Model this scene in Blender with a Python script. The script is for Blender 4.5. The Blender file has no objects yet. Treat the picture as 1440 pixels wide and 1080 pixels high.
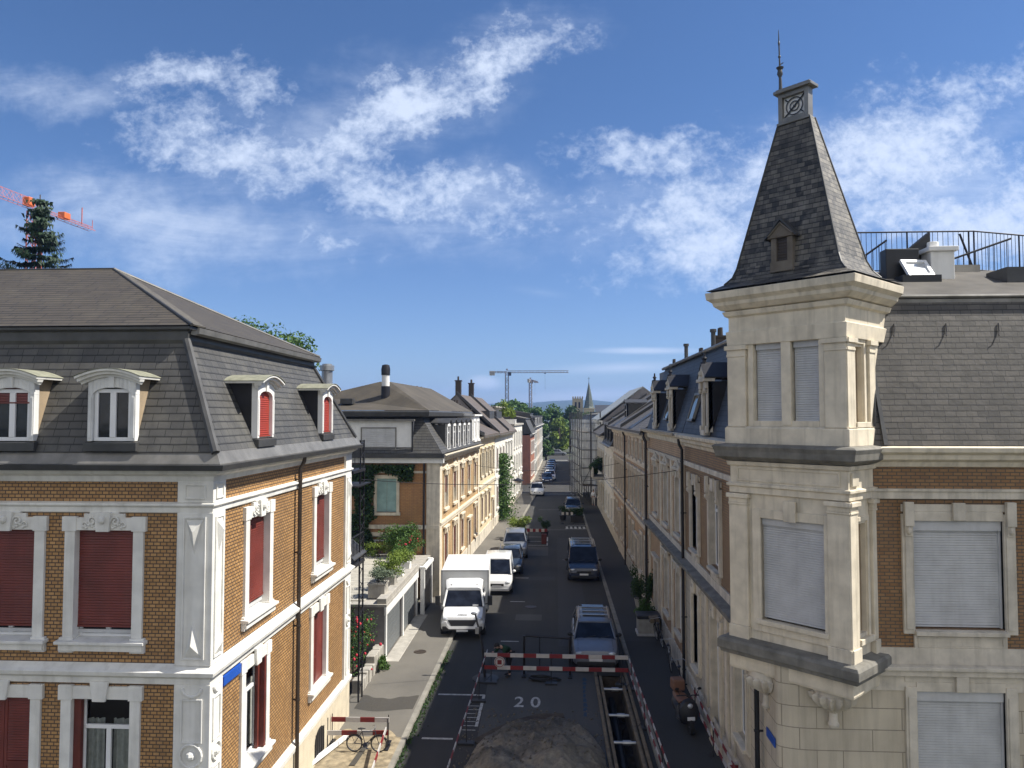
import bpy, bmesh, math, random
from mathutils import Vector, Matrix, noise
R = math.radians
S = bpy.context.scene
C = S.collection
rnd = random.Random(11)

# ------------------------------------------------------------------ materials
def nd(nt, kind, **kw):
    n = nt.nodes.new(kind)
    for k, v in kw.items():
        if k.startswith('i_'):
            n.inputs[k[2:].replace('_', ' ')].default_value = v
        elif k[0] == 'n' and k[1:].isdigit():
            n.inputs[int(k[1:])].default_value = v
        else:
            setattr(n, k, v)
    return n
def lk(nt, a, ai, b, bi):
    nt.links.new(a.outputs[ai], b.inputs[bi])
def c4(c): return (c[0], c[1], c[2], 1.0)
def newmat(name, rough=.7, metal=0, spec=None):
    m = bpy.data.materials.new(name); m.use_nodes = True
    nt = m.node_tree; b = nt.nodes['Principled BSDF']
    b.inputs['Roughness'].default_value = rough
    b.inputs['Metallic'].default_value = metal
    if spec is not None: b.inputs['Specular IOR Level'].default_value = spec
    return m, nt, b
def mixc(nt, fac, a, b, blend='MIX'):
    """fac: float or (node,out); a,b colour tuples or (node,out)"""
    n = nt.nodes.new('ShaderNodeMix'); n.data_type = 'RGBA'; n.blend_type = blend
    for idx, v in ((0, fac), (6, a), (7, b)):
        if isinstance(v, tuple) and hasattr(v[0], 'outputs'): nt.links.new(v[0].outputs[v[1]], n.inputs[idx])
        elif idx == 0: n.inputs[0].default_value = v
        else: n.inputs[idx].default_value = c4(v)
    return (n, 2)
def ramp(nt, src, lo, hi):
    n = nt.nodes.new('ShaderNodeMapRange'); n.inputs[1].default_value = lo; n.inputs[2].default_value = hi
    nt.links.new(src[0].outputs[src[1]], n.inputs[0]); return (n, 0)
def tnoise(nt, scale, detail=4, coord='Object', stretch=None, rough=.55):
    tc = nt.nodes.new('ShaderNodeTexCoord')
    n = nd(nt, 'ShaderNodeTexNoise', i_Scale=scale, i_Detail=detail, i_Roughness=rough)
    if stretch:
        mp = nt.nodes.new('ShaderNodeMapping'); mp.inputs['Scale'].default_value = stretch
        lk(nt, tc, coord, mp, 0); lk(nt, mp, 0, n, 'Vector')
    else: lk(nt, tc, coord, n, 'Vector')
    return (n, 0)
def bump(nt, b, src, strength=.3, dist=.02, prev=None):
    n = nd(nt, 'ShaderNodeBump', i_Strength=strength, i_Distance=dist)
    nt.links.new(src[0].outputs[src[1]], n.inputs['Height'])
    if prev: nt.links.new(prev.outputs[0], n.inputs['Normal'])
    nt.links.new(n.outputs[0], b.inputs['Normal']); return n
def setc(nt, b, src): nt.links.new(src[0].outputs[src[1]], b.inputs['Base Color'])

def plain(name, col, rough=.7, metal=0, var=.18, scale=2.5, bmp=.0, streak=0, dirt=(.12, .11, .09), spec=None, coord='Object'):
    m, nt, b = newmat(name, rough, metal, spec)
    n1 = ramp(nt, tnoise(nt, scale, 6, coord), .3, .7)
    dk = tuple(x*(1-var) for x in col); lt = tuple(min(1, x*(1+var*.5)) for x in col)
    c = mixc(nt, n1, dk, lt)
    if streak:
        s1 = ramp(nt, tnoise(nt, 1.0, 5, coord, (5, 5, .35)), .5, .8)
        mm = nt.nodes.new('ShaderNodeMath'); mm.operation = 'MULTIPLY'; mm.inputs[1].default_value = streak
        nt.links.new(s1[0].outputs[0], mm.inputs[0])
        c = mixc(nt, (mm, 0), c, dirt)
    setc(nt, b, c)
    if bmp: bump(nt, b, tnoise(nt, 45, 5, coord), bmp, .01)
    return m
def brick(name, c1, c2, mortar, bw, bh, mw=.012, bmp=.5, dirt=.35, rough=.6):
    m, nt, b = newmat(name, rough)
    tc = nt.nodes.new('ShaderNodeTexCoord')
    t = nd(nt, 'ShaderNodeTexBrick', i_Scale=1.0, i_Mortar_Size=mw, i_Bias=-.1)
    t.inputs['Brick Width'].default_value = bw; t.inputs['Row Height'].default_value = bh
    t.inputs['Mortar Smooth'].default_value = .2
    t.inputs['Color1'].default_value = c4(c1); t.inputs['Color2'].default_value = c4(c2); t.inputs['Mortar'].default_value = c4(mortar)
    lk(nt, tc, 'UV', t, 'Vector')
    n1 = ramp(nt, tnoise(nt, .9, 6), .35, .75)
    c = mixc(nt, n1, (t, 0), mixc(nt, dirt, (t, 0), (.07, .05, .035)))
    n2 = ramp(nt, tnoise(nt, 1.0, 4, 'Object', (6, 6, .5)), .45, .75)
    mm = nt.nodes.new('ShaderNodeMath'); mm.operation = 'MULTIPLY'; mm.inputs[1].default_value = .25
    nt.links.new(n2[0].outputs[0], mm.inputs[0])
    c = mixc(nt, (mm, 0), c, (.08, .06, .045))
    setc(nt, b, c)
    inv = nt.nodes.new('ShaderNodeMath'); inv.operation = 'SUBTRACT'; inv.inputs[0].default_value = 1
    lk(nt, t, 1, inv, 1); bump(nt, b, (inv, 0), bmp, .008)
    return m
def slate(name, c1, c2, bw, bh, lichen=(.20, .19, .15), lf=.25, rough=.62, gap=.006, relief=.012, lsc=1.6):
    m, nt, b = newmat(name, rough)
    tc = nt.nodes.new('ShaderNodeTexCoord')
    nw = nd(nt, 'ShaderNodeTexNoise', i_Scale=3.0, i_Detail=2.0); lk(nt, tc, 'UV', nw, 'Vector')
    wa = nt.nodes.new('ShaderNodeVectorMath'); wa.operation = 'MULTIPLY_ADD'; wa.inputs[1].default_value = (.02, .02, 0)
    lk(nt, nw, 1, wa, 0); lk(nt, tc, 'UV', wa, 2)
    t = nd(nt, 'ShaderNodeTexBrick', i_Scale=1.0, i_Mortar_Size=gap*.42, i_Bias=0.0)
    t.inputs['Brick Width'].default_value = bw; t.inputs['Row Height'].default_value = bh; t.offset = .43
    t.squash = .8; t.squash_frequency = 3
    t.inputs['Color1'].default_value = c4(c1); t.inputs['Color2'].default_value = c4(c2); t.inputs['Mortar'].default_value = (.008, .008, .008, 1)
    lk(nt, wa, 0, t, 'Vector')
    n1 = ramp(nt, tnoise(nt, lsc, 7), .48, .72)
    mm = nt.nodes.new('ShaderNodeMath'); mm.operation = 'MULTIPLY'; mm.inputs[1].default_value = lf
    nt.links.new(n1[0].outputs[0], mm.inputs[0])
    c = mixc(nt, (mm, 0), (t, 0), lichen)
    n3 = ramp(nt, tnoise(nt, 1.0, 5, 'Object', (3.5, 3.5, .4)), .45, .72)
    m3 = nt.nodes.new('ShaderNodeMath'); m3.operation = 'MULTIPLY'; m3.inputs[1].default_value = .45
    nt.links.new(n3[0].outputs[0], m3.inputs[0])
    c = mixc(nt, (m3, 0), c, tuple(x*.45 for x in c1))
    sx = nt.nodes.new('ShaderNodeSeparateXYZ'); lk(nt, wa, 0, sx, 0)
    d = nt.nodes.new('ShaderNodeMath'); d.operation = 'DIVIDE'; d.inputs[1].default_value = bh; lk(nt, sx, 1, d, 0)
    fr = nt.nodes.new('ShaderNodeMath'); fr.operation = 'FRACT'; lk(nt, d, 0, fr, 0)
    iv = nt.nodes.new('ShaderNodeMath'); iv.operation = 'SUBTRACT'; iv.inputs[0].default_value = 1; lk(nt, fr, 0, iv, 1)
    edge = ramp(nt, (fr, 0), .02, max(.12, gap/bh*2.3)); c = mixc(nt, edge, tuple(x*.16 for x in c2), c); setc(nt, b, c)  # darkens each course's lower edge: lap shadow and dirt put into the colour
    p1 = bump(nt, b, (iv, 0), .9, relief)
    p2 = bump(nt, b, tnoise(nt, 9, 5), .35, .02, p1)
    return m
def metal_paint(name, col, rough=.25, coat=.6, metal=0.0):
    m, nt, b = newmat(name, rough, metal)
    b.inputs['Coat Weight'].default_value = coat; b.inputs['Coat Roughness'].default_value = .05
    setc(nt, b, mixc(nt, ramp(nt, tnoise(nt, 3, 5), .35, .75), col, tuple(x*.86 for x in col)))
    return m
def glass_dark(name, col=(.012, .014, .017), rough=.04, ior=1.45):
    m, nt, b = newmat(name, rough); b.inputs['IOR'].default_value = ior
    setc(nt, b, mixc(nt, ramp(nt, tnoise(nt, 2.2, 3), .4, .65), col, tuple(x*2.2 for x in col)))
    bump(nt, b, tnoise(nt, 1.3, 2), .06, .05)
    return m
def glass_clear(name):
    m = bpy.data.materials.new(name); m.use_nodes = True; nt = m.node_tree; nt.nodes.clear()
    o = nt.nodes.new('ShaderNodeOutputMaterial'); mx = nt.nodes.new('ShaderNodeMixShader')
    fr = nd(nt, 'ShaderNodeFresnel', i_IOR=1.6); tr = nt.nodes.new('ShaderNodeBsdfTransparent'); gl = nd(nt, 'ShaderNodeBsdfGlossy', i_Roughness=.03)
    tr.inputs[0].default_value = (.8, .83, .82, 1)
    lk(nt, fr, 0, mx, 0); lk(nt, tr, 0, mx, 1); lk(nt, gl, 0, mx, 2); lk(nt, mx, 0, o, 0); return m
def foliage(name, c1, c2, trans=.25):
    m, nt, b = newmat(name, .6, spec=.25)
    oi = nt.nodes.new('ShaderNodeNewGeometry')
    c = mixc(nt, (oi, 'Random Per Island'), c1, c2)
    n = ramp(nt, tnoise(nt, .8, 3), .3, .7)
    c = mixc(nt, n, c, mixc(nt, .5, c, c1))
    setc(nt, b, c)
    if trans:
        o = nt.nodes['Material Output']; mx = nt.nodes.new('ShaderNodeMixShader'); mx.inputs[0].default_value = trans
        tl = nt.nodes.new('ShaderNodeBsdfTranslucent'); nt.links.new(c[0].outputs[c[1]], tl.inputs[0])
        lk(nt, b, 0, mx, 1); lk(nt, tl, 0, mx, 2); lk(nt, mx, 0, o, 0)
    return m
def asphalt(name, c1, c2, patch=.5, stain=(.03, .03, .03), rough=.88):
    m, nt, b = newmat(name, rough)
    big = ramp(nt, tnoise(nt, .35, 6), .38, .68)
    c = mixc(nt, big, c1, c2)
    tr = ramp(nt, tnoise(nt, 1.0, 4, 'Object', (1.6, .07, 1)), .45, .7)
    mm = nt.nodes.new('ShaderNodeMath'); mm.operation = 'MULTIPLY'; mm.inputs[1].default_value = patch
    nt.links.new(tr[0].outputs[0], mm.inputs[0])
    c = mixc(nt, (mm, 0), c, stain)
    fine = ramp(nt, tnoise(nt, 60, 2), .3, .7)
    c = mixc(nt, (fine[0], 0), mixc(nt, .25, c, (.01, .01, .01)), mixc(nt, .12, c, (.3, .3, .28)))
    setc(nt, b, c); bump(nt, b, tnoise(nt, 70, 3), .35, .008)
    return m
def netting(name):
    m = bpy.data.materials.new(name); m.use_nodes = True; nt = m.node_tree
    b = nt.nodes['Principled BSDF']; b.inputs['Roughness'].default_value = .8
    setc(nt, b, mixc(nt, ramp(nt, tnoise(nt, .9, 5), .3, .7), (.55, .57, .56), (.78, .80, .79)))
    o = nt.nodes['Material Output']; mx = nt.nodes.new('ShaderNodeMixShader'); tr = nt.nodes.new('ShaderNodeBsdfTransparent')
    f = ramp(nt, tnoise(nt, .7, 4), .2, .8); f[0].inputs[3].default_value = .38; f[0].inputs[4].default_value = .74
    nt.links.new(f[0].outputs[0], mx.inputs[0]); lk(nt, tr, 0, mx, 1); lk(nt, b, 0, mx, 2); lk(nt, mx, 0, o, 0); return m

M = {}
M['brick_ochre'] = brick('brick_ochre', (.53, .30, .115), (.37, .195, .066), (.095, .058, .034), .135, .072)
M['brick_red'] = brick('brick_red', (.33, .18, .07), (.25, .125, .045), (.10, .075, .05), .2, .075)
M['brick_far'] = brick('brick_far', (.50, .30, .14), (.43, .24, .11), (.22, .15, .09), .24, .09, bmp=.2)
M['brick_tan'] = brick('brick_tan', (.50, .32, .18), (.43, .26, .14), (.18, .13, .09), .24, .09, bmp=.2)
M['white_stone'] = plain('white_painted_stone', (.75, .735, .685), .75, var=.15, bmp=.2, streak=.38, dirt=(.3, .28, .23))
M['cream_stone'] = plain('cream_stone', (.72, .64, .50), .8, var=.2, bmp=.3, streak=.6, dirt=(.25, .215, .16))
M['pale_stone'] = plain('pale_stone', (.62, .56, .46), .85, var=.24, bmp=.3, streak=.65, dirt=(.2, .18, .14))
M['ledge_grey'] = plain('weathered_ledge', (.20, .19, .165), .8, var=.4, bmp=.4, streak=.5, dirt=(.05, .05, .045))
M['plaster_base'] = plain('plaster_base', (.60, .53, .40), .9, var=.15, bmp=.3, streak=.45, dirt=(.33, .27, .19))
M['slate_dark'] = slate('slate_dark', (.08, .077, .072), (.062, .061, .059), .33, .165, gap=.017)
M['slate_blue'] = slate('slate_blue', (.055, .066, .085), (.04, .05, .066), .25, .16, lf=.1)
M['slate_brown'] = slate('slate_weathered', (.100, .090, .078), (.062, .057, .05), .29, .132, gap=.013, lichen=(.22, .2, .17), lf=.25)
M['slate_spire'] = slate('slate_spire', (.155, .14, .115), (.018, .018, .019), .165, .115, lichen=(.25, .23, .19), lf=.55, relief=.03, gap=.011, lsc=3.6)
M['tile_flat'] = slate('flat_tile', (.082, .068, .048), (.066, .055, .04), .8, .17, lichen=(.115, .10, .07), lf=.35, relief=.03, gap=.022)
M['tile_brown'] = slate('brown_tile', (.135, .105, .085), (.10, .08, .066), .25, .2, lf=.3)
M['zinc'] = plain('zinc', (.24, .23, .21), .5, .5, var=.3, streak=.3)
M['zinc_dark'] = plain('zinc_dark', (.07, .07, .07), .5, .3, var=.3)
M['zinc_moss'] = plain('zinc_moss', (.25, .25, .185), .8, 0, var=.35, scale=6)
M['felt'] = plain('roof_felt', (.115, .105, .09), .9, var=.35, scale=1.2, bmp=.3)
M['red_paint'] = plain('red_paint', (.165, .034, .026), .45, var=.35, scale=1.4, streak=.25, dirt=(.2, .09, .08))
M['red_bright'] = plain('red_bright', (.34, .045, .028), .5, var=.15)
M['dark_red'] = plain('dark_red_wood', (.13, .026, .018), .55, var=.3)
M['grey_shutter'] = plain('grey_shutter', (.53, .53, .53), .5, var=.14, streak=.35, dirt=(.3, .29, .27))
M['white_pvc'] = plain('white_frame', (.80, .80, .80), .35, var=.06)
M['white_paint'] = plain('white_paint', (.80, .79, .76), .6, var=.1, streak=.15)
M['glass'] = glass_dark('window_glass')
M['clear'] = glass_clear('clear_glass')
M['curtain'] = plain('net_curtain', (.62, .63, .6), .9, var=.25, scale=9, coord='Object')
M['dark'] = plain('dark_room', (.02, .018, .016), .9)
M['cheek'] = plain('dormer_cheek', (.30, .23, .15), .7, var=.25, streak=.3)
M['flaked'] = plain('flaked_paint', (.74, .74, .72), .7, var=.18, streak=.5, dirt=(.2, .2, .2))
M['iron'] = plain('black_iron', (.03, .03, .035), .5, .5)
M['iron_brown'] = plain('brown_pipe', (.06, .045, .035), .5, .3)
M['teal'] = plain('teal_shutter', (.28, .42, .40), .6, var=.2)
M['sign_blue'] = plain('sign_blue', (.02, .09, .42), .4, var=.1)
M['road'] = asphalt('road_asphalt', (.037, .034, .030), (.020, .0185, .0165), patch=.65, stain=(.012, .012, .012))
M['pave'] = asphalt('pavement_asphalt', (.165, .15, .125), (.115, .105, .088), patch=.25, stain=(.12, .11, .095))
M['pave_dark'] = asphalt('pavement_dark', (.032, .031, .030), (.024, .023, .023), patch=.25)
M['kerb'] = plain('kerb_stone', (.25, .235, .20), .9, var=.3, bmp=.3)
M['ground'] = plain('ground_cover', (.07, .08, .045), .95, var=.5, scale=.02)
M['sand'] = plain('sand_gravel', (.33, .27, .185), .95, var=.45, scale=5, bmp=.6)
M['gravel'] = plain('grey_gravel', (.14, .125, .10), .95, var=.55, scale=7, bmp=.8)
M['earth'] = plain('dug_earth', (.085, .065, .045), .95, var=.5, scale=4, bmp=.8)
M['wood_board'] = plain('shoring_timber', (.20, .155, .10), .85, var=.4, scale=4, bmp=.4)
M['steel'] = plain('galvanised_steel', (.42, .43, .44), .4, .7, var=.2)
M['road_white'] = plain('road_marking', (.55, .54, .5), .8, var=.45, scale=8)
M['white_lath'] = plain('white_lath', (.52, .50, .48), .55, var=.15, scale=5)
M['red_lath'] = plain('red_lath', (.20, .016, .018), .55, var=.15, scale=5)
M['concrete'] = plain('concrete', (.40, .375, .33), .9, var=.25, bmp=.3, streak=.4)
M['tile_terrace'] = plain('terrace_boards', (.42, .395, .33), .9, var=.25, scale=3, streak=0)
M['garage_grey'] = plain('garage_door_grey', (.135, .145, .15), .5, var=.1)
M['render_grey'] = plain('grey_render', (.22, .205, .20), .9, var=.2, streak=.3)
M['leaf_dark'] = foliage('leaf_dark', (.025, .055, .016), (.06, .11, .03))
M['leaf_mid'] = foliage('leaf_mid', (.045, .10, .02), (.11, .19, .045))
M['leaf_lime'] = foliage('leaf_lime', (.13, .20, .03), (.24, .30, .06))
M['leaf_grey'] = foliage('leaf_greygreen', (.12, .16, .10), (.22, .26, .18))
M['needle'] = foliage('spruce_needle', (.014, .034, .018), (.036, .068, .03), 0)
M['flower_red'] = plain('red_blossom', (.55, .03, .06), .6)
M['bark'] = plain('bark', (.10, .075, .055), .95, var=.4, bmp=.6)
M['crane_red'] = plain('crane_red', (.60, .16, .11), .5, var=.15)
M['crane_orange'] = plain('crane_orange', (.70, .16, .03), .5)
M['crane_grey'] = plain('crane_grey', (.20, .17, .17), .5)
M['tyre'] = plain('tyre_rubber', (.018, .018, .018), .85)
M['rim'] = plain('alloy_rim', (.38, .38, .39), .35, .7)
M['car_glass'] = glass_dark('car_glass', (.008, .010, .016), .03, 1.34)
M['lamp_glass'] = plain('headlamp_glass', (.62, .64, .66), .12, .3)
M['plastic'] = plain('black_plastic', (.022, .022, .024), .5)
M['white_car'] = metal_paint('white_car_paint', (.80, .80, .79))
M['silver_car'] = metal_paint('silver_car_paint', (.20, .215, .245), .35, .35, .3)
M['navy_car'] = metal_paint('navy_car_paint', (.018, .026, .05))
M['dark_car'] = metal_paint('dark_car_paint', (.03, .04, .055))
M['blue_car'] = metal_paint('blue_car_paint', (.05, .09, .2))
M['red_car'] = metal_paint('red_car_paint', (.3, .03, .03))
M['truck_box'] = plain('truck_box_panel', (.74, .74, .73), .45, var=.08)
M['skin'] = plain('skin', (.50, .30, .22), .55, var=.08)
M['hair'] = plain('black_hair', (.012, .010, .010), .6)
M['green_cloth'] = plain('dark_green_cloth', (.012, .045, .018), .9, var=.25, scale=12)
M['black_cloth'] = plain('black_cloth', (.014, .014, .017), .9)
M['net'] = netting('scaffold_netting')
M['blue_spray'] = plain('blue_marking', (.035, .07, .13), .9, var=.5, scale=9)
M['stone_yellow'] = plain('yellow_sandstone', (.44, .37, .24), .9, var=.25)
M['spire_green'] = slate('spire_pattern', (.07, .11, .09), (.12, .12, .10), .8, .9, lf=.1)
M['hill'] = plain('wooded_hill', (.035, .06, .028), .95, var=.4, scale=.004)
M['brown_leather'] = plain('brown_leather', (.20, .10, .06), .6)

# ------------------------------------------------------------------ mesh builder
class Fr:
    """vertical facade frame: u along the wall, z up, d outwards"""
    def __init__(s, o=(0, 0), u=(1, 0), n=(0, -1)): s.o = Vector(o); s.u = Vector(u).normalized(); s.n = Vector(n).normalized()
    def P(s, u, z, d=0): p = s.o+s.u*u+s.n*d; return Vector((p.x, p.y, z))
    def rz(s): return math.atan2(s.n.x, -s.n.y)
LOC = Fr()
class MB:
    def __init__(s): s.v = []; s.f = []; s.m = []; s.xf = None
    def add(s, vs, fs, mi=0):
        b = len(s.v)
        for p in vs:
            p = Vector(p); s.v.append(s.xf @ p if s.xf else p)
        for f in fs: s.f.append([b+i for i in f]); s.m.append(mi)
    def face(s, pts, mi=0): s.add(pts, [range(len(pts))], mi)
    def hexa(s, p, mi=0): s.add(p, [(0, 1, 2, 3), (7, 6, 5, 4), (0, 4, 5, 1), (1, 5, 6, 2), (2, 6, 7, 3), (3, 7, 4, 0)], mi)
    def box(s, x0, x1, y0, y1, z0, z1, mi=0):
        s.hexa([(x0, y0, z0), (x1, y0, z0), (x1, y1, z0), (x0, y1, z0), (x0, y0, z1), (x1, y0, z1), (x1, y1, z1), (x0, y1, z1)], mi)
    def fb(s, F, u0, u1, z0, z1, d0, d1, mi=0, slope=0):
        P = F.P
        s.hexa([P(u0, z0, d0), P(u1, z0, d0), P(u1, z0, d1), P(u0, z0, d1), P(u0, z1, d0), P(u1, z1, d0), P(u1, z1-slope, d1), P(u0, z1-slope, d1)], mi)
    def prism(s, pts, vec, mi=0):
        n = len(pts); a = [Vector(p) for p in pts]; v = Vector(vec); b = [p+v for p in a]
        s.add(a+b, [list(range(n)), list(range(2*n-1, n-1, -1))]+[(i, (i+1) % n, n+(i+1) % n, n+i) for i in range(n)], mi)
    def tube(s, pts, r, n=8, mi=0, caps=True, close=False):
        pts = [Vector(p) for p in pts]; rs = r if isinstance(r, (list, tuple)) else [r]*len(pts); vs = []; up = None
        N = len(pts)
        for i, p in enumerate(pts):
            if close: t = pts[(i+1) % N]-pts[i-1]
            else: t = pts[min(i+1, N-1)]-pts[max(i-1, 0)]
            t.normalize()
            if up is None: up = t.orthogonal().normalized()
            up = up-t*up.dot(t)
            if up.length < 1e-5: up = t.orthogonal()
            up.normalize(); w = t.cross(up)
            for k in range(n):
                a = 2*math.pi*k/n; vs.append(p+(up*math.cos(a)+w*math.sin(a))*rs[i])
        fs = []
        for i in range(N if close else N-1):
            j = (i+1) % N
            for k in range(n): fs.append((i*n+k, i*n+(k+1) % n, j*n+(k+1) % n, j*n+k))
        if caps and not close: fs += [list(range(n-1, -1, -1)), [(N-1)*n+k for k in range(n)]]
        s.add(vs, fs, mi)
    def lathe(s, prof, o=(0, 0, 0), n=16, mi=0, axis='z'):
        vs = []; o = Vector(o)
        for r, z in prof:
            for k in range(n):
                a = 2*math.pi*k/n; c, q = r*math.cos(a), r*math.sin(a)
                vs.append(o+(Vector((c, q, z)) if axis == 'z' else Vector((z, c, q)) if axis == 'x' else Vector((c, z, q))))
        fs = [(i*n+k, i*n+(k+1) % n, (i+1)*n+(k+1) % n, (i+1)*n+k) for i in range(len(prof)-1) for k in range(n)]
        fs += [list(range(n-1, -1, -1)), [(len(prof)-1)*n+k for k in range(n)]]
        s.add(vs, fs, mi)
    def blob(s, c, r, mi=0, n=8, m=6):
        c = Vector(c); rx, ry, rz = r if isinstance(r, (tuple, list)) else (r, r, r)
        vs = [c+Vector((0, 0, rz))]
        for i in range(1, m):
            a = math.pi*i/m
            for k in range(n):
                t = 2*math.pi*k/n; vs.append(c+Vector((rx*math.sin(a)*math.cos(t), ry*math.sin(a)*math.sin(t), rz*math.cos(a))))
        vs.append(c-Vector((0, 0, rz))); fs = [(0, 1+k, 1+(k+1) % n) for k in range(n)]
        for i in range(m-2):
            for k in range(n): fs.append((1+i*n+k, 1+(i+1)*n+k, 1+(i+1)*n+(k+1) % n, 1+i*n+(k+1) % n))
        L = len(vs)-1; fs += [(L, 1+(m-2)*n+(k+1) % n, 1+(m-2)*n+k) for k in range(n)]
        s.add(vs, fs, mi)
    def sweep(s, path, prof, mi=0, close=False):
        """path: 2D points, outside on the right; prof: closed list of (d,z)"""
        path = [Vector(p) for p in path]; N = len(path); offs = []
        for i in range(N):
            a = path[i]-path[i-1] if (i > 0 or close) else None
            b = path[(i+1) % N]-path[i] if (i < N-1 or close) else None
            na = Vector((a.y, -a.x)).normalized() if a else None; nb = Vector((b.y, -b.x)).normalized() if b else None
            if na is None: o = nb
            elif nb is None: o = na
            else: o = (na+nb); o = o/(max(.15, 1+na.dot(nb)))
            offs.append(o)
        n = len(prof); vs = []
        for p, o in zip(path, offs):
            for d, z in prof: q = p+o*d; vs.append((q.x, q.y, z))
        fs = []
        for i in range(N if close else N-1):
            j = (i+1) % N
            for k in range(n): fs.append((i*n+k, i*n+(k+1) % n, j*n+(k+1) % n, j*n+k))
        if not close: fs += [list(range(n)), [(N-1)*n+k for k in range(n-1, -1, -1)]]
        s.add(vs, fs, mi)
    def wall(s, F, u0, u1, z0, z1, ops=(), rev=.25, mi=0, mr=None):
        us = sorted({u0, u1}|{x for o in ops for x in o[:2] if u0 < x < u1}); zs = sorted({z0, z1}|{x for o in ops for x in o[2:4] if z0 < x < z1})
        for i in range(len(us)-1):
            for j in range(len(zs)-1):
                a, b, c, d = us[i], us[i+1], zs[j], zs[j+1]; um, zm = (a+b)/2, (c+d)/2
                if any(o[0] < um < o[1] and o[2] < zm < o[3] for o in ops): continue
                s.face([F.P(a, c), F.P(b, c), F.P(b, d), F.P(a, d)], mi)
        mr = mi if mr is None else mr
        for o in ops:
            a, b, c, d = o[:4]
            for q in (((a, c), (a, d)), ((b, d), (b, c)), ((a, d), (b, d)), ((b, c), (a, c))):
                (p0, p1) = q; s.face([F.P(p0[0], p0[1]), F.P(p1[0], p1[1]), F.P(p1[0], p1[1], -rev), F.P(p0[0], p0[1], -rev)], mr)
    def leaves(s, c, r, n, size, mi=0, shell=.55, rg=rnd):
        c = Vector(c); r = Vector(r if hasattr(r, '__len__') else (r, r, r))
        for _ in range(n):
            d = Vector((rg.gauss(0, 1), rg.gauss(0, 1), rg.gauss(0, 1))).normalized()
            k = shell+(1-shell)*rg.random(); p = c+Vector((d.x*r.x, d.y*r.y, d.z*r.z))*k
            s.leaf(p, size*(.6+.8*rg.random()), mi, rg, d)
    def leaf(s, p, sz, mi=0, rg=rnd, d=None):
        p = Vector(p); nn = Vector((rg.gauss(0, 1), rg.gauss(0, 1), rg.gauss(0, 1)+.6))+(d*1.0 if d else Vector())
        nn.normalize(); a = nn.orthogonal().normalized(); a = Matrix.Rotation(rg.random()*6.28, 3, nn) @ a; b = nn.cross(a)
        s.add([p-a*sz*.5, p+b*sz*.32, p+a*sz*.6+nn*sz*.15, p-b*sz*.32], [(0, 1, 2, 3)], mi)
    def mesh(s, name, mats, smooth=0, off=None, recalc=True):
        me = bpy.data.meshes.new(name); me.from_pydata([tuple(v) for v in s.v], [], s.f)
        for m in mats: me.materials.append(M[m] if isinstance(m, str) else m)
        if len(mats) > 1: me.polygons.foreach_set('material_index', s.m)
        if recalc:
            bm = bmesh.new(); bm.from_mesh(me); bmesh.ops.recalc_face_normals(bm, faces=bm.faces)
            if any(e.is_boundary for e in bm.edges) and sum(f.normal.z*f.calc_area() for f in bm.faces) < -1e-4: bmesh.ops.reverse_faces(bm, faces=bm.faces)
            bm.to_mesh(me); bm.free()
        uv = me.uv_layers.new(name='UVMap').data
        for p in me.polygons:
            n = p.normal
            if abs(n.z) > .96:
                for li in p.loop_indices: co = me.vertices[me.loops[li].vertex_index].co; uv[li].uv = (co.x, co.y)
            else:
                t = Vector((-n.y, n.x, 0)).normalized(); b = n.cross(t)
                if b.z < 0: b = -b; t = -t
                for li in p.loop_indices: co = me.vertices[me.loops[li].vertex_index].co; uv[li].uv = (co.dot(t), co.dot(b))
        if off: me.transform(Matrix.Translation(-Vector(off)))
        if smooth:
            me.polygons.foreach_set('use_smooth', [True]*len(me.polygons)); me.set_sharp_from_angle(angle=R(smooth))
        me.update(); return me
    def build(s, name, mats, parent=None, smooth=0, bevel=0, label=None, recalc=True):
        if not isinstance(mats, list): mats = [mats]
        r = parent
        while r is not None and r.parent is not None: r = r.parent
        off = OFF.get(r.name) if r is not None else None
        o = bpy.data.objects.new(name, s.mesh(name, mats, smooth, off, recalc)); C.objects.link(o)
        if parent is not None: o.parent = parent
        if bevel:
            b = o.modifiers.new('bevel', 'BEVEL'); b.width = bevel; b.segments = 2; b.limit_method = 'ANGLE'; b.angle_limit = R(50)
        if label: o['label'] = label
        return o
OFF = {}
def thing(name, label, cat, loc=(0, 0, 0), rz=0, group=None, world=False):
    """Empty at the base of a thing; world=True: its parts are written in world coordinates"""
    o = bpy.data.objects.new(name, None); C.objects.link(o); o.location = loc; o.rotation_euler = (0, 0, rz)
    o.empty_display_size = .2
    o['label'] = label; o['category'] = cat
    if group: o['group'] = group
    if world: OFF[o.name] = Vector(loc)
    return o
def tag(o, label, cat, group=None, kind=None):
    o['label'] = label; o['category'] = cat
    if group: o['group'] = group
    if kind: o['kind'] = kind
    return o
def struct(o): o['kind'] = 'structure'; return o
def dup(t, loc, rz, label, sc=None, group=None):
    def cp(o, par):
        c = o.copy(); C.objects.link(c)
        if par is not None: c.parent = par
        for ch in o.children: cp(ch, c)
        return c
    r = cp(t, None); r.location = loc; r.rotation_euler = (0, 0, rz); r['label'] = label
    if sc: r.scale = sc if isinstance(sc, tuple) else (sc,)*3
    if group: r['group'] = group
    return r
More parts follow.
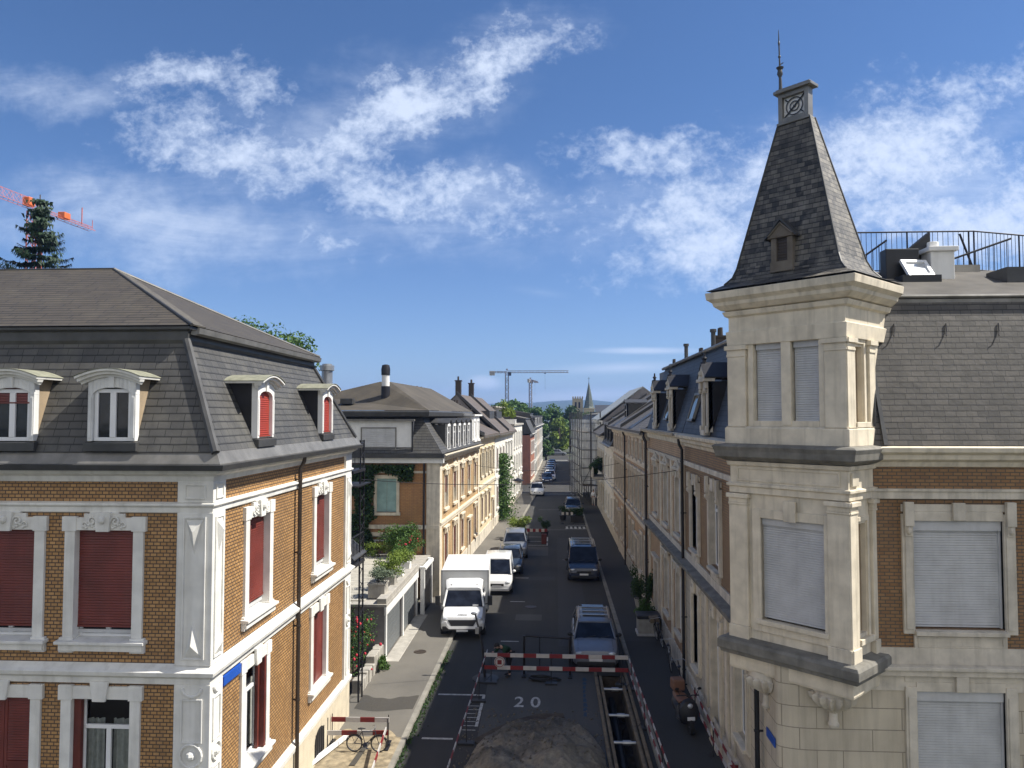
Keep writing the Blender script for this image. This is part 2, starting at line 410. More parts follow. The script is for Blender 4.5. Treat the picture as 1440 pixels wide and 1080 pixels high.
# templates: [name, mesh, children]
def inst(t, parent, loc, rz=0, scale=None):
    o = bpy.data.objects.new(t[0], t[1]); C.objects.link(o); o.parent = parent
    r = parent
    while r.parent is not None: r = r.parent
    o.location = Vector(loc)-OFF.get(r.name, Vector()); o.rotation_euler = (0, 0, rz)
    if scale: o.scale = scale
    for ch in t[2]:
        c = bpy.data.objects.new(ch[0], ch[1]); C.objects.link(c); c.parent = o
    return o
def textmesh(txt, size, extrude=.004):
    cu = bpy.data.curves.new('t', 'FONT'); cu.body = txt; cu.size = size; cu.extrude = extrude; cu.align_x = 'CENTER'; cu.align_y = 'CENTER'; cu.offset = size*.012
    o = bpy.data.objects.new('t', cu); C.objects.link(o); bpy.context.view_layer.update()
    me = bpy.data.meshes.new_from_object(o.evaluated_get(bpy.context.evaluated_depsgraph_get())); bpy.data.objects.remove(o); return me
EXPO=.6; SUN_E=5.0; SKY_S=.095; SKY_TINT=(.475,.63,.83); SKY_LOW=(.57,.67,.88); CLOUD=7.5; BACK_FILL=1.0; HAZE=.00024
# ------------------------------------------------------------------ camera, light, sky
S.render.engine = 'CYCLES'
try:
    S.cycles.use_denoising = True; S.cycles.denoiser = 'OPENIMAGEDENOISE'
except Exception: pass
S.cycles.max_bounces = 6; S.cycles.diffuse_bounces = 3; S.cycles.glossy_bounces = 3; S.cycles.transparent_max_bounces = 12; S.cycles.volume_bounces = 0
S.cycles.use_adaptive_sampling = True; S.cycles.adaptive_threshold = .015
S.cycles.sample_clamp_indirect = 6
S.view_settings.view_transform = 'Standard'; S.view_settings.look = 'None'; S.view_settings.gamma = 1; S.view_settings.exposure = EXPO
PIT, YAW = math.atan(45/1050), math.atan(58/1050)
cd = bpy.data.cameras.new('camera'); cam = bpy.data.objects.new('camera', cd); C.objects.link(cam)
cd.sensor_width = 36; cd.lens = 1050/1440*36; cd.clip_start = .1; cd.clip_end = 20000
cam.location = (0, 0, 10); cam.rotation_euler = (math.pi/2+PIT, 0, YAW); S.camera = cam
SUN_EL, SUN_AZ = R(51.5), R(3)      # azimuth from +x towards +y
sd = Vector((math.cos(SUN_EL)*math.cos(SUN_AZ), math.cos(SUN_EL)*math.sin(SUN_AZ), math.sin(SUN_EL)))
sl = bpy.data.lights.new('sun', 'SUN'); sl.energy = SUN_E; sl.angle = R(.53); sl.color = (1, .95, .86)
so = bpy.data.objects.new('sun', sl); C.objects.link(so); so.rotation_euler = sd.to_track_quat('Z', 'Y').to_euler(); so.location = (30, 5, 60)
W = bpy.data.worlds.new('World'); S.world = W; W.use_nodes = True
nt = W.node_tree; bg = nt.nodes['Background']
sky = nt.nodes.new('ShaderNodeTexSky'); sky.sky_type = 'NISHITA'; sky.sun_disc = False
sky.sun_elevation = SUN_EL; sky.sun_rotation = math.pi/2-SUN_AZ; sky.altitude = 300; sky.air_density = 1.0; sky.dust_density = .35; sky.ozone_density = 2.2
bg.inputs['Strength'].default_value = SKY_S
def mth(op, a, b=None, c=None):
    n = nt.nodes.new('ShaderNodeMath'); n.operation = op
    for i, v in enumerate((a, b, c)):
        if v is None: continue
        if isinstance(v, tuple): nt.links.new(v[0].outputs[v[1]], n.inputs[i])
        else: n.inputs[i].default_value = v
    return (n, 0)
tc = nt.nodes.new('ShaderNodeTexCoord')
rot = nt.nodes.new('ShaderNodeVectorRotate'); rot.rotation_type = 'Z_AXIS'; rot.inputs['Angle'].default_value = -YAW; lk(nt, tc, 'Generated', rot, 'Vector')
sp = nt.nodes.new('ShaderNodeSeparateXYZ'); lk(nt, rot, 0, sp, 0)
yy = mth('MAXIMUM', (sp, 1), .05); uu = mth('DIVIDE', (sp, 0), yy); vv = mth('DIVIDE', (sp, 2), yy)
cb = nt.nodes.new('ShaderNodeCombineXYZ'); nt.links.new(uu[0].outputs[0], cb.inputs[0]); nt.links.new(vv[0].outputs[0], cb.inputs[1])
wn = nd(nt, 'ShaderNodeTexNoise', i_Scale=7.0, i_Detail=6.0, i_Roughness=.62); lk(nt, cb, 0, wn, 'Vector')
wv = nt.nodes.new('ShaderNodeVectorMath'); wv.operation = 'MULTIPLY_ADD'; wv.inputs[1].default_value = (.26, .17, 0); lk(nt, wn, 1, wv, 0); lk(nt, cb, 0, wv, 2)
wo = nt.nodes.new('ShaderNodeVectorMath'); wo.operation = 'SUBTRACT'; wo.inputs[1].default_value = (.13, .085, 0); lk(nt, wv, 0, wo, 0)
# clouds: a layer of blobs in directions of the sky, broken up by noise
def cl_noise(scale, detail, stretch, rough=.6, dist=0.):
    mp = nt.nodes.new('ShaderNodeMapping'); mp.inputs['Scale'].default_value = stretch; mp.inputs['Rotation'].default_value = (0, 0, R(-22)); lk(nt, cb, 0, mp, 0)
    n = nd(nt, 'ShaderNodeTexNoise', i_Scale=scale, i_Detail=detail, i_Roughness=rough, i_Distortion=dist); lk(nt, mp, 0, n, 'Vector'); return (n, 0)
def blobs(lst):
    acc = None
    for px, py, rx, ry, ang, amp in lst:
        mp = nt.nodes.new('ShaderNodeMapping'); mp.vector_type = 'TEXTURE'
        mp.inputs['Location'].default_value = ((px-720)/1050, (585-py)/1050, 0); mp.inputs['Rotation'].default_value = (0, 0, R(ang)); mp.inputs['Scale'].default_value = (rx/1050, ry/1050, 1)
        lk(nt, wo if ry > 16 else cb, 0, mp, 0)
        g = nt.nodes.new('ShaderNodeTexGradient'); g.gradient_type = 'SPHERICAL'; lk(nt, mp, 0, g, 0)
        q = mth('MULTIPLY', (g, 1), amp); acc = q if acc is None else mth('MAXIMUM', acc, q)
    return acc
dense = blobs([(265, 110, 190, 60, 5, .8), (330, 200, 260, 75, -8, .8), (480, 190, 200, 85, 25, 1.05), (575, 135, 170, 75, 32, 1.1), (690, 78, 190, 48, 14, .9),
               (560, 265, 290, 75, -12, .85), (700, 270, 200, 55, -5, .55), (905, 205, 180, 62, 5, .8), (985, 275, 260, 80, 18, .9), (1020, 335, 260, 85, 12, 1.0), (960, 360, 130, 30, 0, .7), (830, 270, 150, 45, 10, .5),
               (1230, 225, 280, 140, 20, 1.0), (1330, 160, 240, 80, 20, .8), (1400, 290, 210, 115, 12, 1.1), (1270, 295, 240, 75, 12, .75), (460, 340, 90, 40, -35, .55)])
veil = blobs([(230, 310, 420, 105, -8, .85), (60, 105, 210, 60, -5, .7), (620, 300, 330, 110, 0, .55), (1220, 250, 430, 170, 12, .8), (450, 180, 420, 140, 20, .6), (900, 290, 260, 110, 12, .45), (690, 60, 260, 60, 10, .4)])
low = blobs([(905, 493, 120, 8, 0, .8), (880, 517, 170, 14, 2, .65), (682, 538, 34, 15, -6, 1.0), (600, 548, 110, 18, 4, .45), (825, 556, 160, 16, 3, .8), (590, 335, 60, 40, 20, .5), (760, 410, 80, 14, -8, .3), (930, 405, 50, 10, -10, .35)])
nA = cl_noise(9, 8, (1, 1.5, 1), .62, .3); nB = cl_noise(30, 5, (1, 1.35, 1), .6, .2); nC = cl_noise(5, 7, (.55, 2.2, 1), .7, .6)
def smooth(x, a, b):
    n = nt.nodes.new('ShaderNodeMapRange'); n.interpolation_type = 'SMOOTHSTEP'; n.inputs[1].default_value = a; n.inputs[2].default_value = b; nt.links.new(x[0].outputs[x[1]], n.inputs[0]); return (n, 0)
nD = cl_noise(75, 4, (1, 1.2, 1), .65, .3)
nAB = mth('MULTIPLY_ADD', nD, .42, mth('MULTIPLY_ADD', nB, .58, mth('MULTIPLY', nA, .5)))
d1 = smooth(mth('MULTIPLY_ADD', mth('POWER', dense, .7), 1.0, mth('MULTIPLY_ADD', nAB, 1.5, -1.28)), .10, .98)
d2 = smooth(mth('MULTIPLY', mth('POWER', veil, .7), mth('MULTIPLY_ADD', nC, 1.2, mth('MULTIPLY_ADD', nB, .5, -.25))), .1, .75)
d3 = smooth(mth('MULTIPLY', low, mth('MULTIPLY_ADD', nC, 1.0, .2)), .05, .55)
cov = mth('MAXIMUM', mth('MAXIMUM', mth('MULTIPLY', d1, .86), mth('MULTIPLY', d2, .66)), mth('MULTIPLY', d3, .6))
tint = mixc(nt, 1.0, (sky, 0), mixc(nt, smooth(vv, .02, .5), SKY_LOW, SKY_TINT), 'MULTIPLY')
# unseen bright cloud behind the camera, added to fill the shaded fronts
rn = nd(nt, 'ShaderNodeTexNoise', i_Scale=3.2, i_Detail=7.0, i_Roughness=.6); lk(nt, tc, 'Generated', rn, 'Vector')
back = smooth(mth('MULTIPLY_ADD', (sp, 2), -.25, mth('MULTIPLY', (sp, 1), -1.0)), .0, .35)
cov = mth('MAXIMUM', cov, mth('MULTIPLY', mth('MULTIPLY', back, smooth((rn, 0), .36, .56)), BACK_FILL))
ccol = mixc(nt, smooth((sp, 1), .0, .1), tuple(x*CLOUD for x in (1.0, .97, .91)), tuple(x*CLOUD for x in (.78, .88, 1.06)))
cc = mixc(nt, cov, tint, ccol)
nt.links.new(cc[0].outputs[cc[1]], bg.inputs['Color'])

# ------------------------------------------------------------------ ground, street
TX0, TX1, TY0, TY1 = 1.62, 2.72, 12.0, 29.4       # the open trench
g = MB(); g.wall(type('H', (), {'P': staticmethod(lambda u, z, d=0: Vector((u, z, -.02+d)))}), -3600, 3600, -600, 3900, [(TX0, TX1, TY0, TY1)], rev=.03)
struct(g.build('ground', 'ground'))
KL = [(-4.55, 14), (-4.5, 34), (-4.15, 44), (-3.75, 52), (-2.95, 74), (-2.1, 97)]
KL2 = [(-1.75, 109), (-1.45, 125), (-1.1, 170)]
WL = [(-6.8, 14), (-6.8, 40.5), (-6.3, 41), (-5.9, 52), (-5.1, 74), (-4.1, 97)]
WL2 = [(-3.4, 109), (-2.9, 125), (-2.4, 170)]
KR = [(2.95, 14), (2.95, 60), (2.9, 84), (2.9, 97)]; KR2 = [(3.4, 109), (3.6, 170)]
WR = [(4.9, 14), (4.9, 60), (4.9, 84), (4.8, 97)]; WR2 = [(5.4, 109), (5.6, 170)]
def at(poly, y):
    for (x0, y0), (x1, y1) in zip(poly, poly[1:]):
        if y <= y1: return x0+(x1-x0)*max(0, (y-y0))/(y1-y0)
    return poly[-1][0]
r = MB(); KLall = KL+KL2; KRall = KR+KR2
ys = sorted({14, TY0, TY1, 34, 44, 52, 60, 74, 84, 97, 109, 125, 170, 186}|set())
for a, b in zip(ys, ys[1:]):
    if b <= 14: continue
    q = lambda x, y: (x, y, 0.0)
    la, lb, ra, rb = at(KLall, a), at(KLall, b), at(KRall, a), at(KRall, b)
    if b <= TY1:
        r.face([q(la, a), q(TX0, a), q(TX0, b), q(lb, b)]); r.face([q(TX1, a), q(ra, a), q(rb, b), q(TX1, b)])
    else: r.face([q(la, a), q(ra, a), q(rb, b), q(lb, b)])
r.face([(-70, 97, 0), (-2.1, 97, 0), (-1.75, 109, 0), (-70, 109, 0)]); r.face([(2.9, 97, 0), (70, 97, 0), (70, 109, 0), (3.4, 109, 0)])
r.face([(-90, 186, 0), (90, 186, 0), (90, 194, 0), (-90, 194, 0)])
r.face([(-90, -12, 0), (90, -12, 0), (90, 11.9, 0), (-90, 11.9, 0)]); r.face([(-4.55, 11.9, 0), (TX0, 11.9, 0), (TX0, 14, 0), (-4.55, 14, 0)])
struct(r.build('road', 'road'))
def strip(nm, mat, A, B, z, kerb=None):
    m = MB()
    for (p, q), (s_, t) in zip(zip(A, A[1:]), zip(B, B[1:])): m.hexa([(p[0], p[1], -.01), (s_[0], s_[1], -.01), (t[0], t[1], -.01), (q[0], q[1], -.01), (p[0], p[1], z), (s_[0], s_[1], z), (t[0], t[1], z), (q[0], q[1], z)])
    return struct(m.build(nm, mat))
def resamp(P, ysx): return [(at(P, y), y) for y in ysx]
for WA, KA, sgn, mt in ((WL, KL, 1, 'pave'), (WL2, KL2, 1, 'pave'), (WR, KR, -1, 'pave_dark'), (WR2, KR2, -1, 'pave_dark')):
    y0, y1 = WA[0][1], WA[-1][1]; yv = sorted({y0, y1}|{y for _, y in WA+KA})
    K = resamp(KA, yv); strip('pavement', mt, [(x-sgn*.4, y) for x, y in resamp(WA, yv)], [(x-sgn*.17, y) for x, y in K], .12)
    strip('kerb', 'kerb', [(x-sgn*.168, y) for x, y in K], K, .125)
# darker band, patches and the dug-up pavement
def sheet(nm, mat, pts, z, kind='structure'):
    m = MB(); m.face([(x, y, z) for x, y in pts]); o = m.build(nm, mat); o['kind'] = kind; return o
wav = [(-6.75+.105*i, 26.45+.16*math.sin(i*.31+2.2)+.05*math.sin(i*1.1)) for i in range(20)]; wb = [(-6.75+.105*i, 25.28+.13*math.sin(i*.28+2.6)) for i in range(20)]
M['patch_dark'] = asphalt('dark_band', (.05, .043, .033), (.042, .036, .028), .2); M['patch_road'] = asphalt('asphalt_patch_road', (.085, .082, .075), (.07, .068, .064), .3)
M['patch_new'] = asphalt('asphalt_patch_new', (.04, .04, .042), (.034, .034, .035), .2)
sheet('pavement_band', 'patch_dark', wav+wb[::-1], .124)  # darker wavy-edged band across the left pavement
for pts, mt in (([(-2.35, 22), (1.55, 22), (1.55, 29.6), (-2.5, 29.6)], 'patch_road'), ([(.2, 33), (1.7, 33), (1.6, 62), (.3, 62)], 'patch_new'), ([(-1.9, 37), (-.6, 37), (-.6, 38.1), (-1.9, 38.1)], 'patch_road'), ([(-2.2, 54), (-.4, 54), (-.4, 57.5), (-2.2, 57.5)], 'patch_road'), ([(-1.5, 66), (1.2, 66), (1.2, 66.7), (-1.5, 66.7)], 'patch_road'), ([(-1.8, 46), (.1, 46), (.1, 47), (-1.8, 47)], 'patch_new'), ([(-1.6, 80), (2.6, 80), (2.6, 80.8), (-1.6, 80.8)], 'patch_road')):
    sheet('road_patch', mt, pts, .004)
sheet('pavement_band', 'patch_new', [(3.0, 33.5), (4.7, 33.5), (4.7, 33.9), (3.0, 33.9)], .124)
gp = MB(); n = 34
for i in range(n):
    for j in range(12):
        def gq(i, j):
            x, y = -6.78+2.1*j/12, 15.2+8.2*i/n+.35*math.sin(j*.9)*(i == n); return (x, y, .126+.035*(.5+.5*noise.noise((x*3, y*3, 0)))*(0 < i < n and 0 < j < 12))
        gp.face([gq(i, j), gq(i, j+1), gq(i+1, j+1), gq(i+1, j)])
M['dug_pave'] = plain('dug_pavement', (.30, .245, .16), .95, var=.5, scale=5, bmp=.7)
struct(gp.build('gravel_pavement', 'dug_pave'))
sheet('pavement_groove', 'patch_dark', [(-5.78, 21.2), (-5.6, 21.2), (-5.52, 22.7), (-5.68, 22.7)], .168)
mk = MB()
def bar(x0, x1, y0, y1): mk.face([(x0, y0, .008), (x1, y0, .008), (x1, y1, .008), (x0, y1, .008)])
bar(-4.15, -2.47, 27.05, 27.17); bar(-4.1, -3.13, 23.38, 23.5); bar(-2.55, -2.45, 24.4, 27.1)
for i in range(9): bar(-2.92, -2.5, 24.1+i*.33, 24.14+i*.33)
for y in (33.5, 40.6, 46.5): bar(-2.35, -1.55, y, y+.1)
for y in (58.2, 60.0): bar(-2.4, -.45, y, y+.1)
bar(-.55, -.45, 58.2, 62.3); bar(-2.4, -.45, 62.2, 62.3)
bar(1.0, 3.0, 66.8, 66.95)
for i in range(5): bar(1.1+i*.38, 1.3+i*.38, 66.9, 68.2)
bar(1.2, 3.0, 68.9, 69.0); bar(.2, 3.2, 169.2, 170.2); bar(-1.4, 2.8, 96.2, 96.6)
struct(mk.build('road_marking', 'road_white'))
me = textmesh('2 0', 1.15, 0.0); me.transform(Matrix.Translation((-.93, 26.5, .009)) @ Matrix.Diagonal((.64, 1.15, 1, 1))); me.materials.append(M['road_white'])
me2 = bpy.data.objects.new('road_number', me); C.objects.link(me2); struct(me2)
for x, y, r_, lb in ((-.2, 31.6, .32, 'round iron manhole cover in the road behind the steel frame'), (.9, 52.5, .32, 'round iron manhole cover far down the middle of the road'), (-1.2, 39.6, .3, 'round iron manhole cover near the pale road patch beside the white van'), (-5.6, 31.5, .26, 'small iron cover in the sunlit left pavement before the garage')):
    m = MB(); m.lathe([(r_, 0), (r_, .012), (r_*.86, .012), (r_*.84, .006), (.02, .008)], (0, 0, 0), 20); o = m.build('manhole_cover', 'iron_brown'); o.location = (x, y, .124 if x < -5 else .006); tag(o, lb, 'manhole cover')
bs = MB()
for i in range(9): bs.face([(.98+.012*i, 25.4+i*.42, .009), (1.1+.012*i+.05*math.sin(i), 25.4+i*.42, .009), (1.1+.012*i, 25.75+i*.42, .009), (1.0+.012*i, 25.72+i*.42, .009)])
struct(bs.build('road_spray_marking', 'blue_spray'))
# trench
t = MB(); q = lambda x, y, z: (x, y, z)
t.face([(TX0, TY0, -.02), (TX0, TY1, -.02), (TX0, TY1, -2.1), (TX0, TY0, -2.1)]); t.face([(TX1, TY0, -.02), (TX1, TY1, -.02), (TX1, TY1, -2.1), (TX1, TY0, -2.1)])
t.face([(TX0, TY1, -.02), (TX1, TY1, -.02), (TX1, TY1, -2.1), (TX0, TY1, -2.1)]); t.face([(TX0, TY0, -.02), (TX1, TY0, -.02), (TX1, TY0, -2.1), (TX0, TY0, -2.1)])
for i in range(48):
    for j in range(4):
        P = lambda i, j: (TX0+(TX1-TX0)*j/4, TY0+(TY1-TY0)*i/48, -1.6+.5*noise.noise((j*.7, i*.35, 3)))
        t.face([P(i, j), P(i, j+1), P(i+1, j+1), P(i+1, j)])
struct(t.build('trench_ground', 'earth'))
# hills and air
h = MB(); NX = 90; rows = [(1500, 0), (2300, .55), (2900, 1.0), (3300, .8)]
def hz(x, k): return k*(50+14*noise.noise((x*.0011, 1.7, 0))+9*noise.noise((x*.004, 5, 0))+13*math.exp(-((x-60)/240)**2)+3*noise.noise((x*.03, 2, 0)))
for i in range(NX):
    for (ya, ka), (yb, kb) in zip(rows, rows[1:]):
        xa, xb = -3300+6600*i/NX, -3300+6600*(i+1)/NX
        h.face([(xa, ya, hz(xa, ka)-.5), (xb, ya, hz(xb, ka)-.5), (xb, yb, hz(xb, kb)-.5), (xa, yb, hz(xa, kb)-.5)])
struct(h.build('hills', 'hill', smooth=60))
if HAZE:
    hb = MB(); hb.box(-3700, 3700, -700, 4000, -4, 150)
    hm = bpy.data.materials.new('haze'); hm.use_nodes = True; ht = hm.node_tree; ht.nodes.clear()
    ho = ht.nodes.new('ShaderNodeOutputMaterial'); hv = ht.nodes.new('ShaderNodeVolumePrincipled'); hv.inputs['Density'].default_value = HAZE
    hv.inputs['Color'].default_value = (.30, .50, 1.0, 1); hv.inputs['Anisotropy'].default_value = .1; ht.links.new(hv.outputs[0], ho.inputs['Volume'])
    o = hb.build('haze', hm); o['kind'] = 'stuff'
# ------------------------------------------------------------------ shared house pieces
def slats(mb, F, u0, u1, z0, z1, d, pitch=.045, mi=0):
    n = max(2, int((z1-z0)/pitch)); p = (z1-z0)/n
    for i in range(n):
        z = z0+i*p; a, b, c = F.P(u0, z, d-.012), F.P(u1, z, d-.012), None
        mb.face([F.P(u0, z, d-.012), F.P(u1, z, d-.012), F.P(u1, z+p*.25, d), F.P(u0, z+p*.25, d)], mi)
        mb.face([F.P(u0, z+p*.25, d), F.P(u1, z+p*.25, d), F.P(u1, z+p, d-.004), F.P(u0, z+p, d-.004)], mi)
        mb.face([F.P(u0, z+p, d-.004), F.P(u1, z+p, d-.004), F.P(u1, z+p, d-.012), F.P(u0, z+p, d-.012)], mi)
def frame_rect(mb, F, u0, u1, z0, z1, t, d0, d1, mi=0):
    mb.fb(F, u0, u0+t, z0, z1, d0, d1, mi); mb.fb(F, u1-t, u1, z0, z1, d0, d1, mi)
    mb.fb(F, u0+t, u1-t, z0, z0+t, d0, d1, mi); mb.fb(F, u0+t, u1-t, z1-t, z1, d0, d1, mi)
def casement(parent, F, u0, u1, z0, z1, d, mull=1, trans=None, clear=False, t=.06):
    f = MB(); frame_rect(f, F, u0, u1, z0, z1, t, d-.05, d)
    for k in range(mull):
        um = u0+(u1-u0)*(k+1)/(mull+1); f.fb(F, um-t*.8, um+t*.8, z0+t, (trans-.001 if trans else z1-t), d-.05, d+.012)
    if trans: f.fb(F, u0+t, u1-t, trans, trans+t*1.3, d-.05, d+.02)
    s = f.build('sash', 'white_pvc', parent, bevel=.006)
    g = MB(); g.face([F.P(u0+.02, z0+.02, d-.03), F.P(u1-.02, z0+.02, d-.03), F.P(u1-.02, z1-.02, d-.03), F.P(u0+.02, z1-.02, d-.03)])
    g.build('pane', 'clear' if clear else 'glass', parent)
def curtains(parent, F, u0, u1, z0, z1, d):
    m = MB(); n = 44; prev = None
    for i in range(n+1):
        f = i/n; u = u0+(u1-u0)*f; gap = abs(f-.5) < .07
        dd = d+.03*math.sin(f*60+math.sin(f*23)); cur = (u, dd)
        if prev and not gap: m.face([F.P(prev[0], z0, prev[1]), F.P(u, z0, dd), F.P(u, z1, dd), F.P(prev[0], z1, prev[1])])
        prev = cur
    m.build('curtain', 'curtain', parent)
    k = MB(); k.face([F.P(u0-.3, z0-.3, d-.7), F.P(u1+.3, z0-.3, d-.7), F.P(u1+.3, z1+.3, d-.7), F.P(u0-.3, z1+.3, d-.7)]); k.build('room', 'dark', parent)
def spiral(mb, F, u, z, r, turns, sgn, d, tr=.022, mi=0):
    pts = []
    for i in range(18):
        a = i/17*turns*2*math.pi; rr = r*(1-.8*i/17); pts.append(F.P(u+sgn*(r-rr*math.cos(a))-sgn*r*0, z+rr*math.sin(a), d))
    mb.tube(pts, tr, 6, mi)
def louvre_leaf(mb, F, u0, u1, z0, z1, d, mi=0):
    frame_rect(mb, F, u0, u1, z0, z1, .06, d-.035, d, mi); zm = z0+(z1-z0)*.36
    mb.fb(F, u0+.06, u1-.06, zm-.04, zm+.04, d-.034, d-.001, mi); mb.fb(F, u0+.06, u1-.06, z0+.06, zm-.04, d-.03, d-.014, mi)
    slats(mb, F, u0+.06, u1-.06, zm+.04, z1-.06, d-.008, .05, mi)
def leaf_edge(mb, F, u, z0, z1, d0, d1, mi=0): mb.fb(F, u-.02, u+.02, z0, z1, d0, d1, mi)
def arch_strip(mb, F, a, z_s, rise, a2, ztop, d0, d1, n=10, mi=0):
    """wall piece between a segmental arch (half width a, springing z_s) and a level top ztop"""
    for i in range(n):
        t0, t1 = -1+2*i/n, -1+2*(i+1)/n
        zA = lambda t: z_s+rise*math.sqrt(max(0, 1-t*t*.96))
        q = []
        for d in (d0, d1): q += [F.P(a*t0, zA(t0), d), F.P(a*t1, zA(t1), d), F.P(a*t1, ztop, d), F.P(a*t0, ztop, d)]
        mb.hexa(q, mi)
def dormer(house, F, blind, deep=.75, paint='flaked', side='cheek'):
    """F origin: centre of the dormer's foot in its front plane"""
    P = F.P; Z = F.z
    cheeks = []
    for s in (-1, 1):
        b = MB(); cheeks.append(b)
        u = s*.475
        b.face([P(u, Z, 0), P(u, Z+1.36, 0), P(u, Z+1.36, -deep), P(u, Z+.05, -.12)])
        b.face([P(u-s*.03, Z, 0), P(u-s*.03, Z+1.36, 0), P(u-s*.03, Z+1.36, -deep), P(u-s*.03, Z+.05, -.12)])
        b.face([P(u, Z, 0), P(u-s*.03, Z, 0), P(u-s*.03, Z+1.36, 0), P(u, Z+1.36, 0)])
    f = MB()
    for s in (-1, 1):
        a, c = sorted((s*.39, s*.49)); f.fb(F, a, c, Z+.1, Z+1.02, -.12, .03); f.fb(F, min(s*.41, s*.47), max(s*.41, s*.47), Z+.16, Z+.98, .031, .045)
        f.fb(F, a, c, Z+1.02, Z+1.4, -.12, .03)
    arch_strip(f, F, .39, Z+1.02, .15, .39, Z+1.4, -.12, .03)
    f.fb(F, -.06, .06, Z+1.16, Z+1.42, .03, .07)
    o = f.build('dormer', paint, house, bevel=.008)
    for b in cheeks: b.build('dormer_cheek', side, o)
    h = MB(); pts = []; low = []
    for i in range(13):
        t = -1+2*i/12; u = t*.67; z = Z+1.38+.235*math.cos(t*1.25)-.235*math.cos(1.25); pts.append((u, z))
    for (k0, k1, d0, d1, th) in ((0, 13, -deep+.02, .22, .05), (0, 13, .0, .16, .11), (0, 13, 0, .08, .16)):
        q = [P(u, z, d1) for u, z in pts]+[P(u*(.985 if th < .06 else .95 if th < .12 else .9), z-th, d1) for u, z in pts[::-1]]
        off = P(0, 0, d0)-P(0, 0, d1); h.prism(q, off, 0)
    h.build('hood', 'white_stone', o, bevel=.006)
    zc = MB(); q = [P(u*1.02, z+.012, .24) for u, z in pts]+[P(u*1.02, z+.002, .24) for u, z in pts[::-1]]; zc.prism(q, P(0, 0, -deep+.01)-P(0, 0, .24)); zc.build('hood_sheet', 'zinc_moss', o)
    s = MB(); s.fb(F, -.54, .54, Z-.1, Z+.099, -.1, .08, 0, .03); s.build('sill', 'zinc_dark', o, bevel=.006)
    if blind < 1: casement(o, F, -.385, .385, Z+.1, Z+1.14, -.03, 1, t=.075)
    if blind > 0:
        r = MB(); z1 = Z+1.16; z0 = z1-1.0*blind; slats(r, F, -.385, .385, z0, z1, -.05, .05); r.fb(F, -.385, .385, z0-.03, z0, -.035, -.015); r.build('blind', 'red_bright' if blind > .5 else 'red_paint', o)
    return o
def downpipe(house, F, u, z0, z1, d=.13, mat='iron_brown', r=.055):
    m = MB(); m.tube([F.P(u, z1+.25, d+.12), F.P(u, z1+.05, d+.1), F.P(u, z1-.15, d), F.P(u, z0, d)], r, 8)
    z = z0+.6
    while z < z1-.3: m.tube([F.P(u, z, d), F.P(u, z+.04, d)], r*1.25, 8); m.fb(F, u-.015, u+.015, z, z+.04, 0, d); z += 1.9
    return m.build('downpipe', mat, house, smooth=40)
class Fz(Fr):
    def __init__(s, o, u, n, z): Fr.__init__(s, o, u, n); s.z = z

# ------------------------------------------------------------------ the corner house on the left
h1 = thing('corner_house', 'ochre brick corner house with white trim, dark red shutters and slate mansard', 'house', (-6.8, 14.6, 0), world=True)
F = Fr((0, 14.6), (1, 0), (0, -1)); G = Fr((-6.8, 0), (0, 1), (1, 0))
fw = [(-8.96, 5.55, 1.2, 2.17), (-11.0, 5.55, 1.2, 2.17), (-13.05, 5.55, 1.2, 2.17)]; fl = [(-8.96, 2.3, 1.2, 2.1), (-11.0, 2.3, 1.2, 2.1), (-13.05, 2.3, 1.2, 2.1)]
gw_ = [(16.99, 5.55, 1.2, 2.17), (21.7, 5.55, 1.2, 2.17)]; gl_ = [(16.9, 2.3, 1.2, 2.1), (21.55, 2.3, 1.2, 2.1)]
op = lambda L: [(c-w/2-.02, c+w/2+.02, z-.05, z+h+.05) for c, z, w, h in L]
m = MB(); m.wall(F, -20, -6.8, 0, 8.8, op(fw+fl)); m.wall(G, 14.6, 24.7, 0, 8.8, op(gw_+gl_))
m.wall(Fr((0, 24.7), (1, 0), (0, 1)), -20, -6.8, 0, 8.8); m.wall(Fr((-20, 0), (0, 1), (-1, 0)), 14.6, 24.7, 0, 8.8)
m.build('brick_wall', 'brick_ochre', h1)
p1_ = [(-20, 14.6), (-6.8, 14.6), (-6.8, 24.7), (-20, 24.7)]
def trim(house, name, path, prof, mat, bevel=.008, **k): m = MB(); m.sweep(path, prof); return m.build(name, mat, house, bevel=bevel, **k)
trim(h1, 'cornice', p1_, [(.0, 8.68), (.05, 8.69), (.08, 8.8), (.2, 8.86), (.25, 8.98), (.0, 9.02)], 'white_stone')
trim(h1, 'string_course', p1_, [(0, 8.06), (.05, 8.08), (.06, 8.18), (.11, 8.22), (.11, 8.26), (0, 8.29)], 'white_stone')
trim(h1, 'storey_ledge', p1_, [(0, 4.7), (.06, 4.72), (.07, 4.84), (.16, 4.9), (.18, 4.98), (.12, 5.02), (0, 5.11)], 'white_stone')
trim(h1, 'base_course', p1_, [(0, 1.28), (.1, 1.3), (.12, 1.44), (0, 1.53)], 'white_stone')
m = MB(); m.sweep(p1_, [(-.01, -.05), (.05, -.05), (.05, 1.3), (-.01, 1.3)])
pl_ = m.build('plinth', 'plaster_base', h1)
for y in (16.9, 21.6):
    v = MB(); 
    for i in range(8):
        t0, t1 = math.pi*i/8, math.pi*(i+1)/8
        v.face([G.P(y, .72, .056), G.P(y+.45*math.cos(t0), .72+.32*math.sin(t0), .056), G.P(y+.45*math.cos(t1), .72+.32*math.sin(t1), .056)])
    v.fb(G, y-.45, y+.45, .25, .72, .05, .056); v.build('cellar_window', 'dark', h1)
    b = MB()
    for k in range(5): b.fb(G, y-.36+k*.18-.012, y-.36+k*.18+.012, .25, .95, .058, .075)
    b.build('cellar_bars', 'iron', h1)
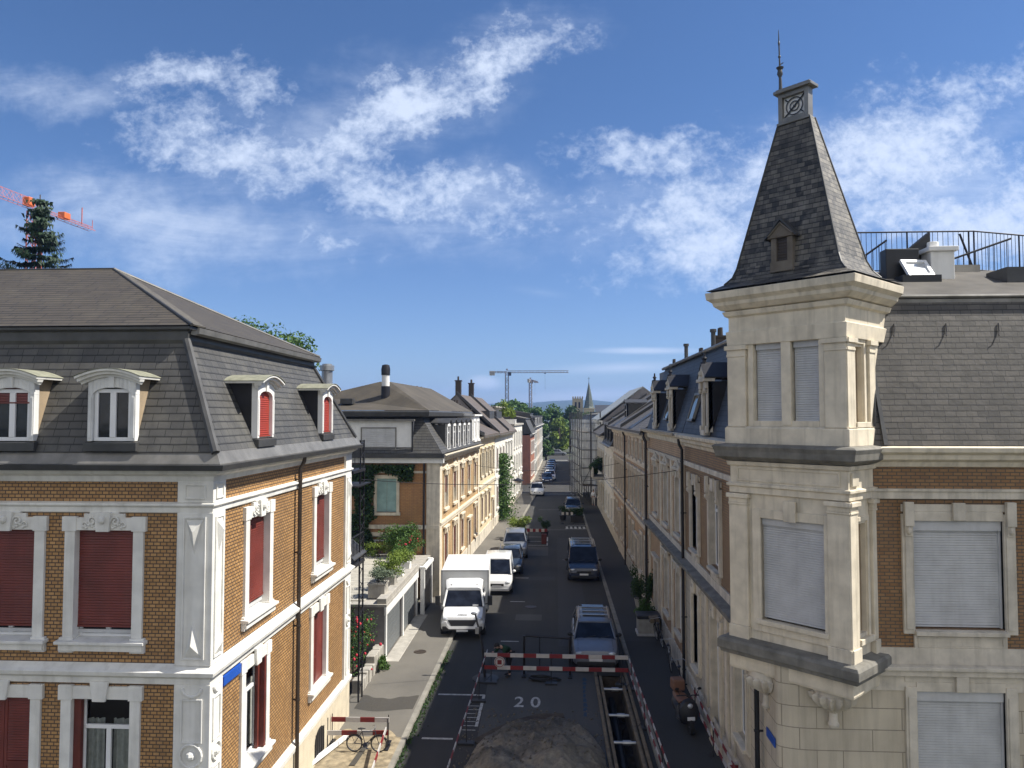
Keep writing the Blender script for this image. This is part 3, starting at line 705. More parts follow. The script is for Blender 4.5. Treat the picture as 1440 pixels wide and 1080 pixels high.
v = MB(); v.fb(G, 18.2, 18.5, .45, .7, .05, .06); v.build('air_grate', 'iron', h1)
# corner and end pilasters
cp = MB()
for z0, z1 in ((1.53, 4.72), (5.09, 8.08), (8.28, 8.7)):
    cp.prism([(-7.46, 14.53, z0), (-6.73, 14.53, z0), (-6.73, 15.1, z0), (-6.8, 15.1, z0), (-6.8, 14.6, z0), (-7.46, 14.6, z0)], (0, 0, z1-z0))
def carve(mb, FF, u0, u1, z0, z1, kind):
    d = .07; fm = lambda a, b, c, e: frame_rect(mb, FF, a, b, c, e, .035, d, d+.03)
    um = (u0+u1)/2; w = u1-u0
    if kind == 'block': fm(u0+w*.2, u1-w*.2, z0+.07, z1-.05)
    elif kind == 'dart':
        fm(u0+w*.18, u1-w*.18, z0+.12, z1-.08)
        for s, zz in ((-1, z1-.12), (1, z0+.16)):
            a, b = u0+w*.24, u1-w*.24; tip = zz+s*.72
            mb.add([FF.P(a, zz, d), FF.P(b, zz, d), FF.P(um, tip, d), FF.P(um, zz+s*.25, d+.12)], [(0, 1, 3), (1, 2, 3), (2, 0, 3)])
    else:
        fm(u0+w*.2, u1-w*.2, z1-1.12, z1-.27); fm(u0+w*.2, u1-w*.2, z0+.1, z1-1.62)
        mb.tube([FF.P(um+w*.3*math.cos(a/16*6.2832), z1-1.36+w*.3*math.sin(a/16*6.2832), d+.015) for a in range(16)], .03, 6, close=True)
        mb.tube([FF.P(um+w*.26*math.cos(math.pi*(1+a/10)), z1-.06+w*.22*math.sin(math.pi*(1+a/10)), d+.015) for a in range(11)], .035, 6)
        mb.blob(FF.P(um, z1-1.36, d), (.1, .1, .1))
for FF, a, b in ((F, -7.46, -6.73), (G, 14.53, 15.1)):
    carve(cp, FF, a, b, 8.28, 8.7, 'block'); carve(cp, FF, a, b, 5.09, 8.08, 'dart'); carve(cp, FF, a, b, 1.53, 4.72, 'ring')
cp.build('corner_pilaster', 'white_stone', h1, bevel=.008)
cp = MB()
for z0, z1 in ((1.53, 4.72), (5.09, 8.08), (8.28, 8.7)): cp.fb(G, 24.05, 24.72, z0, z1, -.02, .07)
carve(cp, G, 24.05, 24.7, 5.09, 8.08, 'dart'); carve(cp, G, 24.05, 24.7, 1.53, 4.72, 'ring'); cp.build('end_pilaster', 'white_stone', h1, bevel=.008)
def h1win(FF, c, z, w, h, style):
    L = Fr(FF.P(c, 0).xy, FF.u, FF.n); j = .21; a = w/2
    m = MB()
    for s in (-1, 1):
        u0, u1 = sorted((s*a, s*(a+j))); m.fb(L, u0, u1, z, z+h, -.24, .06)
        u0, u1 = sorted((s*(a-.03), s*(a+j+.05))); m.fb(L, u0, u1, z+h-.02, z+h+.27, -.2, .078)
        u0, u1 = sorted((s*(a-.02), s*(a+j+.06))); m.fb(L, u0, u1, z-.24, z+.05, -.2, .075)
    m.fb(L, -a-j, a+j, z+h, z+h+.25, -.22, .06)
    if style.startswith('top'):
        m.fb(L, -.42, .42, z+h+.249, z+h+.33, 0, .062); m.fb(L, -.3, .3, z+h+.329, z+h+.37, 0, .07)
        m.prism([L.P(-.13, z+h-.02, .06), L.P(.13, z+h-.02, .06), L.P(.17, z+h+.36, .06), L.P(-.17, z+h+.36, .06)], L.P(0, 0, .07)-L.P(0, 0, 0))
        for s in (-1, 1):
            spiral(m, L, s*.14, z+h+.18, .1, 1.3, s, .08); spiral(m, L, s*.33, z+h+.1, .07, 1.2, s, .075, .016)
            for k in range(5): m.blob(L.P(s*(.18+.06*k), z+h+.05+.03*((k*7) % 3), .07), (.035, .035, .028), n=6, m=4)
        m.blob(L.P(0, z+h+.22, .14), (.07, .07, .09), n=8, m=5)
    else:
        m.prism([L.P(-.13, z+h-.03, .06), L.P(.13, z+h-.03, .06), L.P(.19, z+h+.36, .06), L.P(-.19, z+h+.36, .06)], L.P(0, 0, .06)-L.P(0, 0, 0))
    w_ = m.build('window', 'white_stone', h1, bevel=.01)
    s = MB(); s.fb(L, -a-j-.045, a+j+.045, z-.2, z-.06, -.19, .12); s.fb(L, -a-j-.1, a+j+.1, z-.061, z+.03, -.22, .18, 0, .035); s.build('sill', 'white_stone', w_, bevel=.008)
    if style == 'top':
        casement(w_, L, -a, a, z+.02, z+h, -.17, 1)
        r = MB(); slats(r, L, -a, a, z+.26, z+h, -.1, .052); r.fb(L, -a, a, z+.22, z+.262, -.12, -.09); r.build('roller_shutter', 'red_paint', w_)
        g = MB(); g.fb(L, -a, a, z+.1, z+.17, -.16, -.12); g.build('shutter_rail', 'grey_shutter', w_)
    if style == 'leaves':
        r = MB(); louvre_leaf(r, L, -a, -.005, z+.03, z+h, -.06); louvre_leaf(r, L, .005, a, z+.03, z+h, -.06); r.build('shutter', 'red_paint', w_)
        k = MB(); k.face([L.P(-a, z, -.2), L.P(a, z, -.2), L.P(a, z+h, -.2), L.P(-a, z+h, -.2)]); k.build('pane', 'glass', w_)
    if style in ('openL', 'openR'):
        casement(w_, L, -a+.12 if style == 'openL' else -a, a if style == 'openL' else a-.12, z+.02, z+h, -.17, 1, trans=z+1.45, clear=True)
        curtains(w_, L, -a, a, z+.05, z+h-.5, -.3)
        r = MB()
        if style == 'openL': r.fb(L, -a, -a+.15, z+.03, z+h, -.15, -.05)
        else:
            for q in (0, 1): r.fb(L, a-.16-.1*q, a-.1*q-.07, z+.03, z+h, -.17+.05*q, .07-.12*q)
        r.build('shutter', 'dark_red', w_, bevel=.008)
for c, z, w, h in fw+gw_: h1win(F if c < 0 else G, c, z, w, h, 'top')
h1win(F, *fl[0], 'openL'); h1win(F, *fl[1], 'leaves'); h1win(F, *fl[2], 'leaves'); h1win(G, *gl_[0], 'openR'); h1win(G, *gl_[1], 'leaves')
downpipe(h1, G, 19.45, .1, 8.75)
# roofs
M['hip_tile'] = slate('hip_tile', (.15, .13, .095), (.12, .105, .08), .3, .11, lichen=(.2, .19, .12), lf=.4, relief=.03, gap=.012)
TC = (-7.72, 15.3); zt = 11.6; ex, ey = -6.55, 14.33
mr = MB(); z0 = 9.28; A = [(-20, ey+.07, z0), (ex-.09, ey+.07, z0), (-7.65, TC[1], zt), (-20, TC[1], zt)]
mr.face([(-20, ey+.07, z0), (ex-.09, ey+.07, z0), (TC[0], TC[1], zt), (-20, TC[1], zt)])
mr.face([(ex-.09, ey+.07, z0), (ex-.09, 24.75, z0), (TC[0], 23.5, zt), (TC[0], TC[1], zt)])
mr.face([(ex-.09, 24.75, z0), (-20, 24.75, z0), (-20, 23.5, zt), (TC[0], 23.5, zt)])
mr.face([(-20, 24.75, z0), (-20, ey+.07, z0), (-20, TC[1], zt), (-20, 23.5, zt)])
rf = mr.build('mansard_roof', 'slate_dark', h1)
ap = MB(); ap.sweep(p1_, [(.24, 9.0), (.3, 9.0), (.3, 9.06), (.17, 9.29), (.1, 9.31), (.1, 9.0)]); ap.build('eaves_apron', 'zinc', rf)
gt = MB(); gt.sweep([(-20, 14.6), (-6.8, 14.6), (-6.8, 24.9)], [(.26, 8.93), (.38, 8.93), (.41, 9.04), (.36, 9.05), (.34, 8.97), (.27, 8.98)]); gt.build('gutter', 'zinc_dark', rf)
for a, b in (((ex-.09, ey+.07, z0), (TC[0], TC[1], zt)), ((ex-.09, 24.75, z0), (TC[0], 23.5, zt))): hp = MB(); hp.tube([a, b], .085, 8); hp.build('hip_roll', 'zinc_dark', rf, smooth=40)
ur_ = [(-20, TC[1]), TC, (TC[0], 23.5), (-20, 23.5)]
bd = MB(); bd.sweep(ur_, [(-.05, 11.5), (.03, 11.52), (.06, 11.6), (.06, 11.78), (.13, 11.82), (.13, 11.88), (-.05, 11.9)]); bd.build('roof_fascia', 'zinc_dark', h1, bevel=.01)
gt = MB(); gt.sweep([TC, (TC[0], 23.6)], [(.08, 11.72), (.18, 11.7), (.26, 11.74), (.28, 11.86), (.24, 11.87), (.22, 11.8), (.1, 11.8)]); gt.build('gutter', 'zinc', rf)
ru = MB(); ze = 11.9; e0 = TC[0]+.18; RE = (-11.8, 19.3, 13.95); ya, yb = TC[1]-.15, 23.7
ru.face([(-20, ya, ze), (e0, ya, ze), RE, (-20, 19.3, 13.95)]); ru.face([(e0, ya, ze), (e0, yb, ze), RE]); ru.face([(e0, yb, ze), (-20, yb, ze), (-20, 19.3, 13.95), RE])
ru.build('upper_roof', 'tile_flat', rf)
hp = MB(); hp.tube([(e0, ya, ze+.01), RE, (-20, 19.3, 13.95)], .035, 8); hp.tube([(e0, yb, ze), RE], .05, 8); hp.build('ridge_cap', 'zinc_dark', rf, smooth=40)
hs_ = MB(); nrm = Vector((ze-RE[2], 0, RE[0]-e0)).normalized(); nrm = nrm if nrm.z > 0 else -nrm; up_ = nrm*.025
q0, q1, q2, q3 = Vector((e0, ya, ze)), Vector((e0, ya+.62, ze)), Vector((RE[0], RE[1]+.5, RE[2])), Vector(RE)
hs_.hexa([q0, q1, q2, q3, q0+up_, q1+up_, q2+up_, q3+up_]); hs_.build('hip_tiles', 'hip_tile', rf)

for k, (uc, bl) in enumerate(((-8.77, 0), (-10.86, .28), (-12.95, 0))): dormer(h1, Fz((uc, 14.42), (1, 0), (0, -1), 9.4), bl, .62)
for uc in (16.95, 21.68): dormer(h1, Fz((-6.66, uc), (0, 1), (1, 0), 9.4), 1., .72, 'white_paint', 'iron')  # near-black cheeks: dark sheet metal, with their shade put into the colour
ch = MB(); ch.lathe([(.2, 11), (.2, 13.1), (.26, 13.12), (.26, 13.3), (.18, 13.32), (.18, 13.36)], (-8.3, 27.0, -1.45), 14); ch.build('flue', 'steel', h1, smooth=40)
# iron balcony tower behind the house
ib = MB(); IX0, IX1, IY0, IY1 = -8.9, -6.75, 24.85, 26.4
for x in (IX0, IX1):
    for y in (25.9, IY1): ib.box(x-.025, x+.025, y-.025, y+.025, 0, 9.15)
for z in (4.85, 8.05): ib.box(IX0-.05, IX1+.05, IY0, IY1+.05, z, z+.1)
for z in (5.9, 9.05): ib.tube([(IX1, IY0, z), (IX1, IY1, z), (IX0, IY1, z)], .025, 6)
for z0 in (5.0, 8.2):
    for i in range(9): ib.tube([(IX1, IY0+.08+i*.18, z0), (IX1, IY0+.08+i*.18, z0+.95)], .012, 5)
    for i in range(11): ib.tube([(IX0+.1+i*.19, IY1, z0), (IX0+.1+i*.19, IY1, z0+.95)], .012, 5)
for i in range(17): ib.tube([(IX1+.02, 25.9, .5+i*.5), (IX1+.02, IY1, .75+i*.5)], .012, 5); ib.tube([(IX1+.02, 25.9, .75+i*.5), (IX1+.02, IY1, .5+i*.5)], .012, 5)
ib.box(IX0-.1, IX1+.2, IY0, IY1+.2, 7.6, 7.64); ib.build('iron_balcony', 'iron', h1)
s_ = MB(); s_.add([(IX1-.5, IY0, 5.6), (IX1+.1, IY0, 5.15), (IX1+.1, IY1+.1, 5.15), (IX1-.5, IY1+.2, 5.6), (IX1-.5, IY0, 5.66), (IX1+.1, IY0, 5.19), (IX1+.1, IY1+.1, 5.19), (IX1-.5, IY1+.2, 5.66)], [(0, 1, 2, 3), (7, 6, 5, 4), (0, 4, 5, 1), (1, 5, 6, 2), (2, 6, 7, 3), (3, 7, 4, 0)]); s_.build('balcony_roof', 'zinc_dark', h1)
sg = MB(); sg.fb(G, 15.2, 16.05, 4.47, 4.65, .03, .05); sg.fb(G, 15.18, 16.07, 4.45, 4.67, .005, .029)
o = sg.build('street_sign', 'sign_blue'); tag(o, 'blue enamel street name sign on the lit ochre brick wall below the white ledge', 'street sign', 'blue street name signs')

# ------------------------------------------------------------------ the corner house on the right
h2 = thing('corner_house', 'cream stone corner house with slated spire turret, grey roller shutters and roof terrace', 'house', (4.9, 16.85, 0), world=True)
F = Fr((0, 16.85), (1, 0), (0, -1)); G = Fr((4.9, 0), (0, 1), (-1, 0)); YE = 28.3
fo = [(7.8, 9.7, 5.4, 7.72), (11.6, 13.5, 5.4, 7.72)]; fg = [(7.8, 9.66, 1.6, 4.07), (11.6, 13.46, 1.6, 4.07)]
go = [(22.4, 23.7, 5.4, 7.7), (25.65, 26.85, 5.4, 7.6)]; gg = [(19.5, 20.6, 1.6, 4.0), (22.5, 23.6, .2, 3.9), (25.7, 26.8, 1.4, 3.9)]
m = MB(); m.wall(F, 6.2, 18, 4.6, 8.95, fo); m.wall(G, 17.9, YE, 4.6, 8.95, go); m.face([(6.2, 16.85, 4.6), (4.9, 17.9, 4.6), (4.9, 17.9, 8.95), (6.2, 16.85, 8.95)])
m.wall(Fr((0, YE), (1, 0), (0, 1)), 4.9, 18, 0, 8.95); m.wall(Fr((18, 0), (0, 1), (1, 0)), 16.85, YE, 0, 8.95); m.build('brick_wall', 'brick_red', h2)
arc = [(4.9+.8*(1-math.cos(t)), 17.1-.25*math.sin(t)) for t in [math.pi/2*i/6 for i in range(7)]]
m = MB(); m.wall(F, 5.7, 18, 0, 4.5, fg, .2); m.wall(G, 17.1, YE, 0, 4.5, gg, .2)
for a, b in zip(arc, arc[1:]): m.face([(a[0], a[1], 0), (b[0], b[1], 0), (b[0], b[1], 4.5), (a[0], a[1], 4.5)])
for i in range(9):
    z = .9+i*.42
    if z > 4.1: break
M['ashlar'] = brick('ashlar_stone', (.60, .525, .40), (.55, .485, .375), (.30, .26, .20), 1.25, .46, .011, .45, .25, .85)
gf = m.build('stone_wall', 'ashlar', h2)
p2_ = [(4.9, YE), (4.9, 17.9), (6.2, 16.85), (18, 16.85)]
pg = [(4.9, YE)]+[a for a in arc]+[(18, 16.85)]
for pth in ([(4.9, YE), (4.9, 18.4)], [(6.75, 16.85), (18, 16.85)]): trim(h2, 'cornice', pth, [(0, 8.88), (.06, 8.9), (.1, 9.0), (.22, 9.06), (.24, 9.16), (.36, 9.22), (.38, 9.32), (0, 9.36)], 'cream_stone')
m = MB(); m.fb(F, 6.6, 18, 8.2, 8.38, 0, .1); m.fb(F, 6.6, 18, 8.36, 8.42, 0, .13); m.fb(F, 6.95, 18, 4.65, 5.0, 0, .06); m.fb(G, 18, YE, 8.2, 8.36, 0, .09); m.fb(G, 18, YE, 4.78, 5.05, 0, .06); m.build('string_course', 'pale_stone', h2, bevel=.01)
m = MB(); m.sweep([(4.9, YE), (4.9, 18.4)], [(0, 4.44), (.1, 4.46), (.3, 4.56), (.34, 4.72), (0, 4.8)]); m.build('storey_ledge', 'ledge_grey', h2, bevel=.01)
m = MB(); m.fb(F, 6.4, 18, 4.42, 4.55, 0, .14); m.fb(F, 6.4, 18, 4.552, 4.66, 0, .2, 0, .03); m.build('front_ledge', 'pale_stone', h2, bevel=.01)
m = MB(); m.sweep(pg, [(-.01, -.05), (.06, -.05), (.06, .75), (.03, .8), (-.01, .8)]); m.build('plinth', 'pale_stone', h2)
m = MB(); m.fb(F, 5.8, 18, 4.08, 4.42, .002, .03); m.build('lintel_band', 'pale_stone', h2)
def h2win(FF, c, z, w, h, col, grand=True, open_=0., part='window'):
    L = Fr(FF.P(c, 0).xy, FF.u, FF.n); a = w/2; m = MB()
    for s in (-1, 1):
        u0, u1 = sorted((s*a, s*(a+.24))); m.fb(L, u0, u1, z-.1, z+h+(.15 if grand else .1), -.18, .07)
        u0, u1 = sorted((s*(a+.03), s*(a+.19))); m.fb(L, u0, u1, z, z+h-.1, .07, .095)
        if grand:
            u0, u1 = sorted((s*(a+.02), s*(a+.22))); m.fb(L, u0, u1, z+h-.1, z+h+.42, .071, .17); m.fb(L, u0+.02, u1-.02, z+h-.32, z+h-.101, .071, .13); m.blob(L.P((u0+u1)/2, z+h-.2, .13), (.07, .07, .09), n=6, m=5)
    m.fb(L, -a, a, z+h, z+h+.2, -.17, .05); m.fb(L, -a-.24, a+.24, z+h+.2, z+h+.36, 0, .045)
    m.fb(L, -.13, .13, z+h+.02, z+h+.4, .05, .13)
    w_ = m.build(part, col, h2, bevel=.01)
    s = MB(); s.fb(L, -a-.02, a+.02, z-.12, z+.0, -.17, .16, 0, .03); s.build('sill', col, w_, bevel=.008)
    if z > 4: s = MB(); s.fb(L, -a-.02, a+.02, z-.42, z-.121, 0, .05); frame_rect(s, L, -a+.05, a-.05, z-.38, z-.16, .03, .05, .065); s.build('apron', col, w_)
    if open_ < 1:
        r = MB(); slats(r, L, -a+.05, a-.05, z+.06+h*open_, z+h-.22, -.1, .055); r.fb(L, -a+.05, a-.05, z+.02+h*open_, z+.058+h*open_, -.12, -.085); r.build('roller_shutter', 'grey_shutter', w_)
        r = MB(); r.fb(L, -a+.01, a-.01, z+h-.22, z+h-.005, -.15, -.02); r.fb(L, -a, -a+.05, z, z+h-.22, -.14, -.06); r.fb(L, a-.05, a, z, z+h-.22, -.14, -.06); r.build('shutter_box', 'grey_shutter', w_, bevel=.01)
        k = MB(); k.face([L.P(-a, z, -.165), L.P(a, z, -.165), L.P(a, z+h, -.165), L.P(-a, z+h, -.165)]); k.build('pane', 'glass', w_)
    else: casement(w_, L, -a, a, z, z+h, -.12, 1, trans=z+h*.72)
    return w_
for u0, u1, z0, z1 in fo: h2win(F, (u0+u1)/2, z0, u1-u0, z1-z0, 'pale_stone')
for u0, u1, z0, z1 in fg: h2win(F, (u0+u1)/2, z0, u1-u0, z1-z0, 'pale_stone', False)
h2win(G, 23.05, 5.4, 1.3, 2.3, 'pale_stone', True, 1.); h2win(G, 26.25, 5.4, 1.2, 2.2, 'pale_stone', True, 1.)
for u0, u1, z0, z1 in gg: h2win(G, (u0+u1)/2, z0, u1-u0, z1-z0, 'cream_stone', False, 1.)
for y in (21.0, 21.65, 24.5): m = MB(); m.fb(G, y-.15, y+.15, .8, 4.44, 0, .06); m.fb(G, y-.11, y+.11, 1.2, 4.0, .06, .075); m.build('stone_pilaster', 'cream_stone', h2, bevel=.01)
downpipe(h2, G, 28.1, .1, 8.9, .14, 'iron'); downpipe(h2, G, 18.15, .1, 4.4, .14, 'iron', .06)
# turret
TU, TV = Vector((.70711, -.70711)), Vector((.70711, .70711)); TO = Vector((4.24, 17.96)); TW = 2.68; TD = 1.5
FT = Fr(TO, TU, -TV); FS = Fr(TO+TU*TW, TV, TU); FL = Fr(TO+TV*TD, -TV, -TU)
def tp(u, v, z): q = TO+TU*u+TV*v; return (q.x, q.y, z)
def ring(e, v1=TD+.6): return [tp(-e, v1, 0)[:2], tp(-e, -e, 0)[:2], tp(TW+e, -e, 0)[:2], tp(TW+e, v1, 0)[:2]]
tr0 = [tp(0, TD+.6, 0)[:2], tp(0, 0, 0)[:2], tp(TW, 0, 0)[:2], tp(TW, TD+.6, 0)[:2]]
lo, up = (.7, 2.17, 5.38, 7.68), [(.58, 1.27, 9.77, 11.72), (1.5, 2.19, 9.77, 11.72)]
slo, sup = (.42, .84, 5.38, 7.7), (.42, .84, 9.77, 11.5)
m = MB(); m.wall(FT, 0, TW, 4.85, 12.6, [lo]+up, .2); m.wall(FS, 0, TD+.6, 4.85, 12.6, [slo, sup], .12); m.wall(Fr(TO, TV, -TU), 0, TD+.6, 4.85, 12.6)
tu = m.build('turret', 'cream_stone', h2)
def pil(FF, u0, u1, z0, z1, base=.3, cap=.26, d=.09):
    m.fb(FF, u0, u1, z0, z0+base, 0, d+.035); m.fb(FF, u0+.02, u1-.02, z0+base, z1-cap, 0, d)
    m.fb(FF, u0+.005, u1-.005, z1-cap, z1-cap+.05, 0, d+.02); m.fb(FF, u0+.015, u1-.015, z1-cap+.05, z1-.1, 0, d+.012); m.fb(FF, u0-.03, u1+.03, z1-.1, z1, 0, d+.06)
m = MB()
for za, zb_, ba in ((4.87, 8.2, .3), (9.75, 11.65, .01)):
    m = MB(); pil(FT, -.09, .42, za, zb_, ba); m.build('turret_pilaster', 'cream_stone', tu, bevel=.012)
    m = MB(); pil(FT, TW-.42, TW+.09, za, zb_, ba); pil(FS, -.09, .3, za, zb_, ba); m.build('turret_pilaster', 'cream_stone', tu, bevel=.012)
    m = MB(); pil(FS, 1.0, 1.33, za, zb_, ba); m.build('turret_pilaster', 'cream_stone', tu, bevel=.012)
m = MB()
# window surrounds, mullion, keystone
frame_rect(m, FT, .5, TW-.3, 5.12, 7.88, .2, -.15, .05); m.fb(FT, TW/2-.14+.1, TW/2+.14+.1, 7.66, 8.12, .05, .12)
m.fb(FT, .6, TW-.4, 5.3, 5.4, .05, .12)
m.build('window_surround', 'cream_stone', tu, bevel=.01); m = MB(); frame_rect(m, FT, .44, TW-.42, 9.76, 11.9, .13, -.1, .04); m.fb(FT, 1.27, 1.5, 9.8, 11.72, -.15, .06); m.fb(FT, .46, TW-.44, 11.9, 11.98, 0, .07)
m.build('window_surround', 'cream_stone', tu, bevel=.01)
for za, zb_ in ((5.2, 7.85), (9.76, 11.66)): m = MB(); frame_rect(m, FS, .32, .96, za, zb_, .1, -.1, .04); m.fb(FS, .3, .98, za-.01, za+.11, .041, .12); m.build('window_surround', 'cream_stone', tu, bevel=.01)
trim(tu, 'turret_entablature', tr0, [(0, 8.2), (.07, 8.22), (.07, 8.36), (.12, 8.38), (.12, 8.44), (.05, 8.46), (.05, 8.84), (.1, 8.86), (.12, 8.95), (0, 8.95)], 'cream_stone', .01)
m = MB(); frame_rect(m, FT, .12, TW-.12, 8.5, 8.82, .045, .05, .075); m.fb(FS, .05, .35, 8.52, 8.8, .05, .1); m.build('frieze_panel', 'cream_stone', tu, bevel=.01)
trim(tu, 'turret_middle_ledge', tr0, [(0, 8.95), (.14, 8.97), (.3, 9.06), (.32, 9.2), (.36, 9.3), (.3, 9.34), (0, 9.38)], 'ledge_grey', .012)
trim(tu, 'turret_base', tr0, [(0, 9.36), (.13, 9.36), (.13, 9.72), (.08, 9.76), (0, 9.76)], 'cream_stone', .01)
trim(tu, 'turret_head', tr0, [(0, 11.65), (.08, 11.66), (.1, 11.98), (.05, 12.0), (.05, 12.32), (.12, 12.36), (.16, 12.46), (0, 12.5)], 'cream_stone', .01)
trim(tu, 'turret_cornice', tr0, [(0, 12.46), (.18, 12.5), (.3, 12.6), (.32, 12.68), (.42, 12.76), (.44, 12.92), (0, 12.98)], 'cream_stone', .012)
trim(tu, 'turret_lower_ledge', tr0, [(0, 4.5), (.24, 4.52), (.26, 4.6), (.3, 4.62), (.3, 4.8), (.26, 4.86), (0, 4.92)], 'ledge_grey', .012)
trim(tu, 'turret_soffit', tr0, [(-.5, 4.16), (.08, 4.16), (.1, 4.22), (.1, 4.5), (-.5, 4.5)], 'cream_stone', .012)
m = MB(); m.face([tp(0, 0, 4.2), tp(TW, 0, 4.2), tp(TW, TD, 4.2), tp(0, TD, 4.2)]); m.build('turret_underside', 'pale_stone', tu)
def tshutter(a, b, z0, z1, box_, nm='roller_shutter', FF=FT, dd=-.1):
    r = MB(); slats(r, FF, a, b, z0, z1-box_, dd, .052); r.build(nm, 'grey_shutter', tu)
    if box_: r = MB(); r.fb(FF, a, b, z1-box_, z1, dd-.06, dd+.06); r.build('shutter_box', 'grey_shutter', tu, bevel=.008)
tshutter(.7, 2.17, 5.42, 7.68, .16)
for a, b, c, d in up: tshutter(a+.02, b-.02, c, d, .2)
for (a, b, c, d) in (slo, sup):
    k = MB(); k.face([FS.P(a, c, -.11), FS.P(b, c, -.11), FS.P(b, d, -.11), FS.P(a, d, -.11)]); k.build('side_blind', 'cheek', tu)
for uc, vv_ in ((.62, .28), (2.12, .38)):
    c = MB(); q = tp(uc, vv_, 0)
    prof = [(.02, 3.3), (.10, 3.32), (.12, 3.38), (.09, 3.44), (.08, 3.62), (.14, 3.7), (.3, 3.78), (.42, 3.92), (.44, 4.02), (.4, 4.06), (.4, 4.2)]
    n = 28; vs = []; b0 = len(c.v)
    for i, (rr, z) in enumerate(prof):
        for k in range(n): fl_ = 1+(.15*(1 if k % 2 else -1) if 5 <= i <= 8 else 0); a = 6.2832*k/n; vs.append((q[0]+rr*fl_*math.cos(a), q[1]+rr*fl_*math.sin(a), z))
    c.add(vs, [(i*n+k, i*n+(k+1) % n, (i+1)*n+(k+1) % n, (i+1)*n+k) for i in range(len(prof)-1) for k in range(n)]+[list(range(n))]); c.build('fluted_bracket', 'pale_stone', tu, smooth=25)
# spire
st = [(12.97, -.42, TW+.42, -.42, TD+.6), (13.03, -.28, TW+.28, -.28, TD+.4), (13.12, -.12, TW+.1, -.1, TD+.2), (13.28, .03, TW-.04, .02, 1.6), (13.5, .11, TW-.13, .09, 1.5), (16.85, 1.0, 1.77, .5, .74)]
m = MB(); vs = []
for z, a, b, c, d in st: vs += [tp(a, c, z), tp(b, c, z), tp(b, d, z), tp(a, d, z)]
fs = [(i*4+k, i*4+(k+1) % 4, i*4+4+(k+1) % 4, i*4+4+k) for i in range(len(st)-1) for k in range(4)]
m.add(vs, fs+[(20, 21, 22, 23)]); sp_ = m.build('spire', 'slate_spire', h2)
m = MB()
for k, (a, c) in enumerate(((0, 0), (1, 0), (1, 1), (0, 1))): m.tube([vs[i*4+k] for i in range(2, len(st))], .025, 6)
m.build('spire_hip', 'zinc_dark', sp_)
m = MB(); 
u0, u1 = 1.0, 1.74
frame_rect(m, FT, u0, u1, 16.86, 17.55, .1, -.72, -.5); m.fb(FT, u0-.08, u1+.1, 17.55, 17.62, -.8, -.42); m.fb(FT, u0-.04, u1+.05, 17.621, 17.66, -.76, -.46); m.fb(FT, u0-.03, u1+.03, 16.8, 16.861, -.76, -.47)
cf = m.build('crown_frame', 'zinc', sp_, bevel=.008)
m = MB(); m.fb(FT, u0+.1, u1-.1, 16.96, 17.45, -.62, -.6); m.build('crown_panel', 'white_pvc', cf)
m = MB(); cu, cz = (u0+u1)/2, 17.205
for rr in (.2, .11): m.tube([FT.P(cu+rr*math.cos(a/20*6.2832), cz+rr*math.sin(a/20*6.2832), -.57) for a in range(20)], .014, 6, close=True)
m.tube([FT.P(u0+.1, 16.96, -.57), FT.P(u1-.1, 17.45, -.57)], .018, 6); m.tube([FT.P(cu-.22, cz+.2, -.57), FT.P(cu-.14, cz+.12, -.57)], .014, 6); m.tube([FT.P(cu+.22, cz-.2, -.57), FT.P(cu+.14, cz-.12, -.57)], .014, 6); m.blob(FT.P(cu, cz, -.57), .035); m.build('crown_ornament', 'navy_car', cf)
m = MB(); q = FT.P(u0+.02, 17.67, -.6); fz = lambda z: (q.x-.02*(z-17.67), q.y, z)
m.tube([fz(17.67), fz(18.05), fz(18.3), fz(18.9), fz(19.15)], [.045, .03, .02, .014, .006], 6); m.lathe([(.02, 0), (.07, .1), (.05, .2), (.09, .26), (.02, .3)], (q.x-.01, q.y, 17.98), 8); m.blob(fz(18.5), .035); m.blob(fz(18.82), (.025, .025, .07)); m.tube([fz(18.3), (q.x+.07, q.y, 18.36)], .012, 5); m.build('finial', 'zinc_dark', sp_, smooth=40)
Ln = Fr(TO+TU*1.3+TV*.06, TU, -TV); m = MB()
m.fb(Ln, -.27, .27, 13.26, 13.5, -.3, .09); m.fb(Ln, -.26, -.13, 13.5, 14.04, -.3, .06); m.fb(Ln, .13, .26, 13.5, 14.04, -.3, .06)
m.prism([Ln.P(-.34, 14.04, .1), Ln.P(.34, 14.04, .1), Ln.P(0, 14.4, .1)], Ln.P(0, 0, -.45)-Ln.P(0, 0, .1)); m.tube([Ln.P(-.3, 14.08, .12), Ln.P(0, 14.36, .12), Ln.P(.3, 14.08, .12)], .025, 5)
M['niche_stone'] = plain('niche_wood', (.17, .145, .115), .9, var=.35, bmp=.4, streak=.5)
lu = m.build('lucarne', 'niche_stone', sp_, bevel=.01); m = MB(); slats(m, Ln, -.13, .13, 13.51, 14.04, .0, .06); m.build('louvre', 'iron_brown', lu); m = MB(); m.prism([Ln.P(-.38, 14.02, .14), Ln.P(0, 14.43, .14), Ln.P(.38, 14.02, .14), Ln.P(.38, 14.06, .14), Ln.P(0, 14.48, .14), Ln.P(-.38, 14.06, .14)], Ln.P(0, 0, -.5)-Ln.P(0, 0, .14)); m.build('lucarne_roof', 'zinc_dark', lu)
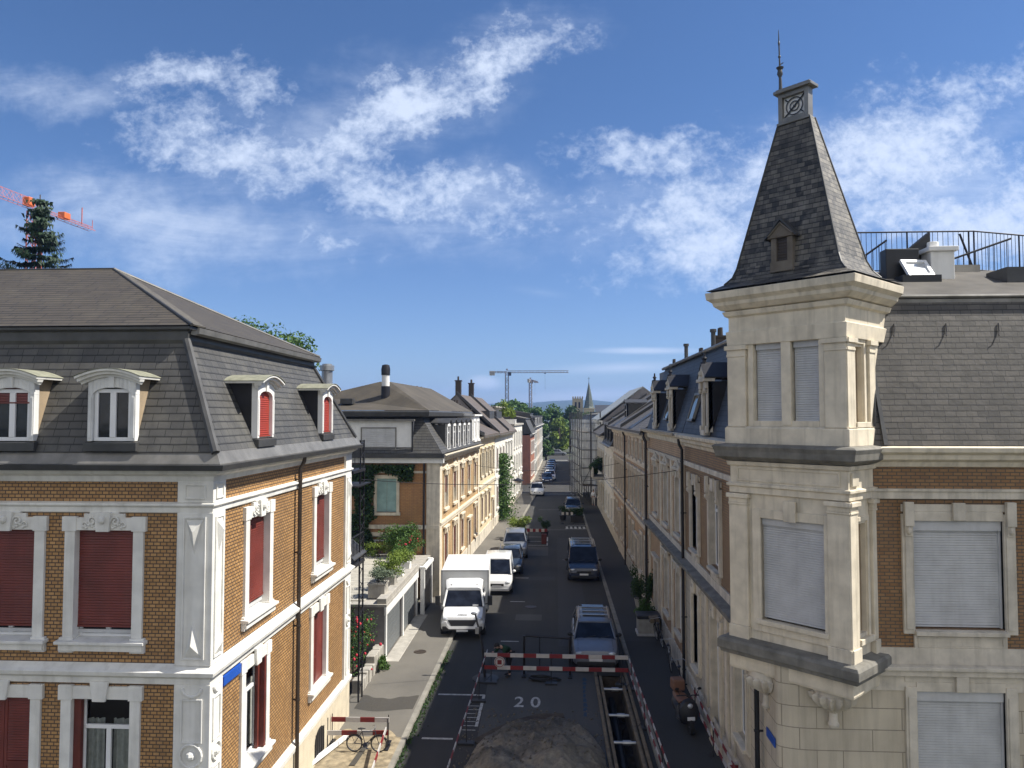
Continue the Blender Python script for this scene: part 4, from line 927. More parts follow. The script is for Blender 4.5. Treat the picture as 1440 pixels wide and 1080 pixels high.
# main roof
mt_ = (5.75, 17.55, 12.68)
m = MB(); m.face([(6.3, 16.7, 9.36), (18, 16.7, 9.36), (18, mt_[1], mt_[2]), (6.8, mt_[1], mt_[2])]); m.build('front_mansard', 'slate_brown', h2)
m = MB(); m.face([(4.82, YE, 9.36), (4.82, 17.4, 9.36), (mt_[0], 17.9, 12.4), (mt_[0], YE, 12.4)]); m.face([(6.3, 16.7, 9.36), (4.82, 17.4, 9.36), (mt_[0], 17.9, 12.4), (6.8, mt_[1], mt_[2])]); ms = m.build('street_mansard', 'slate_blue', h2)
m = MB(); m.fb(F, 7.0, 18, 12.6, 12.68, -.85, -.68); m.tube([(6.95, 17.52, 12.74), (18, 17.52, 12.74)], .045, 8); m.tube([(mt_[0]-.1, 17.8, 12.42), (mt_[0]-.1, YE, 12.42)], .07, 8); m.build('gutter', 'zinc', h2)
m = MB(); m.tube([(7.0, 16.95, 9.5), (7.02, 16.8, 9.9), (7.1, 17.0, 10.8), (7.2, 17.2, 12.6)], .05, 8); m.build('downpipe', 'zinc_dark', h2, smooth=40)
m = MB(); m.hexa([(7.16, 16.64, 9.37), (7.26, 16.66, 9.37), (7.26, 16.76, 9.37), (7.16, 16.76, 9.37), (7.05, 17.46, 12.6), (7.1, 17.47, 12.6), (7.1, 17.56, 12.6), (7.05, 17.56, 12.6)]); m.build('gap_shade_strip', 'zinc_dark', h2)  # dark strip put in for the shadowed gap beside the turret
m = MB(); m.add([(6.9, 17.5, 12.72), (18, 17.5, 12.72), (18, 21.2, 14.02), (8.4, 21.2, 14.02), (mt_[0], 18, 12.45), (mt_[0], YE, 12.45), (8.4, YE, 14.02), (18, YE, 14.02)], [(0, 1, 2, 3), (4, 0, 3, 6, 5), (3, 2, 7, 6)]); m.build('upper_roof', 'felt', h2)
for i in range(6): 
    x = 7.75+i*1.15; m = MB(); m.tube([(x, 17.385, 12.1), (x-.02, 17.33, 11.9), (x-.05, 17.28, 11.8), (x-.07, 17.265, 11.83)], .012, 5); m.build('roof_hook', 'iron', h2)
ck = MB(); ck.box(9.85, 10.45, 19.9, 20.6, 13.4, 14.3); ck.box(9.77, 10.53, 19.82, 20.68, 14.3, 14.42); ck.lathe([(.14, 14.42), (.14, 14.6)], (10.05, 20.2, 0), 10); ck.build('chimney', 'white_paint', h2, bevel=.015)
def skylight(c, w, hh, tilt):
    k = MB(); X = Matrix.Translation(c) @ Matrix.Rotation(R(8), 4, 'Z') @ Matrix.Rotation(tilt, 4, 'X'); k.xf = X
    frame_rect(k, Fr((0, 0), (1, 0), (0, -1)), -w/2, w/2, 0, hh, .1, 0, .08); o = k.build('skylight', 'white_pvc', h2, bevel=.01)
    k = MB(); k.xf = X; k.face([(-w/2+.05, -.04, .05), (w/2-.05, -.04, .05), (w/2-.05, -.04, hh-.05), (-w/2+.05, -.04, hh-.05)]); k.build('pane', 'lamp_glass', o)  # pale pane colour stands in for the bright sky reflected in it
    k = MB(); k.xf = Matrix.Translation(c); k.box(-w/2-.15, w/2+.1, -.1, .5, -.15, .06); k.build('kerb_frame', 'plastic', o)
skylight((9.45, 19.6, 13.55), .72, .62, R(-38))
hk = MB(); hk.prism([(8.6, 20.4, 13.7), (10.1, 20.4, 14.95), (10.1, 20.4, 14.2), (9.0, 20.4, 13.75)], (0, .25, 0)); hk.box(8.75, 9.6, 20.0, 20.38, 13.5, 14.4); hk.build('stair_hatch', 'plastic', h2, bevel=.02)
hk = MB(); hk.box(11.4, 12.6, 19.3, 20.2, 13.35, 13.75); hk.build('roof_hatch', 'zinc_dark', h2); hk = MB(); hk.box(10.7, 11.7, 21, 21.9, 13.9, 14.15); hk.build('roof_hatch', 'concrete', h2)
def railing(par, pts, z0, z1, step=.14, slope=False):
    k = MB()
    for (x0, y0), (x1, y1) in zip(pts, pts[1:]):
        L = math.hypot(x1-x0, y1-y0); n = max(1, int(L/step))
        k.tube([(x0, y0, z1), (x1, y1, z1)], .022, 6); k.tube([(x0, y0, z0+.1), (x1, y1, z0+.1)], .015, 6)
        for i in range(n+1):
            f = i/n; k.tube([(x0+(x1-x0)*f, y0+(y1-y0)*f, z0+(-.2 if i % 12 == 0 else .1)), (x0+(x1-x0)*f, y0+(y1-y0)*f, z1)], .025 if i % 12 == 0 else .008, 5)
    k.build('roof_railing', 'iron', par)
railing(h2, [(8.5, 22), (12.1, 22), (17.8, 24)], 14.1, 15.32)
railing(h2, [(8.5, 22), (8.5, 27)], 14.1, 15.3)
rr = MB(); rr.tube([(11.6, 21.8, 15.2), (11.95, 21.8, 14.2)], .03, 6); rr.build('railing_brace', 'iron', h2)
rr = MB(); rr.tube([(7.9, 21.2, 13.9), (9.3, 21.2, 14.9)], .03, 6)
for i in range(9): rr.tube([(7.9+i*.17, 21.2, 13.5), (7.9+i*.17, 21.2, 13.95+i*.12)], .012, 5)
rr.build('stair_handrail', 'iron', h2); rr = MB(); rr.tube([(10.9, 21.6, 14.3), (12.9, 21.6, 15.0)], .03, 6)
for i in range(12): rr.tube([(10.9+i*.17, 21.6, 13.9), (10.9+i*.17, 21.6, 14.3+i*.06)], .01, 5)
rr.build('stair_handrail', 'iron', h2)
def pediment_dormer(house, F, w=.95, deep=.9, par=None, stone='pale_stone'):
    P, Z = F.P, F.z; a = w/2
    b = MB()
    for s in (-1, 1): u0, u1 = sorted((s*a*.55, s*a)); b.fb(F, u0, u1, Z, Z+1.55, -.15, .02); b.fb(F, min(s*a*.5, s*a*1.12), max(s*a*.5, s*a*1.12), Z+1.35, Z+1.56, 0, .09); b.fb(F, min(s*a*.6, s*a*1.1), max(s*a*.6, s*a*1.1), Z-.02, Z+.2, 0, .07); b.blob(P(s*a*.8, Z+1.28, .05), (.07, .07, .09))
    b.fb(F, -a*.55, a*.55, Z+1.3, Z+1.55, -.15, 0); b.fb(F, -a*.6, a*.6, Z-.1, Z+.06, -.1, .1)
    b.fb(F, -a*1.25, a*1.25, Z+1.56, Z+1.66, -.2, .15); b.prism([P(-a*1.25, Z+1.66, .1), P(a*1.25, Z+1.66, .1), P(0, Z+2.1, .1)], P(0, 0, -.25)-P(0, 0, .1)); b.blob(P(0, Z+1.82, .1), (.1, .06, .1))
    o = b.build('dormer', stone, house, bevel=.01)
    c = MB()
    for s in (-1, 1): c.face([P(s*a, Z, -.02), P(s*a, Z+1.56, -.02), P(s*a, Z+1.56, -deep), P(s*a, Z+.2, -.15)])
    c.prism([P(-a*1.3, Z+1.662, .12), P(0, Z+2.13, .12), P(a*1.3, Z+1.662, .12), P(a*1.3, Z+1.7, .12), P(0, Z+2.18, .12), P(-a*1.3, Z+1.7, .12)], P(0, 0, -deep-.25)-P(0, 0, .12)); c.tube([P(0, Z+2.1, .0), P(0, Z+2.5, 0)], [.07, .03], 6); c.blob(P(0, Z+2.3, 0), (.09, .09, .06)); c.build('dormer_roof', 'iron', o)
    k = MB(); k.face([P(-a*.6, Z, -.06), P(a*.6, Z, -.06), P(a*.6, Z+1.4, -.06), P(-a*.6, Z+1.4, -.06)]); k.build('pane', 'glass', o)
    return o
pediment_dormer(h2, Fz((4.72, 23.6), (0, -1), (-1, 0), 9.5))
def roofwin(house, y, x, z, w=.55, hh=1.0, sl=.31):
    k = MB(); q = lambda yy, t, d: (x+t*sl-d, yy, z+t+d*.3)
    for (ya, yb, ta, tb) in ((y-w, y-w+.08, 0, hh), (y+w-.08, y+w, 0, hh), (y-w, y+w, 0, .08), (y-w, y+w, hh-.08, hh)): k.hexa([q(ya, ta, 0), q(yb, ta, 0), q(yb, ta, .09), q(ya, ta, .09), q(ya, tb, 0), q(yb, tb, 0), q(yb, tb, .09), q(ya, tb, .09)])
    o = k.build('roof_window', 'zinc', house); k = MB(); k.face([q(y-w+.04, .04, .06), q(y+w-.04, .04, .06), q(y+w-.04, hh-.04, .06), q(y-w+.04, hh-.04, .06)]); k.build('pane', 'glass', o)
roofwin(h2, 27.0, 4.92, 9.8)
for y, x in ((19.4, 6.4), (23.9, 6.8)): fl_ = MB(); fl_.lathe([(.09, 12.4), (.09, 13.3), (.12, 13.3), (.12, 13.4)], (x, y, 0), 8); fl_.build('flue', 'zinc_dark', h2)
sg = MB(); sg.fb(G, 17.1, 17.75, 2.68, 2.88, .02, .04); o = sg.build('street_sign', 'sign_blue'); tag(o, 'blue street name sign on the shaded cream stone wall under the turret', 'street sign', 'blue street name signs')
# ------------------------------------------------------------------ row houses along the street
TPL = {}
def wtpl(w, h, style, tm, col=None, grand=0):
    key = (w, h, style, tm, col, grand)
    if key in TPL: return TPL[key]
    a = w/2; L = LOC; m = MB()
    for s in (-1, 1): u0, u1 = sorted((s*a, s*(a+.16))); m.fb(L, u0, u1, -.02, h, -.2, .06)
    m.fb(L, -a-.16, a+.16, h, h+.2, -.2, .06); m.fb(L, -a-.22, a+.22, -.16, 0, -.2, .14, 0, .02)
    if grand:
        m.fb(L, -.1, .1, h, h+.32, .06, .12); m.fb(L, -a-.26, a+.26, h+.3, h+.4, 0, .16)
        for s in (-1, 1): u0, u1 = sorted((s*(a+.02), s*(a+.16))); m.fb(L, u0, u1, h+.02, h+.3, .061, .13)
        if grand > 1: m.prism([L.P(-a-.2, h+.401, .1), L.P(a+.2, h+.401, .1), L.P(0, h+.75, .1)], (0, .1, 0)); m.blob(L.P(0, h+.5, .11), (.12, .06, .1), n=6, m=4)
    s = MB(); frame_rect(s, L, -a, a, 0, h, .07, -.16, -.1); s.fb(L, -.05, .05, .07, h*.72, -.16, -.095); s.fb(L, -a+.07, a-.07, h*.72, h*.72+.07, -.16, -.09)
    p = MB(); p.face([L.P(-a, 0, -.14), L.P(a, 0, -.14), L.P(a, h, -.14), L.P(-a, h, -.14)])
    ch = [['sash', s.mesh('sash', ['white_pvc']), []], ['pane', p.mesh('pane', ['glass']), []]]
    if style == 'closed':
        r = MB(); louvre_leaf(r, L, -a, -.01, .02, h, -.04); louvre_leaf(r, L, .01, a, .02, h, -.04); ch = [['shutter', r.mesh('shutter', [col]), []]]
    elif style == 'open':
        for q in (-1, 1): r = MB(); u0, u1 = sorted((q*(a+.03), q*(a+.03+a*.9))); louvre_leaf(r, L, u0, u1, .02, h, .11); ch.append(['shutter', r.mesh('shutter', [col]), []])
    elif style == 'roller': r = MB(); slats(r, L, -a, a, .25, h, -.05, .1); ch = ch[:1]+[['shutter', r.mesh('shutter', [col]), []]]; ch[0] = ['pane', p.mesh('pane', ['glass']), []]
    elif style == 'half': r = MB(); slats(r, L, -a, a, h*.45, h, -.05, .1); ch.append(['shutter', r.mesh('shutter', [col]), []])
    TPL[key] = ['window', m.mesh('window', [tm]), ch]; return TPL[key]
def door_tpl(w, h, tm, col):
    key = ('door', w, h, tm, col)
    if key in TPL: return TPL[key]
    a = w/2; L = LOC; m = MB(); frame_rect(m, L, -a-.2, a+.2, -.1, h+.22, .2, -.2, .09); m.fb(L, -a-.3, a+.3, h+.22, h+.34, 0, .2)
    d = MB(); d.fb(L, -a, a, .1, h, -.16, -.1); 
    for q in (-1, 1):
        for (z0, z1) in ((.25, 1.0), (1.1, h-.15)): u0, u1 = sorted((q*.08, q*(a-.08))); frame_rect(d, L, u0, u1, z0, z1, .05, -.1, -.08)
    TPL[key] = ['doorway', m.mesh('doorway', [tm]), [['door', d.mesh('door', [col]), []]]]; return TPL[key]
def facade(h, F, W, zc, floors, wm, tm, base=.9, u_off=0, strings=(), rev=.2, zbot=0):
    """floors: (z, h, w, [u...], style, colour, grand)"""
    ops = []
    for z, hh, w, us, st, col, gr in floors:
        for u in us: ops.append((u-w/2-.02, u+w/2+.02, z, z+hh))
    m = MB(); m.wall(F, u_off, W, zbot, zc, ops, rev); m.build('wall', wm, h)
    for z, hh, w, us, st, col, gr in floors:
        for u in us:
            t = door_tpl(w, hh, tm, col) if st == 'door' else wtpl(w, hh, st, tm, col, gr); inst(t, h, F.P(u, z), F.rz())
    if base: m = MB(); m.fb(F, u_off, W, -.05, base, .0, .05); m.build('plinth', 'pale_stone', h)
    for z, t, d in strings: m = MB(); m.fb(F, u_off, W, z, z+t*.6, 0, d*.6); m.fb(F, u_off, W, z+t*.601, z+t, 0, d); m.build('string_course', tm, h)
def corn(h, F, W, z, tm, d=.4, hh=.4, u0=0):
    P = [F.P(u0, 0).xy, F.P(W, 0).xy]
    m = MB(); m.sweep(P, [(0, z-hh), (d*.25, z-hh+.02), (d*.35, z-hh*.5), (d*.85, z-hh*.35), (d, z-.08), (d, z), (0, z)]); o = m.build('cornice', tm, h)
    m = MB(); m.sweep(P, [(d-.02, z-.1), (d+.1, z-.1), (d+.12, z), (d+.08, z), (d+.06, z-.05), (d-.02, z-.04)]); m.build('gutter', 'zinc', o)
def gable_roof(h, F, W, z, zr, D, mat, over=.45, verge=True, party=True):
    m = MB(); t = .12
    for a, b in ((over, -D/2), (-D-over, -D/2)):
        zz = z if a > 0 else z
        m.hexa([F.P(0, zz, a), F.P(W, zz, a), F.P(W, zr, b), F.P(0, zr, b), F.P(0, zz+t, a), F.P(W, zz+t, a), F.P(W, zr+t, b), F.P(0, zr+t, b)])
    r = m.build('roof', mat, h)
    for u in (0.02, W-.02): g = MB(); g.face([F.P(u, z-.5, 0), F.P(u, z-.5, -D), F.P(u, z, -D), F.P(u, zr, -D/2), F.P(u, z, 0)]); g.build('gable_wall', 'render_grey', h)
    if party:
        g = MB(); u = .0
        g.hexa([F.P(-.12, z+.05, over), F.P(.12, z+.05, over), F.P(.12, zr+.05, -D/2), F.P(-.12, zr+.05, -D/2), F.P(-.12, z+.34, over), F.P(.12, z+.34, over), F.P(.12, zr+.36, -D/2), F.P(-.12, zr+.36, -D/2)]); g.build('party_wall', 'zinc_dark', r)
    return r
def chimney(par, F, u, d, z0, z1, mat='render_grey', w=.5, pots=2):
    m = MB(); m.fb(F, u-w/2, u+w/2, z0, z1, d-.25, d+.25); m.fb(F, u-w/2-.06, u+w/2+.06, z1, z1+.1, d-.31, d+.31)
    for k in range(pots): c = F.P(u-w*.25+k*w*.5, 0, d); m.lathe([(.09, z1+.1), (.08, z1+.45)], (c.x, c.y, 0), 8)
    m.build('chimney', mat, par)
def rdormer(h, F, u, z, d, w=1.0, hh=1.25, deep=1.0, tm='white_paint', roofm='zinc_dark', col=None):
    key = ('dormer', w, hh, deep, tm, roofm, col)
    if key not in TPL:
        L = LOC; a = w/2; m = MB()
        for s in (-1, 1): u0, u1 = sorted((s*(a-.13), s*a)); m.fb(L, u0, u1, 0, hh, -.1, .03)
        m.fb(L, -a, a, hh, hh+.15, -.1, .05); m.fb(L, -a, a, -.1, .06, -.1, .06)
        c = MB()
        for s in (-1, 1): c.face([L.P(s*a, 0, 0), L.P(s*a, hh+.1, 0), L.P(s*a, hh+.1, -deep), L.P(s*a, .1, -.05)])
        c.prism([L.P(-a-.12, hh+.151, .15), L.P(0, hh+.4, .15), L.P(a+.12, hh+.151, .15), L.P(a+.12, hh+.21, .15), L.P(0, hh+.47, .15), L.P(-a-.12, hh+.21, .15)], (0, deep+.3, 0))
        m.prism([L.P(-a, hh+.15, .03), L.P(a, hh+.15, .03), L.P(0, hh+.4, .03)], (0, .1, 0))
        p = MB(); p.face([L.P(-a, 0, -.06), L.P(a, 0, -.06), L.P(a, hh, -.06), L.P(-a, hh, -.06)]); s_ = MB(); s_.fb(L, -.04, .04, .06, hh, -.06, -.02); s_.fb(L, -a+.13, a-.13, hh*.7, hh*.7+.06, -.06, -.021)
        TPL[key] = ['dormer', m.mesh('dormer', [tm]), [['dormer_roof', c.mesh('dormer_roof', [roofm]), []], ['pane', p.mesh('pane', ['glass' if not col else col]), []], ['sash', s_.mesh('sash', ['white_pvc']), []]]]
    inst(TPL[key], h, F.P(u, z, d), F.rz())
def mansard(h, F, W, z, zt, run, D, zr, mat, upm, over=.25, u0=0):
    m = MB(); m.face([F.P(u0, z, over), F.P(W, z, over), F.P(W, zt, -run), F.P(u0, zt, -run)]); m.face([F.P(u0, z, -D-over), F.P(W, z, -D-over), F.P(W, zt, -D+run), F.P(u0, zt, -D+run)])
    for u in (u0, W): m.face([F.P(u, z, over), F.P(u, zt, -run), F.P(u, zt, -D+run), F.P(u, z, -D-over)])
    r = m.build('mansard_roof', mat, h); m = MB()
    m.face([F.P(u0, zt+.03, -run+.15), F.P(W, zt+.03, -run+.15), F.P(W, zr, -D/2), F.P(u0, zr, -D/2)]); m.face([F.P(u0, zt+.03, -D+run-.15), F.P(W, zt+.03, -D+run-.15), F.P(W, zr, -D/2), F.P(u0, zr, -D/2)])
    for u in (u0, W): m.face([F.P(u, zt, -run), F.P(u, zr, -D/2), F.P(u, zt, -D+run)])
    m.build('upper_roof', upm, h); m = MB(); m.tube([F.P(u0, zt, -run+.12), F.P(W, zt, -run+.12)], .07, 6); m.build('roof_edge', 'zinc_dark', r); return r
def house(name, label, p0, p1): return thing(name, label, 'house', (p0[0], p0[1], 0), world=True), Fr(p0, (p1[0]-p0[0], p1[1]-p0[1]), (p1[1]-p0[1], -(p1[0]-p0[0]))), math.dist(p0, p1)
def spread(W, n, m=.9): return [m+(W-2*m)*(i+.5)/n for i in range(n)]
def backwalls(h, F, W, zc, D, mat):
    m = MB(); m.face([F.P(0, 0, 0), F.P(0, 0, -D), F.P(0, zc, -D), F.P(0, zc, 0)]); m.face([F.P(W, 0, 0), F.P(W, 0, -D), F.P(W, zc, -D), F.P(W, zc, 0)]); m.face([F.P(0, 0, -D), F.P(W, 0, -D), F.P(W, zc, -D), F.P(0, zc, -D)]); m.build('rear_wall', mat, h)

# second house on the left: hipped roof, white attic, teal shutters
hB, F, W_ = house('row_house', 'ochre house with a white attic storey, teal shutters and ivy', (-6.3, 41), (-5.72, 57))
us = spread(W_, 5, .6)
M['ochre_wall'] = brick('ochre_brick', (.60, .40, .20), (.53, .34, .16), (.30, .22, .13), .24, .09, bmp=.2)  # lighter ochre brick of the street facade
facade(hB, F, W_, 7.5, [(4.75, 1.85, .95, us, 'half', 'dark_red', 2), (1.4, 1.9, .95, us[:3]+us[4:], 'closed', 'dark_red', 1), (.15, 2.6, 1.0, [us[3]], 'door', 'dark_red', 0)], 'ochre_wall', 'cream_stone', 1.0, 0, ((3.85, .3, .16), (6.95, .15, .08)), .2)
corn(hB, F, W_, 7.85, 'cream_stone', .4, .42)
for u in (.35, W_-.35, us[2]-1.6): 
    for z0, z1 in ((1.0, 3.85), (4.16, 7.4)): m = MB(); m.fb(F, u-.3, u+.3, z0, z1, 0, .07); m.build('stone_pilaster', 'cream_stone', hB)
FB = Fr((0, 41), (1, 0), (0, -1))
M['brick_orange'] = brick('brick_orange', (.46, .235, .09), (.40, .19, .07), (.28, .15, .07), .24, .085, bmp=.2)
m = MB(); m.wall(FB, -14.5, -6.3, 0, 7.45, [(-9.75, -8.62, 4.7, 6.55), (-10.5, -9.2, 2.35, 3.4)]); m.build('front_wall', 'brick_orange', hB)
backwalls(hB, Fr((-6.3, 41), (.58, 16), (16, -.58)), W_, 7.5, 8.2, 'brick_orange')
inst(wtpl(1.1, 1.85, 'closed', 'cream_stone', 'teal'), hB, (-9.19, 41, 4.7), 0)
inst(wtpl(1.26, 1.05, 'plain', 'cream_stone'), hB, (-9.85, 41, 2.35), 0)
m = MB(); m.fb(FB, -6.97, -6.23, 0, 7.4, -.05, .08); m.build('corner_pilaster', 'pale_stone', hB); m = MB(); m.fb(FB, -14.5, -6.25, 6.85, 6.97, 0, .07); m.fb(FB, -14.5, -6.25, 3.8, 4.02, 0, .12); m.build('string_course', 'pale_stone', hB)
m = MB(); m.fb(FB, -14.7, -6.0, 7.42, 7.7, 0, .3); m.build('cornice', 'white_paint', hB); m = MB(); m.fb(FB, -14.7, -5.95, 7.7, 7.95, .05, .48); m.build('gutter', 'zinc_dark', hB)
downpipe(hB, FB, -7.1, .1, 7.5, .12, 'iron')
# its attic
MS = MB(); e = (-6.05, 40.6); tcx = (-7.35, 41.5); zT = 9.95
MS.face([(-14.5, e[1], 7.95), (e[0], e[1], 7.95), (tcx[0], tcx[1], zT), (-14.5, tcx[1], zT)]); MS.face([(e[0], e[1], 7.95), (-5.45, 57, 7.95), (-6.75, 57, zT), (tcx[0], tcx[1], zT)]); MS.face([(-5.45, 57, 7.95), (-14.5, 57, 7.95), (-14.5, 57, zT), (-6.75, 57, zT)])
rB = MS.build('mansard_roof', 'slate_dark', hB)
m = MB(); m.box(-13, -7.75, 40.75, 43, 8.0, 9.72); m.build('attic_bay', 'white_paint', hB); Fa = Fr((0, 40.75), (1, 0), (0, -1))
m = MB(); frame_rect(m, Fa, -10.6, -8.62, 8.15, 9.38, .06, .0, .05); o = m.build('attic_window', 'zinc', hB); m = MB(); slats(m, Fa, -10.54, -8.68, 8.3, 9.32, .02, .11); m.build('roller_shutter', 'grey_shutter', o)
m = MB(); m.fb(Fa, -13.2, -7.6, 9.72, 9.82, -.1, .25); m.build('attic_roof', 'zinc', hB)
m = MB(); m.tube([(-7.72, 40.68, 8), (-7.72, 40.68, 9.7)], .05, 8); m.build('downpipe', 'iron', hB)
m = MB(); ez = 10.3; ec = (-6.95, 41.0)
m.sweep([(-14.5, ec[1]), ec, (-6.3, 57)], [(-.9, 9.9), (-.02, 9.95), (.1, 10.0), (.14, 10.22), (.1, 10.3), (-.9, 10.3)]); m.build('roof_fascia', 'zinc_dark', hB)
m = MB(); A = (-10.0, 45.2, 12.1); B_ = (-9.4, 57, 12.1); m.face([(-14.5, ec[1]-.1, 10.32), (ec[0]+.1, ec[1]-.1, 10.32), A, (-10.6, 45.2, 12.1), (-14.5, 45.2, 11.2)]); m.face([(ec[0]+.1, ec[1]-.1, 10.32), (-6.2, 57, 10.32), B_, A]); m.face([A, B_, (-14.5, 57, 11.2), (-14.5, 45.2, 11.2), (-10.6, 45.2, 12.1)])
M['hip_felt'] = plain('hip_roof_sheet', (.075, .063, .046), .8, var=.4, scale=.7, streak=.3)
m.build('hip_roof', 'hip_felt', hB)
m = MB(); m.lathe([(.23, 11.2), (.23, 12.6)], (-9.84, 43.4, 0), 14, 0); m.lathe([(.26, 12.4), (.27, 12.75), (.22, 12.98), (.1, 13.03)], (-9.84, 43.4, 0), 14, 1); m.lathe([(.26, 11.0), (.26, 11.75)], (-9.84, 43.4, 0), 14, 1); m.build('flue', ['white_paint', 'iron'], rB, smooth=40)
m = MB(); m.box(-12.2, -11.5, 42.2, 42.9, 10.7, 11.0); m.build('roof_hatch', 'zinc_dark', rB)
for i, u in enumerate(spread(W_-4.5, 5, .9)): rdormer(hB, F, u+.4, 8.05, .12, .95, 1.35, .9)
m = MB(); m.fb(F, W_-3.9, W_-.2, 7.95, 10.0, -1.0, .1); m.fb(F, W_-4.1, W_, 10.0, 10.12, -1.2, .3); o = m.build('attic_bay', 'white_paint', hB)
for u in (W_-3, W_-1.2): inst(wtpl(.9, 1.3, 'plain', 'white_paint'), hB, F.P(u, 8.3, .1), F.rz())

# further houses on the left
hC, F, W_ = house('row_house', 'cream and ochre house under a brown tiled roof with two dark chimney stacks', (-5.7, 57.05), (-5.3, 67.35))
us = spread(W_, 4, .5)
M['cream_wall'] = plain('cream_render', (.66, .55, .36), .85, var=.1, streak=.25)
facade(hC, F, W_, 8.1, [(5.3, 1.8, .9, us, 'open', 'plaster_base', 1), (1.7, 1.9, .9, us[:3], 'closed', 'dark_red', 1), (.15, 2.5, 1.0, us[3:], 'door', 'dark_red', 0)], 'cream_wall', 'cream_stone', 1.0, 0, ((4.3, .3, .16),))
corn(hC, F, W_, 8.4, 'cream_stone'); r = gable_roof(hC, F, W_, 8.4, 11.2, 11, 'tile_brown'); backwalls(hC, F, W_, 8.1, 11, 'render_grey')
for u in (.9, 2.4, 4.4, 5.6): chimney(r, F, u, -2.6 if u > 3 else -5, 9, 10.9 if u > 3 else 11.9, 'iron_brown', .42, 1)
m = MB()
for i in range(24): m.tube([F.P(.3+i*.4, 10.9, -4.7), F.P(.3+i*.4, 11.8, -4.7)], .015, 4)
m.tube([F.P(.2, 11.8, -4.7), F.P(W_, 11.8, -4.7)], .03, 5); m.build('roof_railing', 'iron', r)
hD, F, W_ = house('row_house', 'white house with red shutters and an ivy column, halfway down the left side', (-5.28, 67.4), (-4.6, 84.6))
us = spread(W_, 6, .4)
M['white_wall'] = plain('white_render', (.72, .69, .62), .85, var=.1, streak=.2); M['yellow_wall'] = plain('yellow_render', (.68, .60, .40), .85, var=.1, streak=.2)
facade(hD, F, W_, 8.0, [(5.1, 1.9, .95, us[:3], 'closed', 'red_paint', 0), (5.1, 1.9, .95, us[3:], 'plain', None, 1), (1.6, 1.9, .95, us[:2], 'closed', 'red_paint', 0), (1.6, 1.9, .95, us[3:], 'plain', None, 0), (.15, 2.4, 1.0, us[2:3], 'door', 'dark_red', 0)], 'white_wall', 'white_stone', .9, 0, ((4.2, .25, .14),))
corn(hD, F, W_, 8.3, 'cream_stone'); r = gable_roof(hD, F, W_, 8.3, 11.9, 7, 'tile_brown'); backwalls(hD, F, W_, 8, 7, 'render_grey')
g2 = MB(); g2.hexa([F.P(8.4, 8.35, .45), F.P(8.65, 8.35, .45), F.P(8.65, 11.9, -3.5), F.P(8.4, 11.9, -3.5), F.P(8.4, 8.7, .45), F.P(8.65, 8.7, .45), F.P(8.65, 12.3, -3.5), F.P(8.4, 12.3, -3.5)]); g2.build('party_wall', 'zinc_dark', r)
for q in ((4.2, 8.0), (10, 15)): m = MB(); m.fb(F, q[0], q[1], 8.6, 10.5, -3.4, -1.0); m.build('roof_bay', 'zinc_dark', hD)
chimney(r, F, 1.0, -3.5, 11.8, 13.2, 'iron_brown', .5, 1); chimney(r, F, 9.0, -3.5, 11.8, 13.3, 'iron_brown', .5, 2)
hE, F, W_ = house('row_house', 'plain white house with a planted roof terrace, last before the left junction', (-4.58, 84.65), (-4.05, 97))
us = spread(W_, 4, .4)
facade(hE, F, W_, 8.9, [(6.3, 1.8, 1.0, us, 'plain', None, 0), (3.6, 1.8, 1.0, us, 'plain', None, 0), (.9, 1.8, 1.0, us[:3], 'plain', None, 0), (.15, 2.3, 1.0, us[3:], 'door', 'zinc_dark', 0)], 'white_wall', 'white_stone', .6)
backwalls(hE, F, W_, 8.9, 11, 'white_wall'); m = MB(); m.fb(F, -.1, W_+.1, 8.9, 9.1, -11.1, .2); m.fb(F, 1, W_-2, 9.1, 11.0, -9, -2.5); m.fb(F, .6, W_-1.6, 11, 11.15, -9.3, -2.0); m.build('flat_roof', 'concrete', hE)
hF, F, W_ = house('row_house', 'salmon red brick house on the far side of the left junction', (-3.35, 109), (-3.0, 119))
us = spread(W_, 4, .4); M['salmon'] = brick('salmon_brick', (.48, .19, .12), (.42, .16, .10), (.3, .16, .12), .24, .09, bmp=.2)
facade(hF, F, W_, 7.2, [(4.5, 1.7, .9, us, 'plain', None, 0), (1.3, 1.7, .9, us, 'plain', None, 0)], 'salmon', 'white_stone', .6); backwalls(hF, F, W_, 7.2, 11, 'salmon'); corn(hF, F, W_, 7.4, 'white_stone'); mansard(hF, F, W_, 7.4, 9.6, .8, 11, 10.6, 'slate_dark', 'felt')
fc = Fr((0, 109), (1, 0), (0, -1))
for x in (-5.2, -8): inst(wtpl(.9, 1.7, 'plain', 'white_stone'), hF, (x, 109, 4.5), 0); inst(wtpl(.9, 1.7, 'plain', 'white_stone'), hF, (x, 109, 1.3), 0)
M['pastel_grey'] = plain('grey_render', (.50, .50, .48), .85, var=.1); M['pastel_pink'] = plain('pink_render', (.60, .50, .42), .85, var=.1)
